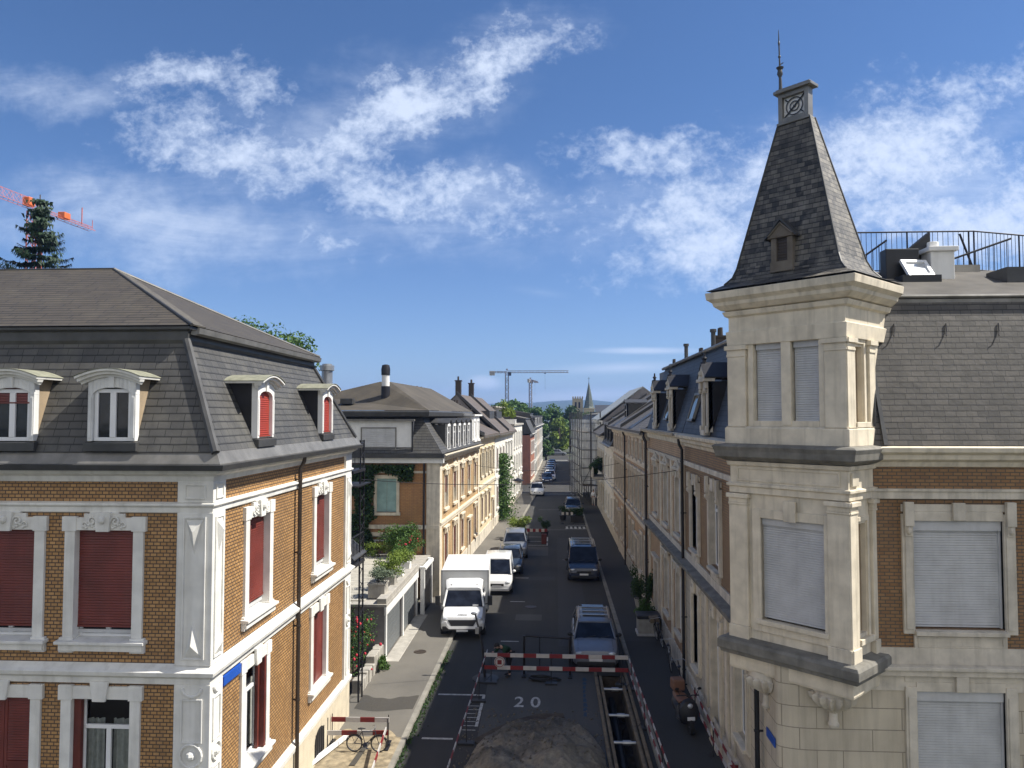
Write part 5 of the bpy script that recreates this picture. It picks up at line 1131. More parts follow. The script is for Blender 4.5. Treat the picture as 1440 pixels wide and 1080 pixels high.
for i, (a, b, wm, lb) in enumerate((((-3.0, 119), (-2.85, 131), 'pastel_grey', 'grey rendered house with dormers just past the salmon brick house'), ((-2.85, 131), (-2.65, 146), 'pastel_pink', 'pinkish rendered house between two grey ones far down the left side'), ((-2.65, 146), (-2.4, 166), 'pastel_grey', 'last grey house on the left before the park trees'))):
    hG, F, W_ = house('row_house', lb, a, b); us = spread(W_, 4, .4)
    facade(hG, F, W_, 8.1, [(5.6, 1.7, .95, us, 'plain', None, 0), (3.0, 1.7, .95, us, 'plain', None, 0), (.6, 1.7, .95, us, 'plain', None, 0)], wm, 'white_stone', .5); backwalls(hG, F, W_, 8.1, 11, wm); corn(hG, F, W_, 8.3, 'white_stone'); mansard(hG, F, W_, 8.3, 10.4-.4*i, .8, 11, 11.2-.4*i, 'slate_dark', 'felt')
    for u in us[:3]: rdormer(hG, F, u, 8.4, .1, 1.0, 1.2, .9)

# right side, going away
hR, F, W_ = house('row_house', 'slate mansard house with ornate stone dormers, next to the corner house on the right', (4.9, 38.7), (4.9, 28.3))
us = [2.7, 5.9, 9.0]
facade(hR, F, W_, 9.0, [(5.4, 2.2, 1.15, us, 'plain', None, 2), (1.6, 2.3, 1.15, us[1:], 'plain', None, 1), (.2, 2.9, 1.2, us[:1], 'door', 'dark_red', 0)], 'brick_tan', 'pale_stone', .9, 0, ((8.2, .16, .09), (4.8, .25, .07)))
corn(hR, F, W_, 9.36, 'cream_stone', .36, .45); m = MB(); m.sweep([(4.9, 38.7), (4.9, 28.3)], [(0, 4.44), (.1, 4.46), (.3, 4.56), (.34, 4.72), (0, 4.8)]); m.build('storey_ledge', 'ledge_grey', hR); m = MB(); m.fb(F, 0, W_, 0.9, 4.44, .003, .03); 
m = MB(); m.wall(F, 0, W_, .9, 4.44, [(u-.8, u+.8, 0, 4.2) for u in us], .01); 
mansard(hR, F, W_, 9.36, 12.4, .85, 12, 13.9, 'slate_blue', 'felt', .1); backwalls(hR, F, W_, 8.9, 12, 'render_grey')
for yy in (30.6, 35.3): pediment_dormer(hR, Fz((4.75, yy), (0, -1), (-1, 0), 9.5), .9)
roofwin(hR, 32.9, 4.92, 9.8); roofwin(hR, 36.8, 4.92, 9.8, .4, .9)
for u in (.2, 4.3, 7.4, W_-.2):
    for z0, z1 in ((.9, 4.44), (5.06, 8.2)): m = MB(); m.fb(F, u-.16, u+.16, z0, z1, 0, .07); m.build('stone_pilaster', 'cream_stone', hR)
downpipe(hR, F, .25, .1, 8.9, .2, 'iron')
r_ = hR
chimney(hR, F, 6.6, -2.2, 12.3, 13.3, 'iron_brown', .5, 2); chimney(hR, F, .4, -2.6, 11.5, 13.0, 'iron_brown', .6, 2)
for u in (9, 3): m = MB(); c = F.P(u, 0, -1.4); m.lathe([(.09, 12.3), (.09, 13.3), (.13, 13.3), (.13, 13.42)], (c.x, c.y, 0), 8); m.build('flue', 'zinc_dark', hR)
for k, (a, b, lb, rm) in enumerate(((50.05, 38.75, 'tan brick house with a pitched roof, directly beyond the slate mansard row house', 'tile_brown'), (61.5, 50.1, 'second tan brick house with low attic windows, next to the narrow pale house', 'tile_brown'))):
    hS, F, W_ = house('row_house', lb, (4.9, a), (4.9, b)); us = spread(W_, 5, .4)
    facade(hS, F, W_, 8.8, [(7.55, .95, .8, us, 'plain', None, 0), (4.6, 2.0, 1.0, us, 'plain', None, 1), (1.4, 2.0, 1.0, us[:2]+us[3:], 'plain', None, 0), (.15, 2.7, 1.1, us[2:3], 'door', 'dark_red', 0)], 'brick_tan', 'pale_stone', .9, 0, ((3.95, .3, .15), (7.2, .2, .12)))
    corn(hS, F, W_, 9.1, 'pale_stone', .4, .4); M['tile_grey'] = M.get('tile_grey') or slate('grey_tile', (.12, .105, .09), (.085, .077, .07), .25, .2, lf=.4)
    r = gable_roof(hS, F, W_, 9.1, 12.9, 11, 'tile_grey'); backwalls(hS, F, W_, 8.8, 11, 'render_grey'); downpipe(hS, F, W_-.3, .1, 8.8, .15, 'iron')
    m = MB(); m.hexa([F.P(W_*.4, 9.25, .3), F.P(W_*.4+1.3, 9.25, .3), F.P(W_*.4+1.3, 12.4, -4.2), F.P(W_*.4, 12.4, -4.2), F.P(W_*.4, 9.32, .3), F.P(W_*.4+1.3, 9.32, .3), F.P(W_*.4+1.3, 12.47, -4.2), F.P(W_*.4, 12.47, -4.2)]); m.build('roof_sheet', 'zinc', r)
    chimney(r, F, W_*.8, -3.5, 10.5, 12.9+.6*k, 'iron_brown', .7, 2); chimney(r, F, W_*.2, -4.5, 11, 13.2, 'iron_brown', .7, 2)
    if k: rdormer(hS, F, 4.5, 9.5, -.6, 1.6, 1.3, 1.4, 'zinc_dark')
    m = MB(); m.fb(F, 4, 6.2, 9.6, 12.6, -3.6, -1.6) if k == 0 else None
    if k == 0: m.build('roof_bay', 'iron_brown', hS)
hT, F, W_ = house('row_house', 'narrow pale grey house on the right just before the scaffolding', (4.9, 72), (4.9, 61.55)); us = spread(W_, 3, .3)
facade(hT, F, W_, 7.3, [(4.5, 1.9, 1.0, us, 'plain', None, 0), (1.2, 1.9, 1.0, us, 'plain', None, 0)], 'white_wall', 'white_stone', .9, 0, ((3.8, .25, .14),)); corn(hT, F, W_, 7.5, 'white_stone'); mansard(hT, F, W_, 7.5, 9.8, .9, 11, 11.5, 'slate_dark', 'felt'); backwalls(hT, F, W_, 7.4, 11, 'render_grey')
for u in us: rdormer(hT, F, u, 7.7, .1, 1.0, 1.3, 1.0, 'zinc_dark')
hU, F, W_ = house('row_house', 'grey house with a planted balcony beside the scaffolding on the right', (4.9, 84), (4.9, 72.05)); us = spread(W_, 4, .3)
facade(hU, F, W_, 7.9, [(4.5, 1.9, 1.0, us, 'plain', None, 0), (1.2, 1.9, 1.0, us, 'plain', None, 0)], 'pastel_grey', 'pale_stone', .9); corn(hU, F, W_, 8.1, 'pale_stone'); gable_roof(hU, F, W_, 8.1, 12.2, 11, 'tile_grey'); backwalls(hU, F, W_, 7.9, 11, 'render_grey')
m = MB(); m.fb(F, W_-4.5, W_-.8, 3.9, 4.1, 0, 1.1); m.fb(F, W_-4.5, W_-.8, 4.1, 5.0, 1.02, 1.1); m.build('balcony', 'concrete', hU)
hV, F, W_ = house('row_house', 'pale house with a light pitched roof wrapped in scaffolding netting', (5.5, 99), (5.5, 84.05)); us = spread(W_, 5, .3)
facade(hV, F, W_, 9.2, [(6.6, 1.6, 1.0, us, 'plain', None, 0), (3.9, 1.6, 1.0, us, 'plain', None, 0), (1.2, 1.6, 1.0, us, 'plain', None, 0)], 'white_wall', 'white_stone', .6); corn(hV, F, W_, 9.5, 'white_stone'); M['pale_roof'] = plain('pale_roof_sheet', (.36, .38, .37), .6, var=.25); gable_roof(hV, F, W_, 9.5, 13.2, 9, 'pale_roof', party=False); backwalls(hV, F, W_, 9.2, 9, 'white_wall')
hW, F, W_ = house('row_house', 'far house beyond the junction, mostly hidden behind scaffolding', (5.8, 165), (5.6, 109.5)); us = spread(W_, 14, .3)
facade(hW, F, W_, 8, [(5, 1.8, 1.0, us, 'plain', None, 0), (1.5, 1.8, 1.0, us, 'plain', None, 0)], 'pastel_grey', 'white_stone', .6); corn(hW, F, W_, 8.2, 'white_stone'); mansard(hW, F, W_, 8.2, 10.2, .8, 11, 11, 'slate_dark', 'felt'); backwalls(hW, F, W_, 8, 11, 'pastel_grey')

# scaffolding
sc = thing('scaffolding', 'tall scaffolding wrapped in pale netting over the right pavement', 'scaffolding', (3.2, 84.6, 0), world=True)
A_, B_ = Vector((3.15, 84.4)), Vector((2.15, 99.2)); C_ = Vector((5.3, 84.4)); m = MB(); k = 7; top = 9.6
bays = [A_+(B_-A_)*i/k for i in range(k+1)]
inn = [p+Vector((1.0, .05)) for p in bays]
for p in bays+inn+[C_, C_+Vector((0, .9)), A_+Vector((1.1, 0))]: m.tube([(p.x, p.y, 0), (p.x, p.y, top+.9)], .045, 6)
for z in (1.2, 2.2, 3.2, 4.2, 5.2, 6.2, 7.2, 8.2, 9.2):
    for L_ in (bays, inn): m.tube([(L_[0].x, L_[0].y, z), (L_[-1].x, L_[-1].y, z)], .03, 6)
    m.tube([(A_.x, A_.y, z), (C_.x, C_.y, z)], .03, 6)
m.tube([(A_.x, A_.y, 2.2), (bays[2].x, bays[2].y, 8.2)], .03, 6); m.tube([(A_.x, A_.y, 2.2), (C_.x, C_.y, 6.2)], .03, 6); m.build('scaffold_tube', 'zinc_dark', sc)
m = MB()
for z in (2.15, 4.15, 6.15, 8.15):
    m.hexa([(A_.x, A_.y, z), (inn[0].x, inn[0].y, z), (inn[-1].x, inn[-1].y, z), (B_.x, B_.y, z), (A_.x, A_.y, z+.05), (inn[0].x, inn[0].y, z+.05), (inn[-1].x, inn[-1].y, z+.05), (B_.x, B_.y, z+.05)]); m.box(A_.x+.9, C_.x, A_.y+.02, A_.y+.9, z, z+.05)
m.build('scaffold_deck', 'wood_board', sc)
m = MB()
def sheetn(P, Q, z0, z1):
    n = 10; r_ = 8
    def V(i, j): f = i/n; p = P+(Q-P)*f; z = z0+(z1-z0)*j/r_; b = .1*noise.noise((f*7, j*.8, P.x)); nrm = Vector((-(Q-P).y, (Q-P).x)).normalized(); return (p.x+nrm.x*b, p.y+nrm.y*b, z)
    for i in range(n):
        for j in range(r_): m.face([V(i, j), V(i+1, j), V(i+1, j+1), V(i, j+1)])
o_ = Vector((.12, 0)); sheetn(A_+o_, B_+o_, .9, top); sheetn(A_+Vector((.1, .14)), C_+Vector((0, .14)), 2.4, top)
m.build('scaffold_netting', 'net', sc, smooth=60)
for p in bays: m = MB(); m.box(p.x-.12, p.x+.12, p.y-.12, p.y+.12, .0, .06); m.build('base_plate', 'steel', sc)

# garage with its planted roof terrace
ga = thing('garage', 'low garage row with grey roller doors, white fascia and a terrace on its roof', 'garage', (-6.8, 30, 0), world=True)
G2 = Fr((-6.82, 0), (0, 1), (1, 0)); m = MB(); m.wall(G2, 30.2, 37.4, 0, 2.3, [(30.45, 33.6, .1, 1.95), (33.85, 37.0, .1, 1.95)], .12); m.wall(Fr((0, 30.2), (1, 0), (0, -1)), -14.5, -6.82, 0, 2.3); m.face([(-14.5, 30.2, 0), (-14.5, 40.9, 0), (-14.5, 40.9, 2.3), (-14.5, 30.2, 2.3)]); m.wall(Fr((0, 37.4), (1, 0), (0, 1)), -8.2, -6.82, 0, 2.3); m.build('garage_wall', 'render_grey', ga)
for a, b in ((30.45, 33.6), (33.85, 37.0)): m = MB(); slats(m, G2, a, b, .12, 1.95, -.08, .17); m.build('garage_door', 'garage_grey', ga)
for y in (30.3, 33.72, 37.15): m = MB(); m.fb(G2, y-.1, y+.1, .05, 1.955, 0, .06); m.build('garage_post', 'white_paint', ga)
m = MB(); m.fb(G2, 30.1, 37.5, 1.96, 2.3, 0, .09); m.build('garage_fascia', 'white_paint', ga, bevel=.01)
m = MB(); m.box(-14.6, -6.72, 30.1, 40.95, 2.302, 2.4); m.build('terrace_slab', 'concrete', ga)
m = MB()
for i in range(22): y = 30.6+i*.46; m.box(-14.4, -7.75, y, y+.44, 2.402, 2.44)
m.build('terrace_boards', 'tile_terrace', ga)
m = MB(); m.box(-7.15, -6.75, 30.2, 37.4, 2.402, 2.62); m.build('terrace_kerb', 'concrete', ga, bevel=.02)
m = MB(); m.box(-6.85, -6.25, 30.2, 37.3, -.02, .14); m.build('garage_threshold', 'concrete', ga, bevel=.02)
gt_ = thing('gate', 'tall dark gate between white posts beside the garage', 'gate', (-6.6, 38.5, 0), world=True)
G3 = Fr((-6.5, 0), (0, 1), (1, 0)); m = MB(); m.fb(G3, 37.55, 39.5, .05, 2.2, -.06, 0); slats(m, G3, 37.6, 39.45, .1, 2.1, .02, .2); m.build('gate_leaf', 'iron', gt_)
for y in (37.45, 39.75): m = MB(); m.fb(G3, y-.09, y+.09, 0, 2.4, -.15, .06); m.fb(G3, y-.12, y+.12, 2.4, 2.47, -.18, .09); m.build('gate_post', 'white_paint', gt_, bevel=.01)
m = MB(); m.fb(G3, 37.4, 39.9, 2.3, 2.42, -.1, .12); m.build('gate_lintel', 'white_paint', gt_)
lw = MB()
for i in range(16):
    y = 26.7+i*.22; hgt = .55+.12*noise.noise((y*2, 1, 0)); lw.box(-7.2+.05*noise.noise((y*3, 0, 0)), -6.85+.05*noise.noise((y*3, 4, 0)), y, y+.215, 0, hgt+.25*(i > 8))
o = lw.build('garden_wall', 'concrete', bevel=.03); tag(o, 'low rough stone garden wall between the ochre corner house and the garage', 'wall')
sheet('garden_soil', 'earth', [(-14, 24.8), (-7.15, 24.8), (-7.15, 30.1), (-14, 30.1)], .02)
# ------------------------------------------------------------------ vehicles (front looks towards -y)
def loft(mb, secs, mi=0, cap=True):
    n = len(secs[0]); vs = [p for s in secs for p in s]
    fs = [(i*n+k, i*n+(k+1) % n, (i+1)*n+(k+1) % n, (i+1)*n+k) for i in range(len(secs)-1) for k in range(n)]
    if cap: fs += [list(range(n-1, -1, -1)), [(len(secs)-1)*n+k for k in range(n)]]
    mb.add(vs, fs, mi)
SPEC = {  # body stations (fraction of length, shoulder height/H, half-width factor), cowl, roof front, roof rear, back, belt
 'hatch': ([(0, .34, .78), (.025, .44, .9), (.09, .50, .96), (.20, .585, .99), (.27, .62, 1), (.5, .64, 1), (.85, .65, 1), (.95, .63, .96), (1, .5, .86)], .25, .43, .86, .97, .6),
 'suv': ([(0, .36, .82), (.02, .50, .92), (.08, .57, .97), (.22, .61, .99), (.27, .63, 1), (.5, .64, 1), (.9, .65, 1), (.97, .62, .97), (1, .5, .9)], .25, .40, .91, .985, .61),
 'smallvan': ([(0, .32, .8), (.025, .42, .92), (.09, .47, .97), (.19, .53, 1), (.27, .57, 1), (.5, .58, 1), (.9, .58, 1), (.985, .57, .98), (1, .5, .95)], .2, .37, .965, .99, .56),
 'van': ([(0, .32, .84), (.02, .42, .94), (.07, .47, .98), (.15, .53, 1), (.22, .56, 1), (.5, .57, 1), (.9, .57, 1), (.985, .56, .98), (1, .5, .95)], .16, .31, .965, .99, .55)}
def vehicle(name, label, cat, loc, rz, paint, L, W, H, kind, group=None, rails=False, panel=False):
    t = thing(name, label, cat, loc, rz, group)
    stn, cw, rf, rr, bk, belt = SPEC[kind]; hw = W/2; Y = lambda f: -L/2+f*L
    def sec(f, zs, k):
        w = hw*k; z = zs*H; y = Y(f); z0 = .2 if .03 < f < .97 else .28
        h = [(w*.88, y, z0), (w*.985, y, z0+.1), (w, y, z*.62), (w*.985, y, z*.86), (w*.93, y, z*.97), (w*.75, y, z*1.0+.005), (w*.4, y, z+.02)]
        return h+[(-a, b, c) for a, b, c in h[::-1]]
    b = MB(); loft(b, [sec(*q) for q in stn]); b.build('body', paint, t, smooth=38)
    zb = belt*H
    def cab(f, z, k): w = hw*k; return [(w, Y(f), z), (w*.93, Y(f), z), (-w*.93, Y(f), z), (-w, Y(f), z)]
    kr = .80 if kind in ('van', 'smallvan') else .72
    lo4 = [(cw, zb+.0, .90), (rf, H-.07, kr), ((rf+rr)/2, H-.02, kr+.01), (rr, H-.07, kr), (bk, zb+.02, .9)]
    P = [[(s*hw*k, Y(f), z) for s in (1, -1)] for f, z, k in lo4]; base = [[(s*hw*.93, Y(f), zb-.04) for s in (1, -1)] for f, _, _ in lo4]
    g = MB()
    g.face([P[0][0], P[0][1], P[1][1], P[1][0]]); ws = g.build('windscreen', 'car_glass', t)
    g = MB(); g.face([P[3][0], P[3][1], P[4][1], P[4][0]]); g.build('rear_window', 'car_glass', t)
    for s in (0, 1):
        g = MB()
        for i in range(4): g.face([base[i][s], base[i+1][s], P[i+1][s], P[i][s]])
        g.build('side_window', 'car_glass', t)
    r = MB(); secs = []
    for f, z, k in [(rf-.012, H-.085, kr-.02), (rf+.03, H-.035, kr+.02), ((rf+rr)/2, H, kr+.03), (rr-.03, H-.03, kr+.02), (rr+.01, H-.085, kr-.02)]:
        w = hw*k; secs.append([(w, Y(f), z-.035), (w*.94, Y(f), z+.0), (w*.5, Y(f), z+.022), (-w*.5, Y(f), z+.022), (-w*.94, Y(f), z), (-w, Y(f), z-.035)])
    loft(r, secs); r.build('roof', paint, t, smooth=40)
    for s in (1, -1):
        p = MB(); k = 0 if s == 1 else 1
        p.tube([P[0][k], P[1][k]], .038, 6); p.tube([P[3][k], P[4][k]], .05, 6); p.tube([P[1][k], P[2][k], P[3][k]], .03, 6)
        for f in ((.48, .66) if kind != 'hatch' else (.55,)):
            y = Y(f); p.hexa([(s*hw*.94, y-.03, zb-.05), (s*hw*.955, y-.03, zb-.05), (s*hw*.955, y+.05, zb-.05), (s*hw*.94, y+.05, zb-.05), (s*hw*kr*.99, y-.0, H-.05), (s*hw*(kr+.02), y-.0, H-.05), (s*hw*(kr+.02), y+.06, H-.05), (s*hw*kr*.99, y+.06, H-.05)])
        if panel:
            sp_ = MB(); f0 = .52; sp_.hexa([(s*hw*.92, Y(f0), zb-.05), (s*hw*.965, Y(f0), zb-.05), (s*hw*.965, Y(bk), zb-.05), (s*hw*.92, Y(bk), zb-.05), (s*hw*kr*.96, Y(f0), H-.06), (s*hw*(kr+.02), Y(f0), H-.06), (s*hw*(kr+.02), Y(rr), H-.06), (s*hw*kr*.96, Y(rr), H-.06)]); sp_.build('side_panel', paint, t)
        p.build('pillar', paint, t, smooth=40)
        gp_ = MB(); zs = lambda f: [b[1]+(c[1]-b[1])*max(0, (f-b[0]))/(c[0]-b[0]) for b, c in zip(stn, stn[1:]) if b[0] <= f <= c[0]][0]*H
        gp_.tube([(s*hw*.74, Y(f), zs(f)+.004) for f in (.04, .09, .15, .2, .25)], .008, 4)
        for f in ((.3, .52, .72) if kind != 'hatch' else (.32, .58)): gp_.tube([(s*hw*1.002, Y(f), .3), (s*hw*1.003, Y(f), zb*.62), (s*hw*.985, Y(f), zb*.86)], .008, 4)
        gp_.build('panel_gap', 'plastic', t)
    wr = .33 if kind in ('suv', 'van') else .30
    for f in (.19, .80):
        for s in (1, -1):
            y = Y(f); a = MB(); a.lathe([(wr+.06, s*(hw-.25)), (wr+.06, s*(hw+.004))], (0, y, wr), 20, axis='x'); a.build('wheel_arch', 'plastic', t)
            a = MB(); a.lathe([(wr*.7, s*(hw-.2)), (wr*.96, s*(hw-.2)), (wr, s*(hw-.16)), (wr, s*(hw-.02)), (wr*.95, s*(hw+.012)), (wr*.66, s*(hw+.012))], (0, y, wr), 22, axis='x'); w_ = a.build('wheel', 'tyre', t, smooth=35)
            a = MB(); a.lathe([(wr*.66, s*(hw-.05)), (wr*.66, s*(hw+.014)), (wr*.58, s*(hw+.005)), (.05, s*(hw+.016))], (0, y, wr), 20, axis='x'); a.build('rim', 'rim', w_, smooth=35)
    zf = stn[1][1]*H
    for s in (1, -1):
        a = MB(); a.blob((s*hw*.68, Y(.03), zf*.90), (hw*.2, .13, .085), n=10, m=6); a.build('headlight', 'lamp_glass', t, smooth=60)
        a = MB(); a.blob((s*hw*1.08, Y(cw+.07), zb+.1), (.11, .07, .085), n=8, m=6); a.tube([(s*hw*.9, Y(cw+.07), zb+.03), (s*hw*1.06, Y(cw+.07), zb+.07)], .02, 5); a.build('mirror', 'plastic' if kind != 'smallvan' else paint, t, smooth=60)
        a = MB(); a.box(min(s*hw*.72, s*hw*.88), max(s*hw*.72, s*hw*.88), Y(.985), Y(1)+.01, zb-.22, zb+.0); a.build('tail_light', 'red_paint', t)
    a = MB(); a.box(-hw*.45, hw*.45, Y(0)-.012, Y(.03), zf*.66, zf*.84); a.build('grille', 'plastic', t, bevel=.02)
    a = MB(); a.box(-hw*.8, hw*.8, Y(0)-.02, Y(.04), .24, .42); a.build('bumper', 'plastic' if kind in ('van', 'suv') else paint, t, bevel=.03)
    a = MB(); a.box(-.26, .26, Y(0)-.035, Y(0)-.021, .44, .55); a.build('number_plate', 'white_pvc', t)
    a = MB(); a.tube([(-.5, Y(cw)+.02, zb+.03), (.05, Y(cw)+.1, zb+.12)], .012, 4); a.tube([(.1, Y(cw)+.02, zb+.03), (.6, Y(cw)+.1, zb+.12)], .012, 4); a.build('wiper', 'plastic', t)
    if rails:
        a = MB()
        for s in (1, -1): a.tube([(s*hw*.66, Y(rf+.04), H+.01), (s*hw*.66, Y(rf+.08), H+.06), (s*hw*.66, Y(rr-.08), H+.06), (s*hw*.66, Y(rr-.03), H)], .018, 6)
        for f in (rf+.12, (rf+rr)/2, rr-.12): a.box(-hw*.66, hw*.66, Y(f)-.04, Y(f)+.04, H+.04, H+.065)
        a.build('roof_rail', 'rim', t)
        a = MB()
        for i in range(4): y = Y(rf+.1+i*.11); a.box(-hw*.5, hw*.5, y, y+.1*L*.8, H+.024, H+.03)
        a.build('roof_panel', 'car_glass', t)
    return t
vehicle('parked_car', 'silver estate car with roof rails behind the red and white barrier', 'car', (1.68, 32.0, 0), R(-1), 'silver_car', 4.6, 1.86, 1.56, 'suv', rails=True)
vehicle('parked_van', 'dark navy van with pale roof bars parked on the shaded right side', 'van', (1.82, 47.9, 0), 0, 'navy_car', 4.9, 1.92, 1.95, 'van', rails=True)
vehicle('parked_van', 'small white van parked half on the pavement right behind the box truck', 'van', (-3.25, 44.1, .0), R(2), 'white_car', 4.2, 1.76, 1.82, 'smallvan', panel=True)
vehicle('parked_car', 'dark hatchback between the small white van and the silver car', 'car', (-2.85, 49.2, 0), R(2), 'dark_car', 4.0, 1.74, 1.45, 'hatch')
vehicle('parked_car', 'silver off-roader in front of the kerbside planter', 'car', (-2.78, 54.6, 0), R(2), 'silver_car', 4.3, 1.8, 1.68, 'suv')
vehicle('parked_car', 'white car facing the camera just before the left junction', 'car', (-2.1, 95.6, 0), R(2), 'white_car', 4.3, 1.78, 1.5, 'hatch')
vehicle('parked_car', 'dark car parked in front of the scaffolding behind the planters', 'car', (2.05, 78.2, 0), 0, 'dark_car', 4.3, 1.78, 1.5, 'suv')
far = [(-1.05, 112.5, 'navy_car', 'dark blue'), (-.55, 118, 'white_car', 'white'), (-.75, 123.4, 'silver_car', 'silver'), (-.6, 129, 'blue_car', 'blue'), (-.5, 135, 'silver_car', 'silver'), (-.45, 141, 'blue_car', 'blue'), (-.3, 147, 'dark_car', 'dark')]
base_car = vehicle('parked_car', 'dark blue car, nearest of the far left row past the junction', 'car', (-1.0, 113, 0), R(1), 'navy_car', 4.2, 1.76, 1.5, 'hatch', 'cars parked in the far left row')
lbl = ['white car, second in the far left row past the junction', 'silver car right behind the white one in the far left row', 'blue car between two silver ones in the far left row', 'silver car between two blue ones in the far left row', 'blue car right before the dark last car of the far left row', 'dark car at the far end of the left row']
for (x, y, pm, _), lb in zip(far[1:], lbl):
    d = dup(base_car, (x, y, 0), R(1), lb)
    for c in d.children:
        if c.data.materials[0].name == 'navy_car_paint': c.data = TPL.setdefault((c.data.name, pm), c.data.copy()); c.data.materials[0] = M[pm]
for x, y, pm, lb in ((-3, 190, 'dark_car', 'dark car crossing at the far end of the street'), (1.2, 190.8, 'silver_car', 'silver car crossing at the far end of the street')):
    d = dup(base_car, (x, y, 0), R(90), lb, group='cars at the far end of the street')
    for c in d.children:
        if c.data.materials[0].name == 'navy_car_paint': c.data = TPL.setdefault((c.data.name, pm), c.data.copy()); c.data.materials[0] = M[pm]
# box truck
tk = thing('box_truck', 'white box truck parked half on the left pavement, facing the camera', 'truck', (-4.28, 36.75, .02), R(3.5))
tk.scale = (1, 1, .85)
m = MB(); m.box(-1.12, 1.12, -1.05, 3.1, .95, 3.1); m.build('cargo_box', 'truck_box', tk, bevel=.03)
m = MB()
for z in (.95, 3.06): m.box(-1.14, 1.14, -1.075, -1.03, z, z+.06)
for x in (-1.14, 1.08): m.box(x, x+.06, -1.075, -1.03, .96, 3.1)
m.build('box_trim', 'steel', tk); m = MB(); m.box(-.4, .4, -2.9, 3.0, .5, .93); m.box(-1.05, 1.05, .2, .9, .5, .9); m.build('chassis', 'plastic', tk)
def tsec(y, z0, zs, w, wt=None):
    wt = wt or w*.9; h = [(w*.93, y, z0), (w, y, z0+.12), (w, y, zs*.7), (wt, y, zs-.04), (wt*.85, y, zs)]; return h+[(-a, b, c) for a, b, c in h[::-1]]
m = MB(); loft(m, [tsec(-3.05, .55, .95, .84), tsec(-2.98, .42, 1.12, .94), tsec(-2.75, .4, 1.22, .99), tsec(-2.3, .4, 1.36, 1.0), tsec(-2.0, .4, 1.45, 1.0), tsec(-1.1, .4, 1.45, 1.0)]); m.build('cab_body', 'white_car', tk, smooth=40)
A = [(.93, -2.12, 1.42), (-.93, -2.12, 1.42)]; B = [(.80, -1.62, 2.2), (-.80, -1.62, 2.2)]
m = MB(); m.face([A[0], A[1], B[1], B[0]]); ws = m.build('windscreen', 'car_glass', tk)
m = MB(); loft(m, [[(x*.81, -1.66, z) for x, z in ((1, 2.17), (1, 2.24), (.8, 2.32), (-.8, 2.32), (-1, 2.24), (-1, 2.17))], [(x*.86, -1.4, z) for x, z in ((1, 2.2), (1, 2.5), (.8, 2.6), (-.8, 2.6), (-1, 2.5), (-1, 2.2))], [(x*.88, -1.07, z) for x, z in ((1, 2.2), (1, 2.6), (.8, 2.7), (-.8, 2.7), (-1, 2.6), (-1, 2.2))]]); m.build('cab_roof', 'white_car', tk, smooth=40)
m = MB()
for s in (0, 1): m.tube([A[s], B[s]], .05, 6); m.face([(B[s][0]*1.02, -1.6, 2.2), (B[s][0]*1.02, -1.07, 2.2), (A[s][0]*1.06, -1.07, 1.9), (A[s][0]*1.05, -1.95, 1.8)])
m.build('pillar', 'white_car', tk); m = MB()
for s in (0, 1): m = MB(); m.face([(A[s][0]*1.04, -2.05, 1.42), (A[s][0]*1.05, -1.1, 1.42), (A[s][0]*1.0, -1.1, 2.2), (B[s][0]*1.06, -1.62, 2.2)]); m.build('side_window', 'car_glass', tk)
m = MB(); m.prism([(-.66, -3.09, 1.0), (-.5, -3.12, .7), (.5, -3.12, .7), (.66, -3.09, 1.0)], (0, .12, 0)); m.build('grille', 'plastic', tk, bevel=.03); m = MB(); m.box(-.9, .9, -3.1, -2.95, .42, .66); m.build('bumper', 'plastic', tk, bevel=.04)
m = MB(); m.prism([(-.93, -3.08, .86), (-.6, -3.16, .56), (.6, -3.16, .56), (.93, -3.08, .86), (.74, -3.1, .94), (.52, -3.14, .69), (-.52, -3.14, .69), (-.74, -3.1, .94)], (0, .1, 0)); m.build('bumper_trim', 'white_car', tk)
for s in (1, -1):
    m = MB(); m.blob((s*.74, -2.93, 1.0), (.17, .12, .12), n=10, m=6); m.build('headlight', 'lamp_glass', tk, smooth=60)
    m = MB(); m.box(min(s*1.1, s*1.32), max(s*1.1, s*1.32), -2.0, -1.9, 1.45, 1.95); m.tube([(s*.98, -1.95, 1.5), (s*1.12, -1.95, 1.55)], .025, 5); m.build('mirror', 'plastic', tk, bevel=.03)
    m = MB(); m.blob((s*.6, -1.52, 2.42), .05); m.build('marker_lamp', 'plastic', tk)
    for y in (-2.3, 1.7):
        m = MB(); m.lathe([(.25, s*.75), (.36, s*.75), (.38, s*.8), (.38, s*.98), (.35, s*1.015), (.22, s*1.015)], (0, y, .38), 22, axis='x'); w_ = m.build('wheel', 'tyre', tk, smooth=35); m = MB(); m.lathe([(.22, s*.95), (.22, s*1.017), (.06, s*1.03)], (0, y, .38), 18, axis='x'); m.build('rim', 'rim', w_, smooth=35)
m = MB(); m.box(-.26, .26, -3.18, -3.165, .42, .52); m.build('number_plate', 'white_pvc', tk)
m = MB(); m.add([(-.25, -2.06, 1.5), (-.05, -2.06, 1.5), (-.05, -2.01, 1.58), (-.25, -2.01, 1.58)], [(0, 1, 2, 3)]); m.xf = None; m.box(.42, .68, -2.11, -2.105, 1.46, 1.53); m.build('windscreen_paper', 'white_pvc', tk)
me = textmesh('IVECO', .15, .003); me.transform(Matrix.Translation((0, -2.86, 1.205)) @ Matrix.Rotation(R(28), 4, 'X')); me.materials.append(M['zinc_dark']); o = bpy.data.objects.new('lettering', me); C.objects.link(o); o.parent = tk

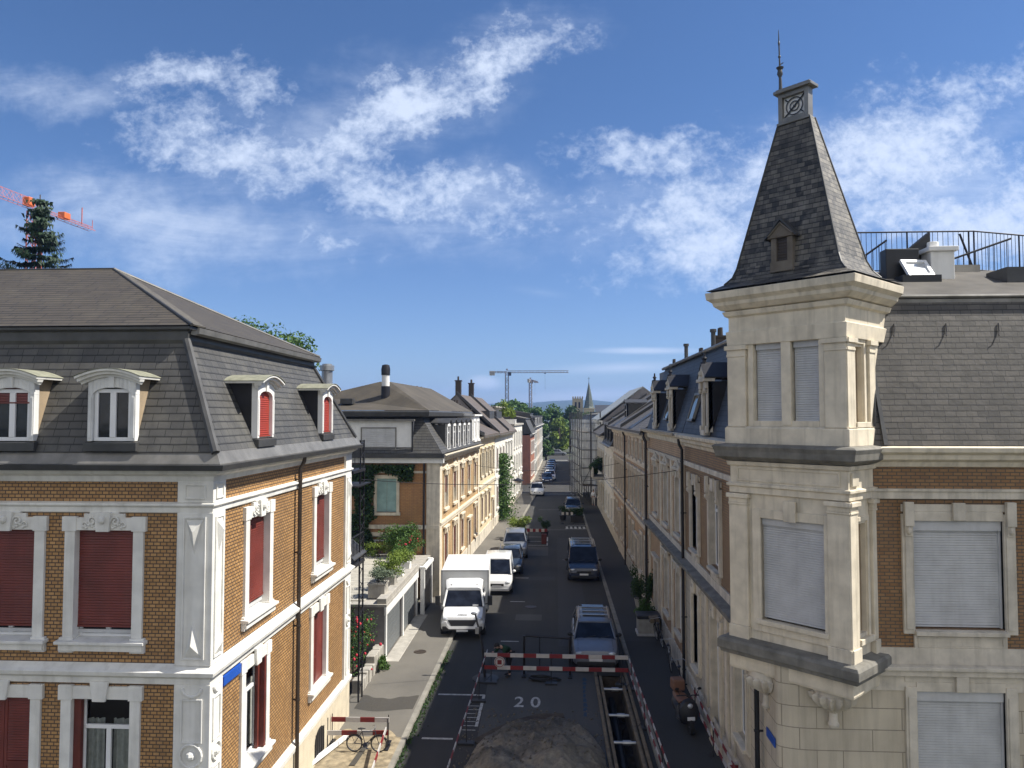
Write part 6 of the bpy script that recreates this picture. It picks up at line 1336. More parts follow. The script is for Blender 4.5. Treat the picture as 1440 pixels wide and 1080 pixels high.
# ------------------------------------------------------------------ road works
def lath(mb, a, b, h=.16, t=.025, n=None, first=0):
    """striped barrier board from a to b, upright; slot 0 white, 1 red, 2 black"""
    a, b = Vector(a), Vector(b); L = (b-a).length; n = n or max(2, round(L/.5)); d = (b-a)/n; s = Vector((-(b-a).y, (b-a).x, 0)).normalized()*t/2; U = Vector((0, 0, h/2))
    for i in range(n):
        p, q = a+d*i, a+d*(i+1); mb.hexa([p-s-U, q-s-U, q+s-U, p+s-U, p-s+U, q-s+U, q+s+U, p+s+U], (i+first) % 2)
def stand(par, x, y, h, foot=.45, nm='stand'):
    m = MB(); m.tube([(x, y, .04), (x, y, h)], .018, 6); m.box(x-foot/2, x+foot/2, y-.12, y+.12, 0, .07); m.tube([(x-foot/2, y, .09), (x, y, .3)], .012, 5); return m.build(nm, 'plastic', par)
bx = thing('barrier', 'double red and white barrier boards closing the road in front of the silver estate car', 'barrier', (0, 28.3, 0), world=True)
for z, f in ((1.06, 0), (.6, 1)): m = MB(); lath(m, (-2.6, 28.3, z), (2.75, 28.25, z), .145, n=11, first=f); m.build('board', ['white_lath', 'red_lath'], bx)
for x in (-2.35, -.1, 2.5): stand(bx, x, 28.33, 1.2)
bl = thing('barrier', 'long red and white lath on stands along the parking bays, left of the sand heap', 'barrier', (-2.7, 24, 0), world=True)
m = MB(); lath(m, (-2.55, 29.0, 1.0), (-2.75, 17.8, 1.0), .08, n=22); m.build('board', ['white_lath', 'red_lath'], bl)
for y in (23.1, 26.5, 19.5): stand(bl, -2.72+.015*(y-20), y, 1.05, .5)
br = thing('barrier', 'red and white laths along the right edge of the trench', 'barrier', (3.0, 24, 0), world=True)
for z in (1.0, .55): m = MB(); lath(m, (2.78, 28.25, z), (2.98, 17.5, z), .085, n=22, first=int(z < .8)); m.build('board', ['white_lath', 'red_lath'], br)
for y in (27.9, 24.5, 21.0): stand(br, 2.82+.018*(28-y), y, 1.08, .4)
bw = thing('barrier', 'red and white laths leaning along the right house wall', 'barrier', (4.75, 22, .12), world=True)
for z in (.95, .55): m = MB(); lath(m, (4.55, 25.5, z+.1), (4.6, 18.5, z+.1), .1, n=14, first=int(z < .8)); m.build('board', ['white_lath', 'red_lath'], bw)
for y in (25.2, 22.4, 19): stand(bw, 4.62, y, 1.1, .3)
sg = thing('road_sign', 'white board with a red arrow stripe standing at the right house wall', 'road sign', (4.6, 19.9, .12), world=True)
m = MB(); m.box(4.47, 4.75, 19.9, 19.93, .35, 1.08); m.tube([(4.61, 19.95, .12), (4.61, 19.95, 1.1)], .025, 6); m.build('board', 'white_lath', sg); m = MB()
for z in (.42, .76): m.face([(4.5, 19.895, z+.27), (4.73, 19.895, z+.27), (4.73, 19.895, z)])
m.build('red_stripe', 'red_lath', sg); m = MB(); m.box(4.42, 4.8, 19.8, 20.1, .12, .2); m.build('foot', 'plastic', sg)
bp = thing('barrier', 'two low red and white boards across the left pavement behind the bicycle', 'barrier', (-5.9, 22.5, .12), world=True)
m = MB(); lath(m, (-6.72, 22.65, .84), (-4.95, 22.65, .86), .14, n=4, first=1); lath(m, (-6.78, 22.33, .57), (-4.92, 22.36, .6), .14, n=4, first=0); m.build('board', ['white_lath', 'red_lath'], bp)
for x, y in ((-6.7, 22.68), (-4.98, 22.68), (-6.74, 22.36), (-4.95, 22.39)): m = MB(); m.tube([(x, y, .12), (x, y, 1.0)], .015, 6); m.box(x-.06, x+.06, y-.2, y+.2, .12, .17); m.build('stand', 'iron', bp)
o = MB(); lath(o, (-4.97, 22.3, .74), (-4.85, 19.0, .3), .11, .03, n=8); o = o.build('barrier_lath', ['white_lath', 'red_lath']); tag(o, 'single red and white lath running over the bicycle towards the camera', 'barrier')
o = MB(); o.hexa([(-6.35, 22.9, .2), (-6.25, 22.9, .2), (-6.85, 20.6, .22), (-6.99, 20.6, .22), (-6.35, 22.9, .32), (-6.25, 22.9, .32), (-6.85, 20.6, .34), (-6.99, 20.6, .34)]); o = o.build('white_plank', 'white_pvc', bevel=.01); tag(o, 'long white plank lying on the dug-up left pavement', 'plank')
# leaning post and steel frame
pp = thing('signal_post', 'dark slanting pole with a flat foot at the left end of the road barrier', 'post', (-2.62, 28.7, 0), world=True)
m = MB(); m.tube([(-2.62, 28.75, .05), (-2.72, 28.75, 1.3), (-2.98, 28.8, 2.35), (-3.02, 28.8, 2.5)], [.05, .045, .035, .03], 8); m.build('pole', 'iron', pp, smooth=40); m = MB(); m.lathe([(.5, 0), (.5, .05), (.1, .09)], (-2.6, 28.75, 0), 16); m.build('foot', 'plastic', pp); m = MB(); m.blob((-3.05, 28.8, 2.45), (.13, .06, .06)); m.box(-2.99, -2.86, 28.72, 28.8, 1.7, 1.95); m.build('lamp_head', 'steel', pp)
fr = thing('steel_frame', 'dark tubular steel frame standing on the road behind the barrier boards', 'frame', (.1, 29.3, 0), world=True)
m = MB()
for x in (-1.15, .62): m.tube([(x, 29.3, 0), (x, 29.3, 1.5)], .05, 8); m.box(x-.08, x+.08, 28.95, 29.65, 0, .05)
m.tube([(-1.1, 29.3, 1.5), (.65, 29.3, 1.42)], .045, 8); m.tube([(-1.1, 29.3, .2), (.6, 29.3, .2)], .035, 8); m.tube([(-.55, 29.3, 1.47), (-.55, 29.3, .2)], .018, 6); m.build('tube', 'iron', fr, smooth=40)
hs = MB()
for k in range(2): hs.tube([(-.3+.55*math.cos(a/14*6.28)*(1-.2*k)-.2*k, 28.75+.22*math.sin(a/14*6.28), .05+.06*k) for a in range(14)], .04, 6, close=True)
o = hs.build('hose_coil', 'plastic', smooth=40); tag(o, 'coil of dark hose lying at the foot of the steel frame', 'hose')
# trench shoring
sh = thing('trench_shoring', 'timber boards and steel struts holding the open trench on the right', 'shoring', (2.1, 24, 0), world=True)
for x in (TX0+.06, TX1-.06):
    for y in [TY0+.9+i*1.82 for i in range(10)]:
        for z in (-.22, -.62, -1.02): m = MB(); m.box(x-.03, x+.03, y-.9, y+.9, z-.19, z+.18); m.build('board', 'wood_board', sh, bevel=.01)
    m = MB(); s = 1 if x < 2 else -1; m.box(x-.05+.09*s, x+.05+.09*s, TY0, TY1-.2, -.1, .07); m.box(x-.05-.08*s, x+.05-.08*s, TY0, TY1+.1, .0, .1); m.build('waler', 'wood_board', sh, bevel=.01)
for y in (28.1, 25.7, 23.6, 21.4, 19.2): m = MB(); m.tube([(TX0+.1, y, -.05), (TX1-.1, y, -.05)], .05, 8); m.tube([(TX0+.5, y, -.05), (TX0+.75, y, -.05)], .075, 8); m.build('strut', 'steel', sh, smooth=40)
pp_ = MB(); pp_.tube([(2.1, 12.5, -.95), (2.15, 20, -1.0), (2.2, 29.3, -.9)], .12, 10); o = pp_.build('buried_pipe', 'plastic', smooth=40); tag(o, 'dark pipe lying along the bottom of the open trench', 'pipe')
# heap of dug material
hp = MB(); nx, ny = 130, 150; X0, X1, Y0, Y1 = -3.0, 1.58, 15.5, 25.9
def heap(x, y):
    a = ((x-.15)/(2.9 if x < .15 else 1.5)); b = (y-20.7)/(4.5 if y > 20.7 else 5.5)
    q = math.sqrt(a*a+b*b)+.12*noise.noise((x*.9, y*.6, 2)); q = max(0, min(1, 1-q)); h = 1.05*q**.7
    h += .26*max(0, 1-abs(q-.42)*3.4)*noise.noise((x*1.3+y*.35, y*.5, 7)); 
    h += .30*min(1, q*3)*(abs(noise.noise((x*.55+y*.5, y*.25-x*.2, 11)))-.25)+.12*min(1, q*4)*noise.noise((x*1.1-y*.3, y*.9, 5)); return max(0, h)+(.12*noise.noise((x*2.6, y*2.6, 1))+.07*noise.noise((x*6, y*6, 4))+.03*noise.noise((x*15, y*15, 6)))*min(1, q*6)-.012*(q <= 0)
vs = [(X0+(X1-X0)*i/nx, Y0+(Y1-Y0)*j/ny, heap(X0+(X1-X0)*i/nx, Y0+(Y1-Y0)*j/ny)) for j in range(ny+1) for i in range(nx+1)]
hp.add(vs, [(j*(nx+1)+i, j*(nx+1)+i+1, (j+1)*(nx+1)+i+1, (j+1)*(nx+1)+i) for j in range(ny) for i in range(nx)])
mm_, nt_, b_ = newmat('heap', .95); n1 = ramp(nt_, tnoise(nt_, .6, 6), .40, .62); c_ = mixc(nt_, n1, (.105, .097, .082), (.26, .235, .19)); c_ = mixc(nt_, (ramp(nt_, tnoise(nt_, 9, 5), .35, .65)[0], 0), mixc(nt_, .35, c_, (.03, .025, .02)), c_); setc(nt_, b_, c_); bump(nt_, b_, tnoise(nt_, 28, 6), .8, .04)
o = hp.build('gravel_heap', mm_, smooth=80); tag(o, 'big heap of sand and dug-up gravel on the road beside the trench', 'heap')
ds = MB(); pts_ = [(-2.5, 23.3), (-1.9, 24.2), (-1.3, 24.9), (-.5, 25.45), (.3, 25.5), (.35, 25.2), (-.4, 24.9), (-1.0, 24.3), (-1.6, 23.4), (-2.0, 22.7)]
ds.prism([(x, y, .004) for x, y in pts_], (0, 0, .05)); ds.build('spread_soil', 'earth')['kind'] = 'stuff'
st_ = MB(); 
for i in range(900):
    x, y = -2.9+4.4*rnd.random(), 20.5+5.4*rnd.random(); r_ = .012+.04*rnd.random()**3; st_.blob((x, y, max(0, heap(x, y))+r_*.4), (r_, r_*1.2, r_*.8), n=5, m=3)
o = st_.build('loose_gravel', 'gravel'); o['kind'] = 'stuff'; o['label'] = 'loose stones scattered over and around the heap'
# round sign hung on the barrier
rs = thing('road_sign', 'round white traffic sign with a red rim hung on the barrier beside the bending person', 'road sign', (-2.02, 28.2, .66), world=True)
m = MB(); m.lathe([(.01, 0), (.2, 0), (.2, .02), (.01, .02)], (-2.02, 28.16, .84), 24, axis='y'); m.build('disc', 'white_lath', rs)
m = MB(); m.tube([(-2.02+.17*math.cos(a/24*6.2832), 28.155, .84+.17*math.sin(a/24*6.2832)) for a in range(24)], .012, 5, close=True); m.box(-2.1, -1.94, 28.15, 28.158, .76, .92); m.build('sign_rim', 'red_lath', rs)

# ------------------------------------------------------------------ bicycles
def bicycle(label, loc, rz, col='iron', lean=0, basket=None, group=None):
    """length along x, wheels on the ground"""
    t = thing('bicycle', label, 'bicycle', loc, rz, group); X = Matrix.Rotation(lean, 4, 'X')
    def mk(nm, mat, fn, par=t, sm=40): m = MB(); m.xf = X; fn(m); return m.build(nm, mat, par, smooth=sm)
    for x in (-.52, .52):
        w = mk('wheel', 'tyre', lambda m: m.tube([(x+.33*math.cos(a/24*6.2832), 0, .34+.33*math.sin(a/24*6.2832)) for a in range(24)], .022, 6, close=True))
        def sp(m):
            m.tube([(x+.3*math.cos(a/24*6.2832), 0, .34+.3*math.sin(a/24*6.2832)) for a in range(24)], .012, 5, close=True)
            for k in range(10): a = k*.6283; m.tube([(x, 0, .34), (x+.3*math.cos(a), 0, .34+.3*math.sin(a))], .004, 3)
            m.lathe([(.03, -.04), (.03, .04)], (x, 0, .34), 8, axis='y')
        mk('spokes', 'rim', sp, w)
        mk('mudguard', 'plastic', lambda m: m.tube([(x+.38*math.cos(a), 0, .34+.38*math.sin(a)) for a in (.4, .9, 1.4, 1.9, 2.4, 2.9)], .02, 5), w)
    def frm(m):
        S1, HT, BB = (-.2, 0, .82), (.36, 0, .84), (-.06, 0, .3)
        for a, b in ((S1, HT), (S1, BB), (BB, (.38, 0, .72)), (BB, (-.52, 0, .34)), (S1, (-.52, 0, .34)), (HT, (.52, 0, .34)), (S1, (-.22, 0, .92)), (HT, (.34, 0, .98))): m.tube([a, b], .018, 6)
        m.lathe([(.1, -.02), (.1, .02)], (-.06, -.05, .3), 14, axis='y'); m.tube([(-.06, -.12, .3), (.06, -.12, .2)], .012, 5); m.box(.03, .11, -.2, -.12, .185, .21)
    mk('frame', col, frm)
    mk('saddle', 'plastic', lambda m: (m.blob((-.26, 0, .95), (.13, .07, .035), n=8, m=5), m.blob((-.14, 0, .95), (.1, .03, .025), n=8, m=5)))
    mk('handlebar', 'rim', lambda m: m.tube([(.2, -.28, .98), (.33, -.2, 1.02), (.36, 0, 1.0), (.33, .2, 1.02), (.2, .28, .98)], .014, 6))
    mk('carrier', 'iron', lambda m: (m.tube([(-.3, -.06, .74), (-.8, -.06, .76)], .01, 4), m.tube([(-.3, .06, .74), (-.8, .06, .76)], .01, 4), m.tube([(-.7, .06, .75), (-.54, .06, .36)], .01, 4)))
    if basket: mk('basket', basket, lambda m: m.box(.45, .78, -.18, .18, .78, 1.02))
    return t
bicycle('dark bicycle standing across the left pavement beside the red and white boards', (-5.5, 22.1, .15), R(0), 'navy_car').scale = (.7, .7, .7)
bicycle('dark bicycle leaning on the right house wall next to the motor scooter', (4.62, 27.6, .12), R(84), 'iron', R(-8))
bicycle('pale framed bicycle against the right wall, between the dark one and the flower box', (4.62, 30.1, .12), R(80), 'steel', R(-8))
bicycle('bicycle with a basket leaning close to the grey flower box on the right', (4.6, 33.2, .12), R(95), 'iron', R(-8), 'wood_board')
# covered scooter on the right pavement
sc_ = thing('motor_scooter', 'dark motor scooter with a brown seat on the right pavement by the wall', 'scooter', (4.15, 24.5, .12), R(8))
for y in (-.62, .62): m = MB(); m.lathe([(.12, -.05), (.22, -.06), (.24, 0), (.22, .06), (.12, .05)], (0, y, .24), 18, axis='x'); w_ = m.build('wheel', 'tyre', sc_, smooth=40); m = MB(); m.lathe([(.12, -.045), (.02, -.05)], (0, y, .24), 12, axis='x'); m.build('rim', 'rim', w_)
def esec(y, z0, z1, w): return [(w*c, y, z0+(z1-z0)*(.5+.5*s)) for c, s in [(math.cos(a*.5236), math.sin(a*.5236)) for a in range(12)]]
m = MB(); loft(m, [esec(-.66, .5, .75, .1), esec(-.55, .3, 1.0, .3), esec(-.42, .25, 1.05, .32), esec(-.36, .2, .5, .26), esec(0, .2, .42, .28), esec(.1, .25, .7, .27), esec(.6, .4, .78, .26), esec(.85, .55, .72, .12)]); m.build('body', 'plastic', sc_, smooth=45)
m = MB(); loft(m, [esec(-.05, .7, .84, .16), esec(.1, .7, .88, .22), esec(.5, .72, .9, .22), esec(.8, .74, .86, .14)]); m.build('seat', 'brown_leather', sc_, smooth=45)
m = MB(); m.tube([(-.36, -.35, 1.1), (-.1, -.45, 1.14), (0, -.48, 1.08), (.1, -.45, 1.14), (.36, -.35, 1.1)], .02, 6)
for s in (-1, 1): m.tube([(s*.25, -.38, 1.1), (s*.34, -.42, 1.3)], .01, 4); m.blob((s*.36, -.42, 1.33), (.07, .02, .045))
m.build('handlebar', 'iron', sc_); m = MB(); m.blob((0, -.6, .86), (.09, .06, .08)); m.build('headlight', 'lamp_glass', sc_, smooth=60); m = MB(); m.box(-.12, .12, -.69, -.68, .45, .56); m.build('number_plate', 'white_pvc', sc_)
m = MB(); m.box(-.2, .2, .5, .9, .92, 1.28); m.build('top_box', 'brown_leather', sc_, bevel=.05)

# ------------------------------------------------------------------ cyclist behind the barrier
def skinned(name, chains, mat, parent, sub=2):
    """chains: list of (list of (co, radius), parent index or None): connected skeleton grown to one surface"""
    vs, es, rs, names = [], [], [], {}
    for ch, start in chains:
        prev = names.get(start)
        for nm, co, r in ch:
            vs.append(co); rs.append(r); i = len(vs)-1; names[nm] = i
            if prev is not None: es.append((prev, i))
            prev = i
    me = bpy.data.meshes.new(name); me.from_pydata(vs, es, []); o = bpy.data.objects.new(name, me); C.objects.link(o)
    sk = o.modifiers.new('skin', 'SKIN'); sk.use_smooth_shade = True
    for i, sv in enumerate(me.skin_vertices[0].data): r = rs[i]; sv.radius = r if isinstance(r, tuple) else (r, r); sv.use_root = (i == 0)
    ss = o.modifiers.new('sub', 'SUBSURF'); ss.levels = ss.render_levels = sub
    bpy.context.view_layer.update(); dg = bpy.context.evaluated_depsgraph_get(); me2 = bpy.data.meshes.new_from_object(o.evaluated_get(dg)); me2.name = name
    bpy.data.objects.remove(o); me2.materials.clear(); me2.materials.append(M[mat]); o = bpy.data.objects.new(name, me2); C.objects.link(o)
    if parent: o.parent = parent
    return o
# bending figure, authored leaning along +x, feet on the ground
pr_ = thing('person', 'person with black hair in a dark green jacket bending over the road barrier', 'person', (-1.78, 29.15, 0), R(-138))
sp_c = [('pelvis', (-.1, 0, .86), .125), ('waist', (.0, 0, .99), (.12, .14)), ('chest', (.2, 0, 1.12), (.13, .17)), ('neck0', (.35, 0, 1.19), (.06, .07)), ('neck', (.41, 0, 1.2), .05), ('head0', (.49, 0, 1.2), (.08, .075)), ('head1', (.55, 0, 1.24), (.095, .08)), ('head2', (.58, 0, 1.3), (.07, .06))]
body = [(sp_c, None)]
AR = lambda s: [('sh%d' % s, (.26, s*.19, 1.13), .062), ('el%d' % s, (.42, s*.24, .92), .046), ('wr%d' % s, (.6, s*.15, .98), .033), ('pa%d' % s, (.645, s*.14, .99), (.034, .022))]
LG = lambda s: [('th%d' % s, (-.09, s*.1, .82), .09), ('kn%d' % s, (-.04+.06*s, s*.11, .46), .058), ('ca%d' % s, (-.07+.06*s, s*.11, .3), .054), ('an%d' % s, (-.1+.08*s, s*.11, .09), .038), ('ft%d' % s, (.0+.08*s, s*.12, .045), (.045, .03)), ('toe%d' % s, (.09+.08*s, s*.13, .035), (.035, .02))]
for s in (1, -1):
    body += [(AR(s), 'chest')]
    for k, (dy, ln) in enumerate(((-.026, .05), (-.009, .06), (.009, .057), (.024, .045))): body += [([('f%d%d' % (s, k), (.68, s*.14+dy, .992), .010), ('g%d%d' % (s, k), (.68+ln*.6, s*.14+dy, .982), .009), ('h%d%d' % (s, k), (.68+ln, s*.14+dy, .962), .008)], 'pa%d' % s)]
    body += [([('t%d' % s, (.65, s*.14-s*.038, .985), .010), ('u%d' % s, (.685, s*.14-s*.044, .975), .009)], 'pa%d' % s), (LG(s), 'pelvis')]
skinned('body', body, 'skin', pr_)
jk = [([('pelvis', (-.1, 0, .89), .14), ('waist', (.0, 0, 1.0), (.14, .165)), ('chest', (.2, 0, 1.125), (.15, .195)), ('collar', (.33, 0, 1.18), (.085, .1))], None)]
for s in (1, -1): a = AR(s); jk += [([(a[0][0], a[0][1], .08), (a[1][0], a[1][1], .062), (a[2][0], (.575, s*.16, .972), .046)], 'chest')]
skinned('jacket', jk, 'green_cloth', pr_)
tr = [([('pelvis', (-.1, 0, .84), .138)], None)]
for s in (1, -1): l = LG(s); tr += [([(l[0][0], l[0][1], .105), (l[1][0], l[1][1], .072), (l[3][0], (l[3][1][0], l[3][1][1], .12), .054)], 'pelvis')]
skinned('trousers', tr, 'black_cloth', pr_)
for s in (1, -1): m = MB(); m.blob((.0+.08*s, s*.12, .05), (.15, .05, .05), n=10, m=6); m.build('shoe', 'plastic', pr_, smooth=60)
m = MB(); m.blob((.535, 0, 1.285), (.105, .098, .1), n=12, m=8); m.blob((.475, 0, 1.24), (.075, .088, .09), n=12, m=8); m.build('hair', 'hair', pr_, smooth=60)
m = MB()
for s in (1, -1): m.blob((.635, s*.032, 1.225), (.012, .016, .009), n=8, m=5)
m.blob((.60, 0, 1.155), (.012, .024, .006), n=8, m=5); m.build('face_marks', 'dark', pr_); m = MB(); m.blob((.642, 0, 1.19), (.018, .013, .022), n=8, m=5)
for s in (1, -1): m.blob((.53, s*.083, 1.21), (.022, .012, .03), n=8, m=5)
m.build('nose_and_ears', 'skin', pr_, smooth=60)
pl_ = MB(); pl_.box(-.02, .2, -.18, .18, -.012, .012); o = pl_.build('paper_plan', 'white_pvc'); o.location = (-2.28, 28.62, .985); o.rotation_euler = (.06, -.12, R(-138)); tag(o, 'white sheet held by the person bending over the road barrier', 'paper')
# ------------------------------------------------------------------ plants
def shrub(name, label, cat, loc, r, n, size, leaf, pot=None, h0=.0, group=None, flowers=0, clumps=9, seed=1, stems=True):
    rg = random.Random(seed); t = thing(name, label, cat, loc, 0, group); r = Vector(r)
    m = MB()
    for k in range(clumps):
        d = Vector((rg.gauss(0, .5), rg.gauss(0, .5), rg.gauss(0, .5))); c = Vector((d.x*r.x*.8, d.y*r.y*.8, h0+r.z+d.z*r.z*.7)); c.z = max(c.z, h0+.1*r.z)
        m.leaves(c, r*(.38+.25*rg.random()), n//clumps, size, 0, .3, rg)
    m.build('foliage', leaf, t, recalc=False)
    if flowers:
        m = MB()
        for _ in range(flowers): d = Vector((rg.gauss(0, .55)*r.x, rg.gauss(0, .55)*r.y, h0+r.z*(1+.7*rg.uniform(-1, 1)))); m.blob(d, .035+.03*rg.random(), n=5, m=4)
        m.build('blossom', 'flower_red', t)
    if stems:
        m = MB()
        for k in range(6): m.tube([(rg.uniform(-.05, .05), rg.uniform(-.05, .05), h0-.05), (rg.uniform(-.4, .4)*r.x, rg.uniform(-.4, .4)*r.y, h0+r.z)], [.02, .006], 5)
        m.build('stem', 'bark', t)
    if pot:
        kind, a, b, hh, mat = pot; m = MB()
        if kind == 'box': m.box(-a, a, -b, b, 0, hh); m.box(-a-.03, a+.03, -b-.03, b+.03, hh-.06, hh); m.box(-a+.04, a-.04, -b+.04, b-.04, hh, hh+.01)
        else: m.lathe([(a*.7, 0), (a, hh-.05), (a*1.08, hh-.05), (a*1.08, hh), (a*.9, hh), (a*.85, hh-.04)], (0, 0, 0), 16)
        m.build('pot', mat, t, bevel=.01)
    return t
TZ = 2.44
shrub('potted_shrub', 'grey-green lavender bush in a square concrete planter, front corner of the terrace', 'potted plant', (-7.35, 31.3, TZ), (.55, .55, .35), 1500, .07, 'leaf_grey', ('box', .35, .35, .6, 'concrete'), .55, 'plants on the garage terrace', seed=2)
shrub('potted_shrub', 'yellow-green bush in a tall planter behind the lavender on the garage terrace', 'potted plant', (-7.2, 32.9, TZ), (.6, .6, .5), 1700, .08, 'leaf_lime', ('box', .25, .25, .55, 'concrete'), .5, 'plants on the garage terrace', seed=3)
shrub('potted_shrub', 'tall lime green bush at the middle of the terrace planter row', 'potted plant', (-7.2, 34.6, TZ), (.65, .7, .55), 1700, .085, 'leaf_lime', ('box', .25, .25, .5, 'white_paint'), .45, 'plants on the garage terrace', seed=4)
shrub('potted_shrub', 'mid green bush in a white planter near the far end of the terrace row', 'potted plant', (-7.2, 36.3, TZ), (.6, .65, .5), 1500, .09, 'leaf_mid', ('box', .25, .25, .5, 'white_paint'), .45, 'plants on the garage terrace', seed=5)
shrub('potted_shrub', 'green bush with red blossoms at the far corner of the terrace by the gate', 'potted plant', (-7.5, 38.6, TZ), (.7, .7, .55), 1500, .09, 'leaf_mid', ('pot', .3, .3, .45, 'concrete'), .4, 'plants on the garage terrace', 26, seed=6)
shrub('shrub', 'large bushy green shrub growing against the front of the house with teal shutters', 'shrub', (-8.2, 40.2, TZ), (.95, .6, 1.15), 2600, .12, 'leaf_mid', seed=7)
shrub('shrub', 'low dark bush left of the arched cellar window at the back of the terrace', 'shrub', (-10.9, 40.2, TZ), (.8, .45, .5), 1400, .1, 'leaf_dark', seed=8)
shrub('shrub', 'small lime green bush below the arched window at the back of the terrace', 'shrub', (-9.4, 40.1, TZ), (.7, .4, .4), 1000, .09, 'leaf_lime', seed=9)
shrub('rose_bush', 'tall rose bush with red blossoms in front of the grey garage wall', 'rose bush', (-7.75, 28.9, 0), (.75, .9, 1.25), 1500, .08, 'leaf_mid', None, .1, None, 46, 14, 10)
shrub('rose_bush', 'rose bush with red blossoms beside the iron balcony of the ochre corner house', 'rose bush', (-7.55, 27.2, 0), (.6, .6, 1.5), 1400, .08, 'leaf_dark', None, .1, None, 30, 14, 11)
shrub('shrub', 'bright green weeds growing at the foot of the low stone wall on the left pavement', 'weeds', (-6.6, 29.3, .12), (.28, .6, .3), 700, .09, 'leaf_mid', seed=12)
m = MB()
for i in range(900):
    y = 20+12*rnd.random(); x = at(KL, y)+.02+abs(rnd.gauss(0, .1)); m.leaf((x, y, .02+.04*rnd.random()), .05+.05*rnd.random())
o = m.build('gutter_weeds', 'leaf_dark', recalc=False); o['kind'] = 'stuff'; o['label'] = 'dark weeds along the foot of the left kerb'
# climbers
def climber(label, fn, n, size, leaf, seed, stem):
    rg = random.Random(seed); t = thing('climbing_plant', label, 'climbing plant', stem[0]); o0 = Vector(stem[0]); m = MB()
    for _ in range(n): m.leaf(fn(rg)-o0, size*(.6+.8*rg.random()), 0, rg, Vector((0, -.4, .2)))
    m.build('foliage', leaf, t, recalc=False); m = MB(); m.tube([Vector(p)-o0 for p in stem], .04, 6); m.build('stem', 'bark', t); return t
def ivyfn(rg):
    while 1:
        x, z = rg.uniform(-12.6, -7.3), rg.uniform(2.6, 7.3)
        k = noise.noise((x*.9, z*.9, 3))*.9
        dens = 1.2 if (z > 6.4 and x < -7.6+k) else 1.3 if (x < -9.9+.5*k) else .9 if (5.7 < z and x < -9.7+k) else -.2
        if -9.85 < x < -8.5 and 4.5 < z < 6.75+.3*k: dens = -1
        if -12 < x < -10.9 and 4.6 < z < 5.6: dens = -.2
        if rg.random() < dens+.35*k: return Vector((x, 40.9-.28*abs(rg.gauss(0, .6)), z))
climber('dark ivy spreading over the shaded ochre front with the teal shutters', ivyfn, 8500, .16, 'leaf_dark', 21, [(-11.5, 40.85, 2.4), (-11.3, 40.85, 4), (-11.6, 40.85, 6), (-10, 40.85, 6.9)])
def ivy2(rg):
    z = rg.uniform(.3, 6.4); y = 71.5+rg.gauss(0, .75)*(1.1-.07*z); return Vector((at(WL, y)+.05+.95*abs(rg.gauss(0, .7))*(1-.06*z), y, z))
climber('tall green ivy column covering the white house with the red shutters', ivy2, 4200, .2, 'leaf_mid', 22, [(-5.0, 71.6, 0), (-5.0, 71.7, 3), (-5.0, 71.5, 5.5)])
shrub('potted_shrub', 'yellow-green shrub in a dark kerbside planter behind the parked off-roader', 'potted plant', (-2.75, 60.6, .0), (.85, .8, .75), 1800, .13, 'leaf_lime', ('box', .5, .9, .6, 'plastic'), .55, None, 0, 10, 31)
shrub('potted_shrub', 'dark shrub behind the red barrier board in the middle of the street', 'potted plant', (-.75, 62.4, 0), (.5, .5, .6), 700, .12, 'leaf_dark', ('pot', .35, .35, .5, 'plastic'), .45, None, 0, 8, 32)
tb = thing('barrier', 'small red and white chevron board among planters in the middle of the street', 'barrier', (-1.25, 59.6, 0), world=True); m = MB(); lath(m, (-2.1, 59.6, .95), (-.5, 59.6, .95), .24, n=7, first=1); m.build('board', ['white_lath', 'red_lath'], tb)
for x in (-2.0, -.6): stand(tb, x, 59.65, 1.05, .3)
m = MB(); m.box(-.95, -.55, 58.9, 59.3, 0, .75); m.build('base_block', 'dark_red', tb, bevel=.02)
tb = thing('barrier', 'white chevron board among dark planters on the right side of the street', 'barrier', (1.3, 70, 0), world=True); m = MB(); lath(m, (.75, 69.9, .95), (1.8, 69.9, .95), .26, n=5); m.build('board', ['white_lath', 'plastic'], tb)
for x in (.8, 1.75): stand(tb, x, 69.95, 1.05, .3)
shrub('potted_shrub', 'dark low shrub beside the white chevron board on the right of the street', 'potted plant', (2.2, 71.4, 0), (.7, .6, .5), 900, .13, 'leaf_dark', ('box', .6, .5, .6, 'plastic'), .55, None, 0, 8, 33)
shrub('potted_shrub', 'dark shrub in front of the parked car by the scaffolding', 'potted plant', (.9, 72.4, 0), (.45, .5, .5), 600, .12, 'leaf_dark', ('pot', .35, .35, .5, 'plastic'), .45, None, 0, 8, 34)
shrub('balcony_plants', 'dark bushy plants hanging over the balcony beside the scaffolding', 'balcony plants', (4.25, 75.3, 4.1), (.7, 1.7, .75), 1900, .16, 'leaf_dark', None, .1, None, 0, 10, 35)
shrub('shrub', 'leafy dark shrub in front of the right house wall beyond the flower box', 'shrub', (4.45, 39.2, .12), (.42, .7, .75), 1700, .1, 'leaf_dark', ('pot', .3, .3, .5, 'concrete'), .4, None, 0, 10, 36)
shrub('shrub', 'climbing dark shrub with pale blossoms on the right wall near the door', 'shrub', (4.6, 37.3, .12), (.3, .5, 1.1), 1400, .09, 'leaf_dark', ('pot', .25, .25, .45, 'iron_brown'), .4, None, 0, 10, 37)
shrub('shrub', 'small dark leafy plant between the flower box and the climbing shrub on the right', 'shrub', (4.35, 36.0, .12), (.4, .45, .45), 900, .09, 'leaf_mid', ('pot', .28, .28, .4, 'concrete'), .35, None, 0, 8, 38)
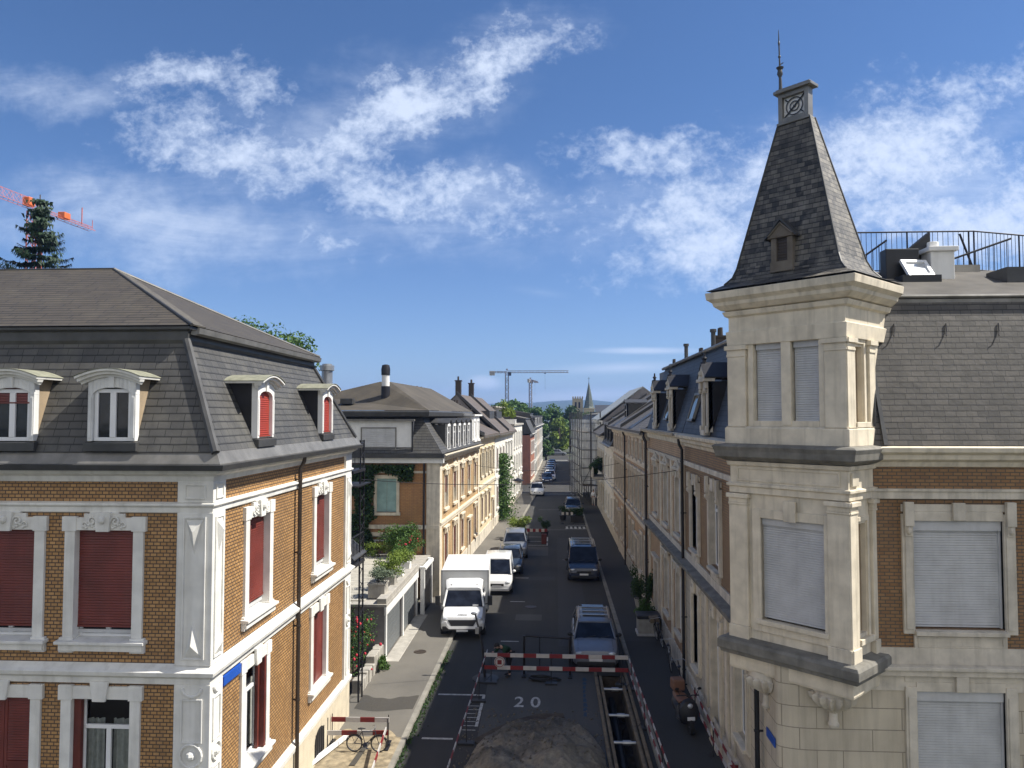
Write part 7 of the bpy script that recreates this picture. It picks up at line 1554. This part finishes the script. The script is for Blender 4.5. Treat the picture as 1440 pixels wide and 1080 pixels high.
fb_ = thing('flower_box', 'large grey box with a dark lid on the right pavement below the shrubs', 'flower box', (4.3, 34.7, .12)); m = MB(); m.box(-.5, .45, -.4, .4, .1, .75); m.build('box', 'concrete', fb_, bevel=.03); m = MB(); m.box(-.55, .5, -.45, .45, .75, .9); m.build('lid', 'plastic', fb_, bevel=.02); m = MB(); m.box(-.55, .5, -.45, .45, 0, .1); m.build('base', 'white_lath', fb_)
shrub('roof_plant', 'lime green bush on the roof terrace of the plain white house', 'potted plant', (-5.2, 88, 9.1), (1.1, 1.1, 1.0), 1100, .25, 'leaf_lime', ('box', .8, .8, .5, 'white_paint'), .45, None, 0, 8, 39)

# ------------------------------------------------------------------ trees
def tree(label, loc, h, cr, leaf, seed, n=5200, size=.55, trunk=.35, low=.3, cat='tree', name='broadleaf_tree', group=None):
    rg = random.Random(seed); t = thing(name, label, cat, loc, 0, group); m = MB(); tk = MB()
    tk.tube([(0, 0, -.2), (rg.uniform(-.2, .2), rg.uniform(-.2, .2), h*.4), (rg.uniform(-.4, .4), rg.uniform(-.4, .4), h*.8)], [trunk, trunk*.7, trunk*.2], 8)
    cl = []
    for k in range(26):
        a = rg.random()*6.2832; zz = low+(1-low)*rg.random(); prof = math.sin(math.pi*min(1, max(.12, (zz-low*.7)/(1.06-low*.7))))**.7; rr = cr*prof*(.45+.5*rg.random())
        c = Vector((rr*math.cos(a), rr*math.sin(a), h*(zz*.92+.03))); cl.append(c); tk.tube([(0, 0, max(h*.15, c.z-h*.22)), c*.6+Vector((0, 0, c.z*.32)), c], [trunk*.35, trunk*.2, .03], 5)
    for c in cl: s = cr*(.22+.2*rg.random()); m.leaves(c, (s*1.15, s*1.15, s*.85), n//26, size, 0, .35, rg)
    m.build('crown', leaf, t, recalc=False); tk.build('trunk', 'bark', t, smooth=50); return t
tree('broadleaf tree showing its crown above the roof edge of the ochre corner house', (-24.3, 60, 0), 18.2, 5.4, 'leaf_mid', 41, 15000, .29)
tl = [(-9.5, 196, 14.5, 4.5, 'leaf_mid', 'bushy tree at the street end, left of the crane mast'), (-4.5, 200, 12.0, 4.2, 'leaf_mid', 'mid green tree at the street end just left of the centre'), (-.5, 204, 12.6, 4.6, 'leaf_mid', 'broad dark tree closing the end of the street'), (1.6, 197, 9.5, 3.4, 'leaf_lime', 'lighter low tree in front of the dark tree at the street end'), (4.6, 206, 12.6, 4.6, 'leaf_dark', 'tall dark tree at the street end beside the scaffolding'), (9.5, 203, 12.0, 4.5, 'leaf_mid', 'tree rising behind the scaffolding below the church spire'), (-14.5, 204, 13.0, 5, 'leaf_mid', 'tree behind the far left roofs'), (-1.6, 168, 4.5, 1.6, 'leaf_mid', 'small street tree at the end of the far left pavement')]
for i, (x, y, h, c, lf, lb) in enumerate(tl): tree(lb, (x, y, 0), h, c, lf, 50+i, 2600, .8 if h > 6 else .4, .3, .15, group='trees at the end of the street')
# spruce behind the left house
sp = thing('spruce_tree', 'tall dark spruce behind the roof of the ochre corner house', 'tree', (-32.4, 45, 0)); m = MB(); tk = MB(); rg = random.Random(77); H_ = 24.0
tk.tube([(0, 0, 0), (.1, 0, 12), (0, 0, H_)], [.4, .25, .03], 8)
z = 10.0
while z < H_-.2:
    rel = (H_-z)/(H_-10); L0 = .25+4.3*rel**.85
    for k in range(7 if rel > .2 else 5):
        if rg.random() < .16: continue
        a = rg.random()*6.2832; L = L0*(.5+.7*rg.random()); dr = -.1-.2*rel; pts = []
        for q in range(6):
            f = q/5; pts.append(Vector((L*f*math.cos(a), L*f*math.sin(a), z+L*(dr*f*1.6+.33*f*f*f))))
        tk.tube(pts, [.05, .04, .035, .03, .02, .01], 4)
        for q in range(int(20+46*L)):
            f = .08+.92*rg.random(); i = min(4, int(f*5)); p = pts[i].lerp(pts[i+1], f*5-i); side = Vector((-math.sin(a), math.cos(a), 0))*rg.gauss(0, .16+.16*(1-f))
            p = p+side; tip = p+Vector((math.cos(a)*.1+rg.gauss(0, .06), math.sin(a)*.1+rg.gauss(0, .06), -.1-.36*rg.random()*(1.1-f*.5))); w = Vector((-math.sin(a), math.cos(a), rg.uniform(-.3, .3)))*.075
            m.add([p-w, p+w, tip], [(0, 1, 2)])
    z += .32+.22*rg.random()
m.build('crown', 'needle', sp, recalc=False); tk.build('trunk', 'bark', sp)

# ------------------------------------------------------------------ cranes, church
def truss(mb, a, b, w, hgt, n, r=.06, tri=True):
    a, b = Vector(a), Vector(b); d = (b-a); s = Vector((-d.y, d.x, 0))
    if s.length < .01: s = Vector((1, 0, 0)); U = Vector((0, 1, 0))*hgt
    else: U = Vector((0, 0, hgt))
    s = s.normalized()*w/2
    if d.x == 0 and d.y == 0: rows = [a-s-U/2, a+s-U/2, a+s+U/2, a-s+U/2]
    else: rows = [a-s, a+s, a+U] if tri else [a-s, a+s, a+s+U, a-s+U]
    for p in rows: mb.tube([p, p+d], r, 4)
    k = len(rows)
    for i in range(n):
        for j in range(k):
            p, q = rows[j]+d*(i/n), rows[(j+1) % k]+d*((i+1)/n); mb.tube([p, q], r*.55, 3); 
            if i % 2 == 0: mb.tube([rows[j]+d*(i/n), rows[(j+1) % k]+d*(i/n)], r*.5, 3)
def crane(label, x, y, h, jib, cjib, ang, mat, cab, w=1.6, jh=1.5):
    t = thing('tower_crane', label, 'crane', (x, y, 0), R(ang), None); m = MB(); truss(m, (0, 0, 0), (0, 0, h), w, w, int(h/2), .24); m.build('mast', mat, t)
    m = MB(); truss(m, (0, 0, h), (jib, 0, h), 1.3, jh, int(jib/1.6), .15); m.build('jib', mat, t)
    m = MB(); truss(m, (0, 0, h), (-cjib, 0, h), 1.3, .8, int(cjib/1.6), .18); m.tube([(0, 0, h+1.4), (0, 0, h+2.2)], .5, 6); m.build('counter_jib', mat, t)
    m = MB(); m.box(-cjib, -cjib+2.8, -.7, .7, h-1.4, h+1.0); m.build('counterweight', 'concrete' if cab != 'crane_orange' else cab, t, bevel=.05)
    m = MB(); m.box(.6, 2.3, -1.4, .4, h-1.6, h+.4); m.build('cab', cab, t, bevel=.1); m = MB(); m.tube([(jib*.62, 0, h), (jib*.62, 0, h-9)], .04, 4); m.box(jib*.62-.5, jib*.62+.5, -.3, .3, h-.5, h); m.build('hook_rope', 'iron', t); return t
crane('grey red tower crane with a long jib above the far end of the street', -24.8, 400, 33.2, 33, 9.4, 0, 'crane_grey', 'iron', 1.7, 1.1)
crane('tower crane seen end-on to the right of the grey red crane', -15.2, 500, 33.5, 30, 8, 82, 'crane_grey', 'iron', 1.7, 1.1)
rc = thing('tower_crane', 'red tower crane with an orange counterweight behind the spruce on the left', 'crane', (-93.8, 129, 0), R(0), None, world=True)
m = MB(); truss(m, (-93.8, 129, 0), (-93.8, 129, 47), 1.7, 1.7, 22, .12); m.build('mast', 'crane_red', rc)
P0, Pl, Pr = Vector((-93.8, 130, 47.4)), Vector((-94.5, 115, 47.4)), Vector((-92.6, 144, 47.2)); m = MB(); truss(m, P0, P0+(Pl-P0)*2.2, 1.3, 1.8, 30, .05); m.build('jib', 'crane_red', rc); m = MB(); truss(m, P0, Pr, 1.4, .8, 16, .05); m.tube([Pr-Vector((-1.4, 5.5, 0)), Pr-Vector((-1.4, 5.5, -3.2))], .1, 4); m.tube([Pr+Vector((0, 0, .5)), Pr+Vector((0, 0, 2.2))], .06, 4); m.build('counter_jib', 'crane_red', rc)
q = P0+(Pr-P0)*.45; m = MB(); m.box(q.x-.7, q.x+.7, q.y-.9, q.y+.9, q.z+.3, q.z+1.5); m.build('counterweight', 'crane_orange', rc, bevel=.1); m = MB(); m.box(-94.6, -93.2, 126.7, 128.3, 47.6, 49.2); m.build('cab', 'crane_orange', rc, bevel=.2)
cu_ = thing('church', 'church with a stone tower and a tall green patterned spire beyond the scaffolding', 'church', (15.7, 330, 0), world=True)
m = MB(); m.box(13.4, 18.0, 328, 333, 0, 13.2); m.box(13.2, 18.2, 327.8, 333.2, 13.0, 13.4); m.build('tower', 'stone_yellow', cu_, bevel=.05); m = MB()
for zz, r_ in ((13.4, 0),): m.lathe([(2.5, 13.4), (2.1, 14.2), (.08, 25.0)], (15.7, 330.5, 0), 8)
m.build('spire', 'spire_green', cu_); m = MB(); m.tube([(15.7, 330.5, 24.8), (15.7, 330.5, 27.2)], .08, 5); m.tube([(15.2, 330.5, 26.5), (16.2, 330.5, 26.5)], .07, 5); m.build('cross', 'iron', cu_)
m = MB(); m.box(8.6, 13.2, 334, 339, 0, 17.8)
for i in range(5): m.box(8.5+i*1.05, 9.1+i*1.05, 333.9, 334.5, 17.8, 18.7)
m.build('side_tower', 'stone_yellow', cu_); m = MB()
for x in (9.6, 11.2): m.box(x, x+.8, 333.95, 334.02, 13.5, 16.2)
m.build('belfry_window', 'dark', cu_); m = MB(); m.box(18.5, 31, 326, 340, 0, 11.6); m.prism([(18.3, 325.8, 11.6), (31.2, 325.8, 11.6), (31.2, 333, 14.6), (18.3, 333, 14.6)], (0, .4, .3)); m.build('nave', 'zinc_dark', cu_)
# distant roofs between the trees and the hills
for i, (x, y, w, h, lb) in enumerate(((-36, 250, 20, 10.5, 'far block with a dark flat roof below the left crane'), (-16, 270, 14, 9.5, 'far pale block behind the street trees'), (26, 260, 24, 11, 'far block right of the church'))):
    t = thing('apartment_building', lb, 'building', (x, y, 0)); m = MB(); m.box(-w/2, w/2, 0, 14, 0, h); m.build('wall', 'pastel_grey', t); m = MB(); m.box(-w/2-.4, w/2+.4, -.4, 14.4, h, h+.4); m.box(-w/4, w/4, 4, 9, h+.4, h+2.2); m.build('roof', 'zinc_dark', t)
    for a in range(int(w/2.5)):
        for z in range(3): k = MB(); k.box(-w/2+.8+a*2.5, -w/2+2+a*2.5, -.03, .02, 1.2+z*3, 2.7+z*3); k.build('window', 'glass', t)

# ------------------------------------------------------------------ wires, lamp, people far off
def wire(label, a, b, sag, r=.012):
    a, b = Vector(a), Vector(b); m = MB(); m.tube([a.lerp(b, i/16)-Vector((0, 0, sag*4*(i/16)*(1-i/16))) for i in range(17)], r, 5); o = m.build('overhead_wire', 'iron'); tag(o, label, 'wire', None)
wire('overhead wire from the slate corner of the left house to the right house front', (-6.8, 26.3, 7.75), (4.9, 29.5, 7.9), .35)
wire('far overhead wire carrying the hanging street lamp', (-5.9, 55, 6.4), (4.9, 56, 6.5), .5, .015)
lp = thing('street_lamp', 'dark street lamp hanging from the overhead wire above the left pavement', 'street lamp', (-2.6, 55.3, 5.0)); m = MB(); m.tube([(0, 0, .95), (0, 0, .4)], .02, 5); m.build('rod', 'iron', lp); m = MB(); m.lathe([(.05, .42), (.2, .36), (.42, .26), (.42, .22), (.3, .2)], (0, 0, 0), 14); m.build('lamp_shade', 'iron', lp, smooth=40); m = MB(); m.lathe([(.28, .2), (.22, .08), (.05, .02)], (0, 0, 0), 12); m.build('lamp_glass', 'lamp_glass', lp, smooth=40)
def walker(label, loc, rz, top, leg):
    t = thing('person', label, 'person', loc, rz)
    sk = [([('pelvis', (0, 0, .95), .13), ('chest', (0, .02, 1.3), (.17, .12)), ('neck', (0, .02, 1.5), .055), ('h0', (0, 0, 1.6), .08), ('h1', (0, 0, 1.7), .085)], None)]
    for s in (1, -1): sk += [([('s%d' % s, (s*.18, .02, 1.4), .06), ('e%d' % s, (s*.25, .05*s, 1.12), .05), ('w%d' % s, (s*.24, -.08*s, .88), .035), ('p%d' % s, (s*.24, -.1*s, .8), .032)], 'chest'), ([('t%d' % s, (s*.09, 0, .85), .09), ('k%d' % s, (s*.1, -.12*s, .5), .062), ('a%d' % s, (s*.1, .02-.2*s, .1), .045), ('f%d' % s, (s*.1, -.14-.2*s, .05), .04)], 'pelvis')]
    o = skinned('body', sk, 'skin', t, 1); m = MB()
    m2 = [([('pelvis', (0, 0, .98), .15), ('chest', (0, .02, 1.3), (.19, .14)), ('col', (0, .02, 1.46), .08)], None)]
    for s in (1, -1): m2 += [([('s%d' % s, (s*.18, .02, 1.4), .075), ('e%d' % s, (s*.25, .05*s, 1.12), .062), ('w%d' % s, (s*.24, -.07*s, .92), .046)], 'chest')]
    skinned('jacket', m2, top, t, 1); m3 = [([('pelvis', (0, 0, .93), .145)], None)]
    for s in (1, -1): m3 += [([('t%d' % s, (s*.09, 0, .85), .105), ('k%d' % s, (s*.1, -.12*s, .5), .075), ('a%d' % s, (s*.1, .02-.2*s, .12), .055)], 'pelvis')]
    skinned('trousers', m3, leg, t, 1); m.blob((0, .02, 1.7), (.1, .105, .1), n=10, m=6); m.build('hair', 'hair', t, smooth=60); return t
walker('person in pale clothes walking under the scaffolding on the right pavement', (4.4, 83.2, .12), 0, 'white_pvc', 'white_lath')
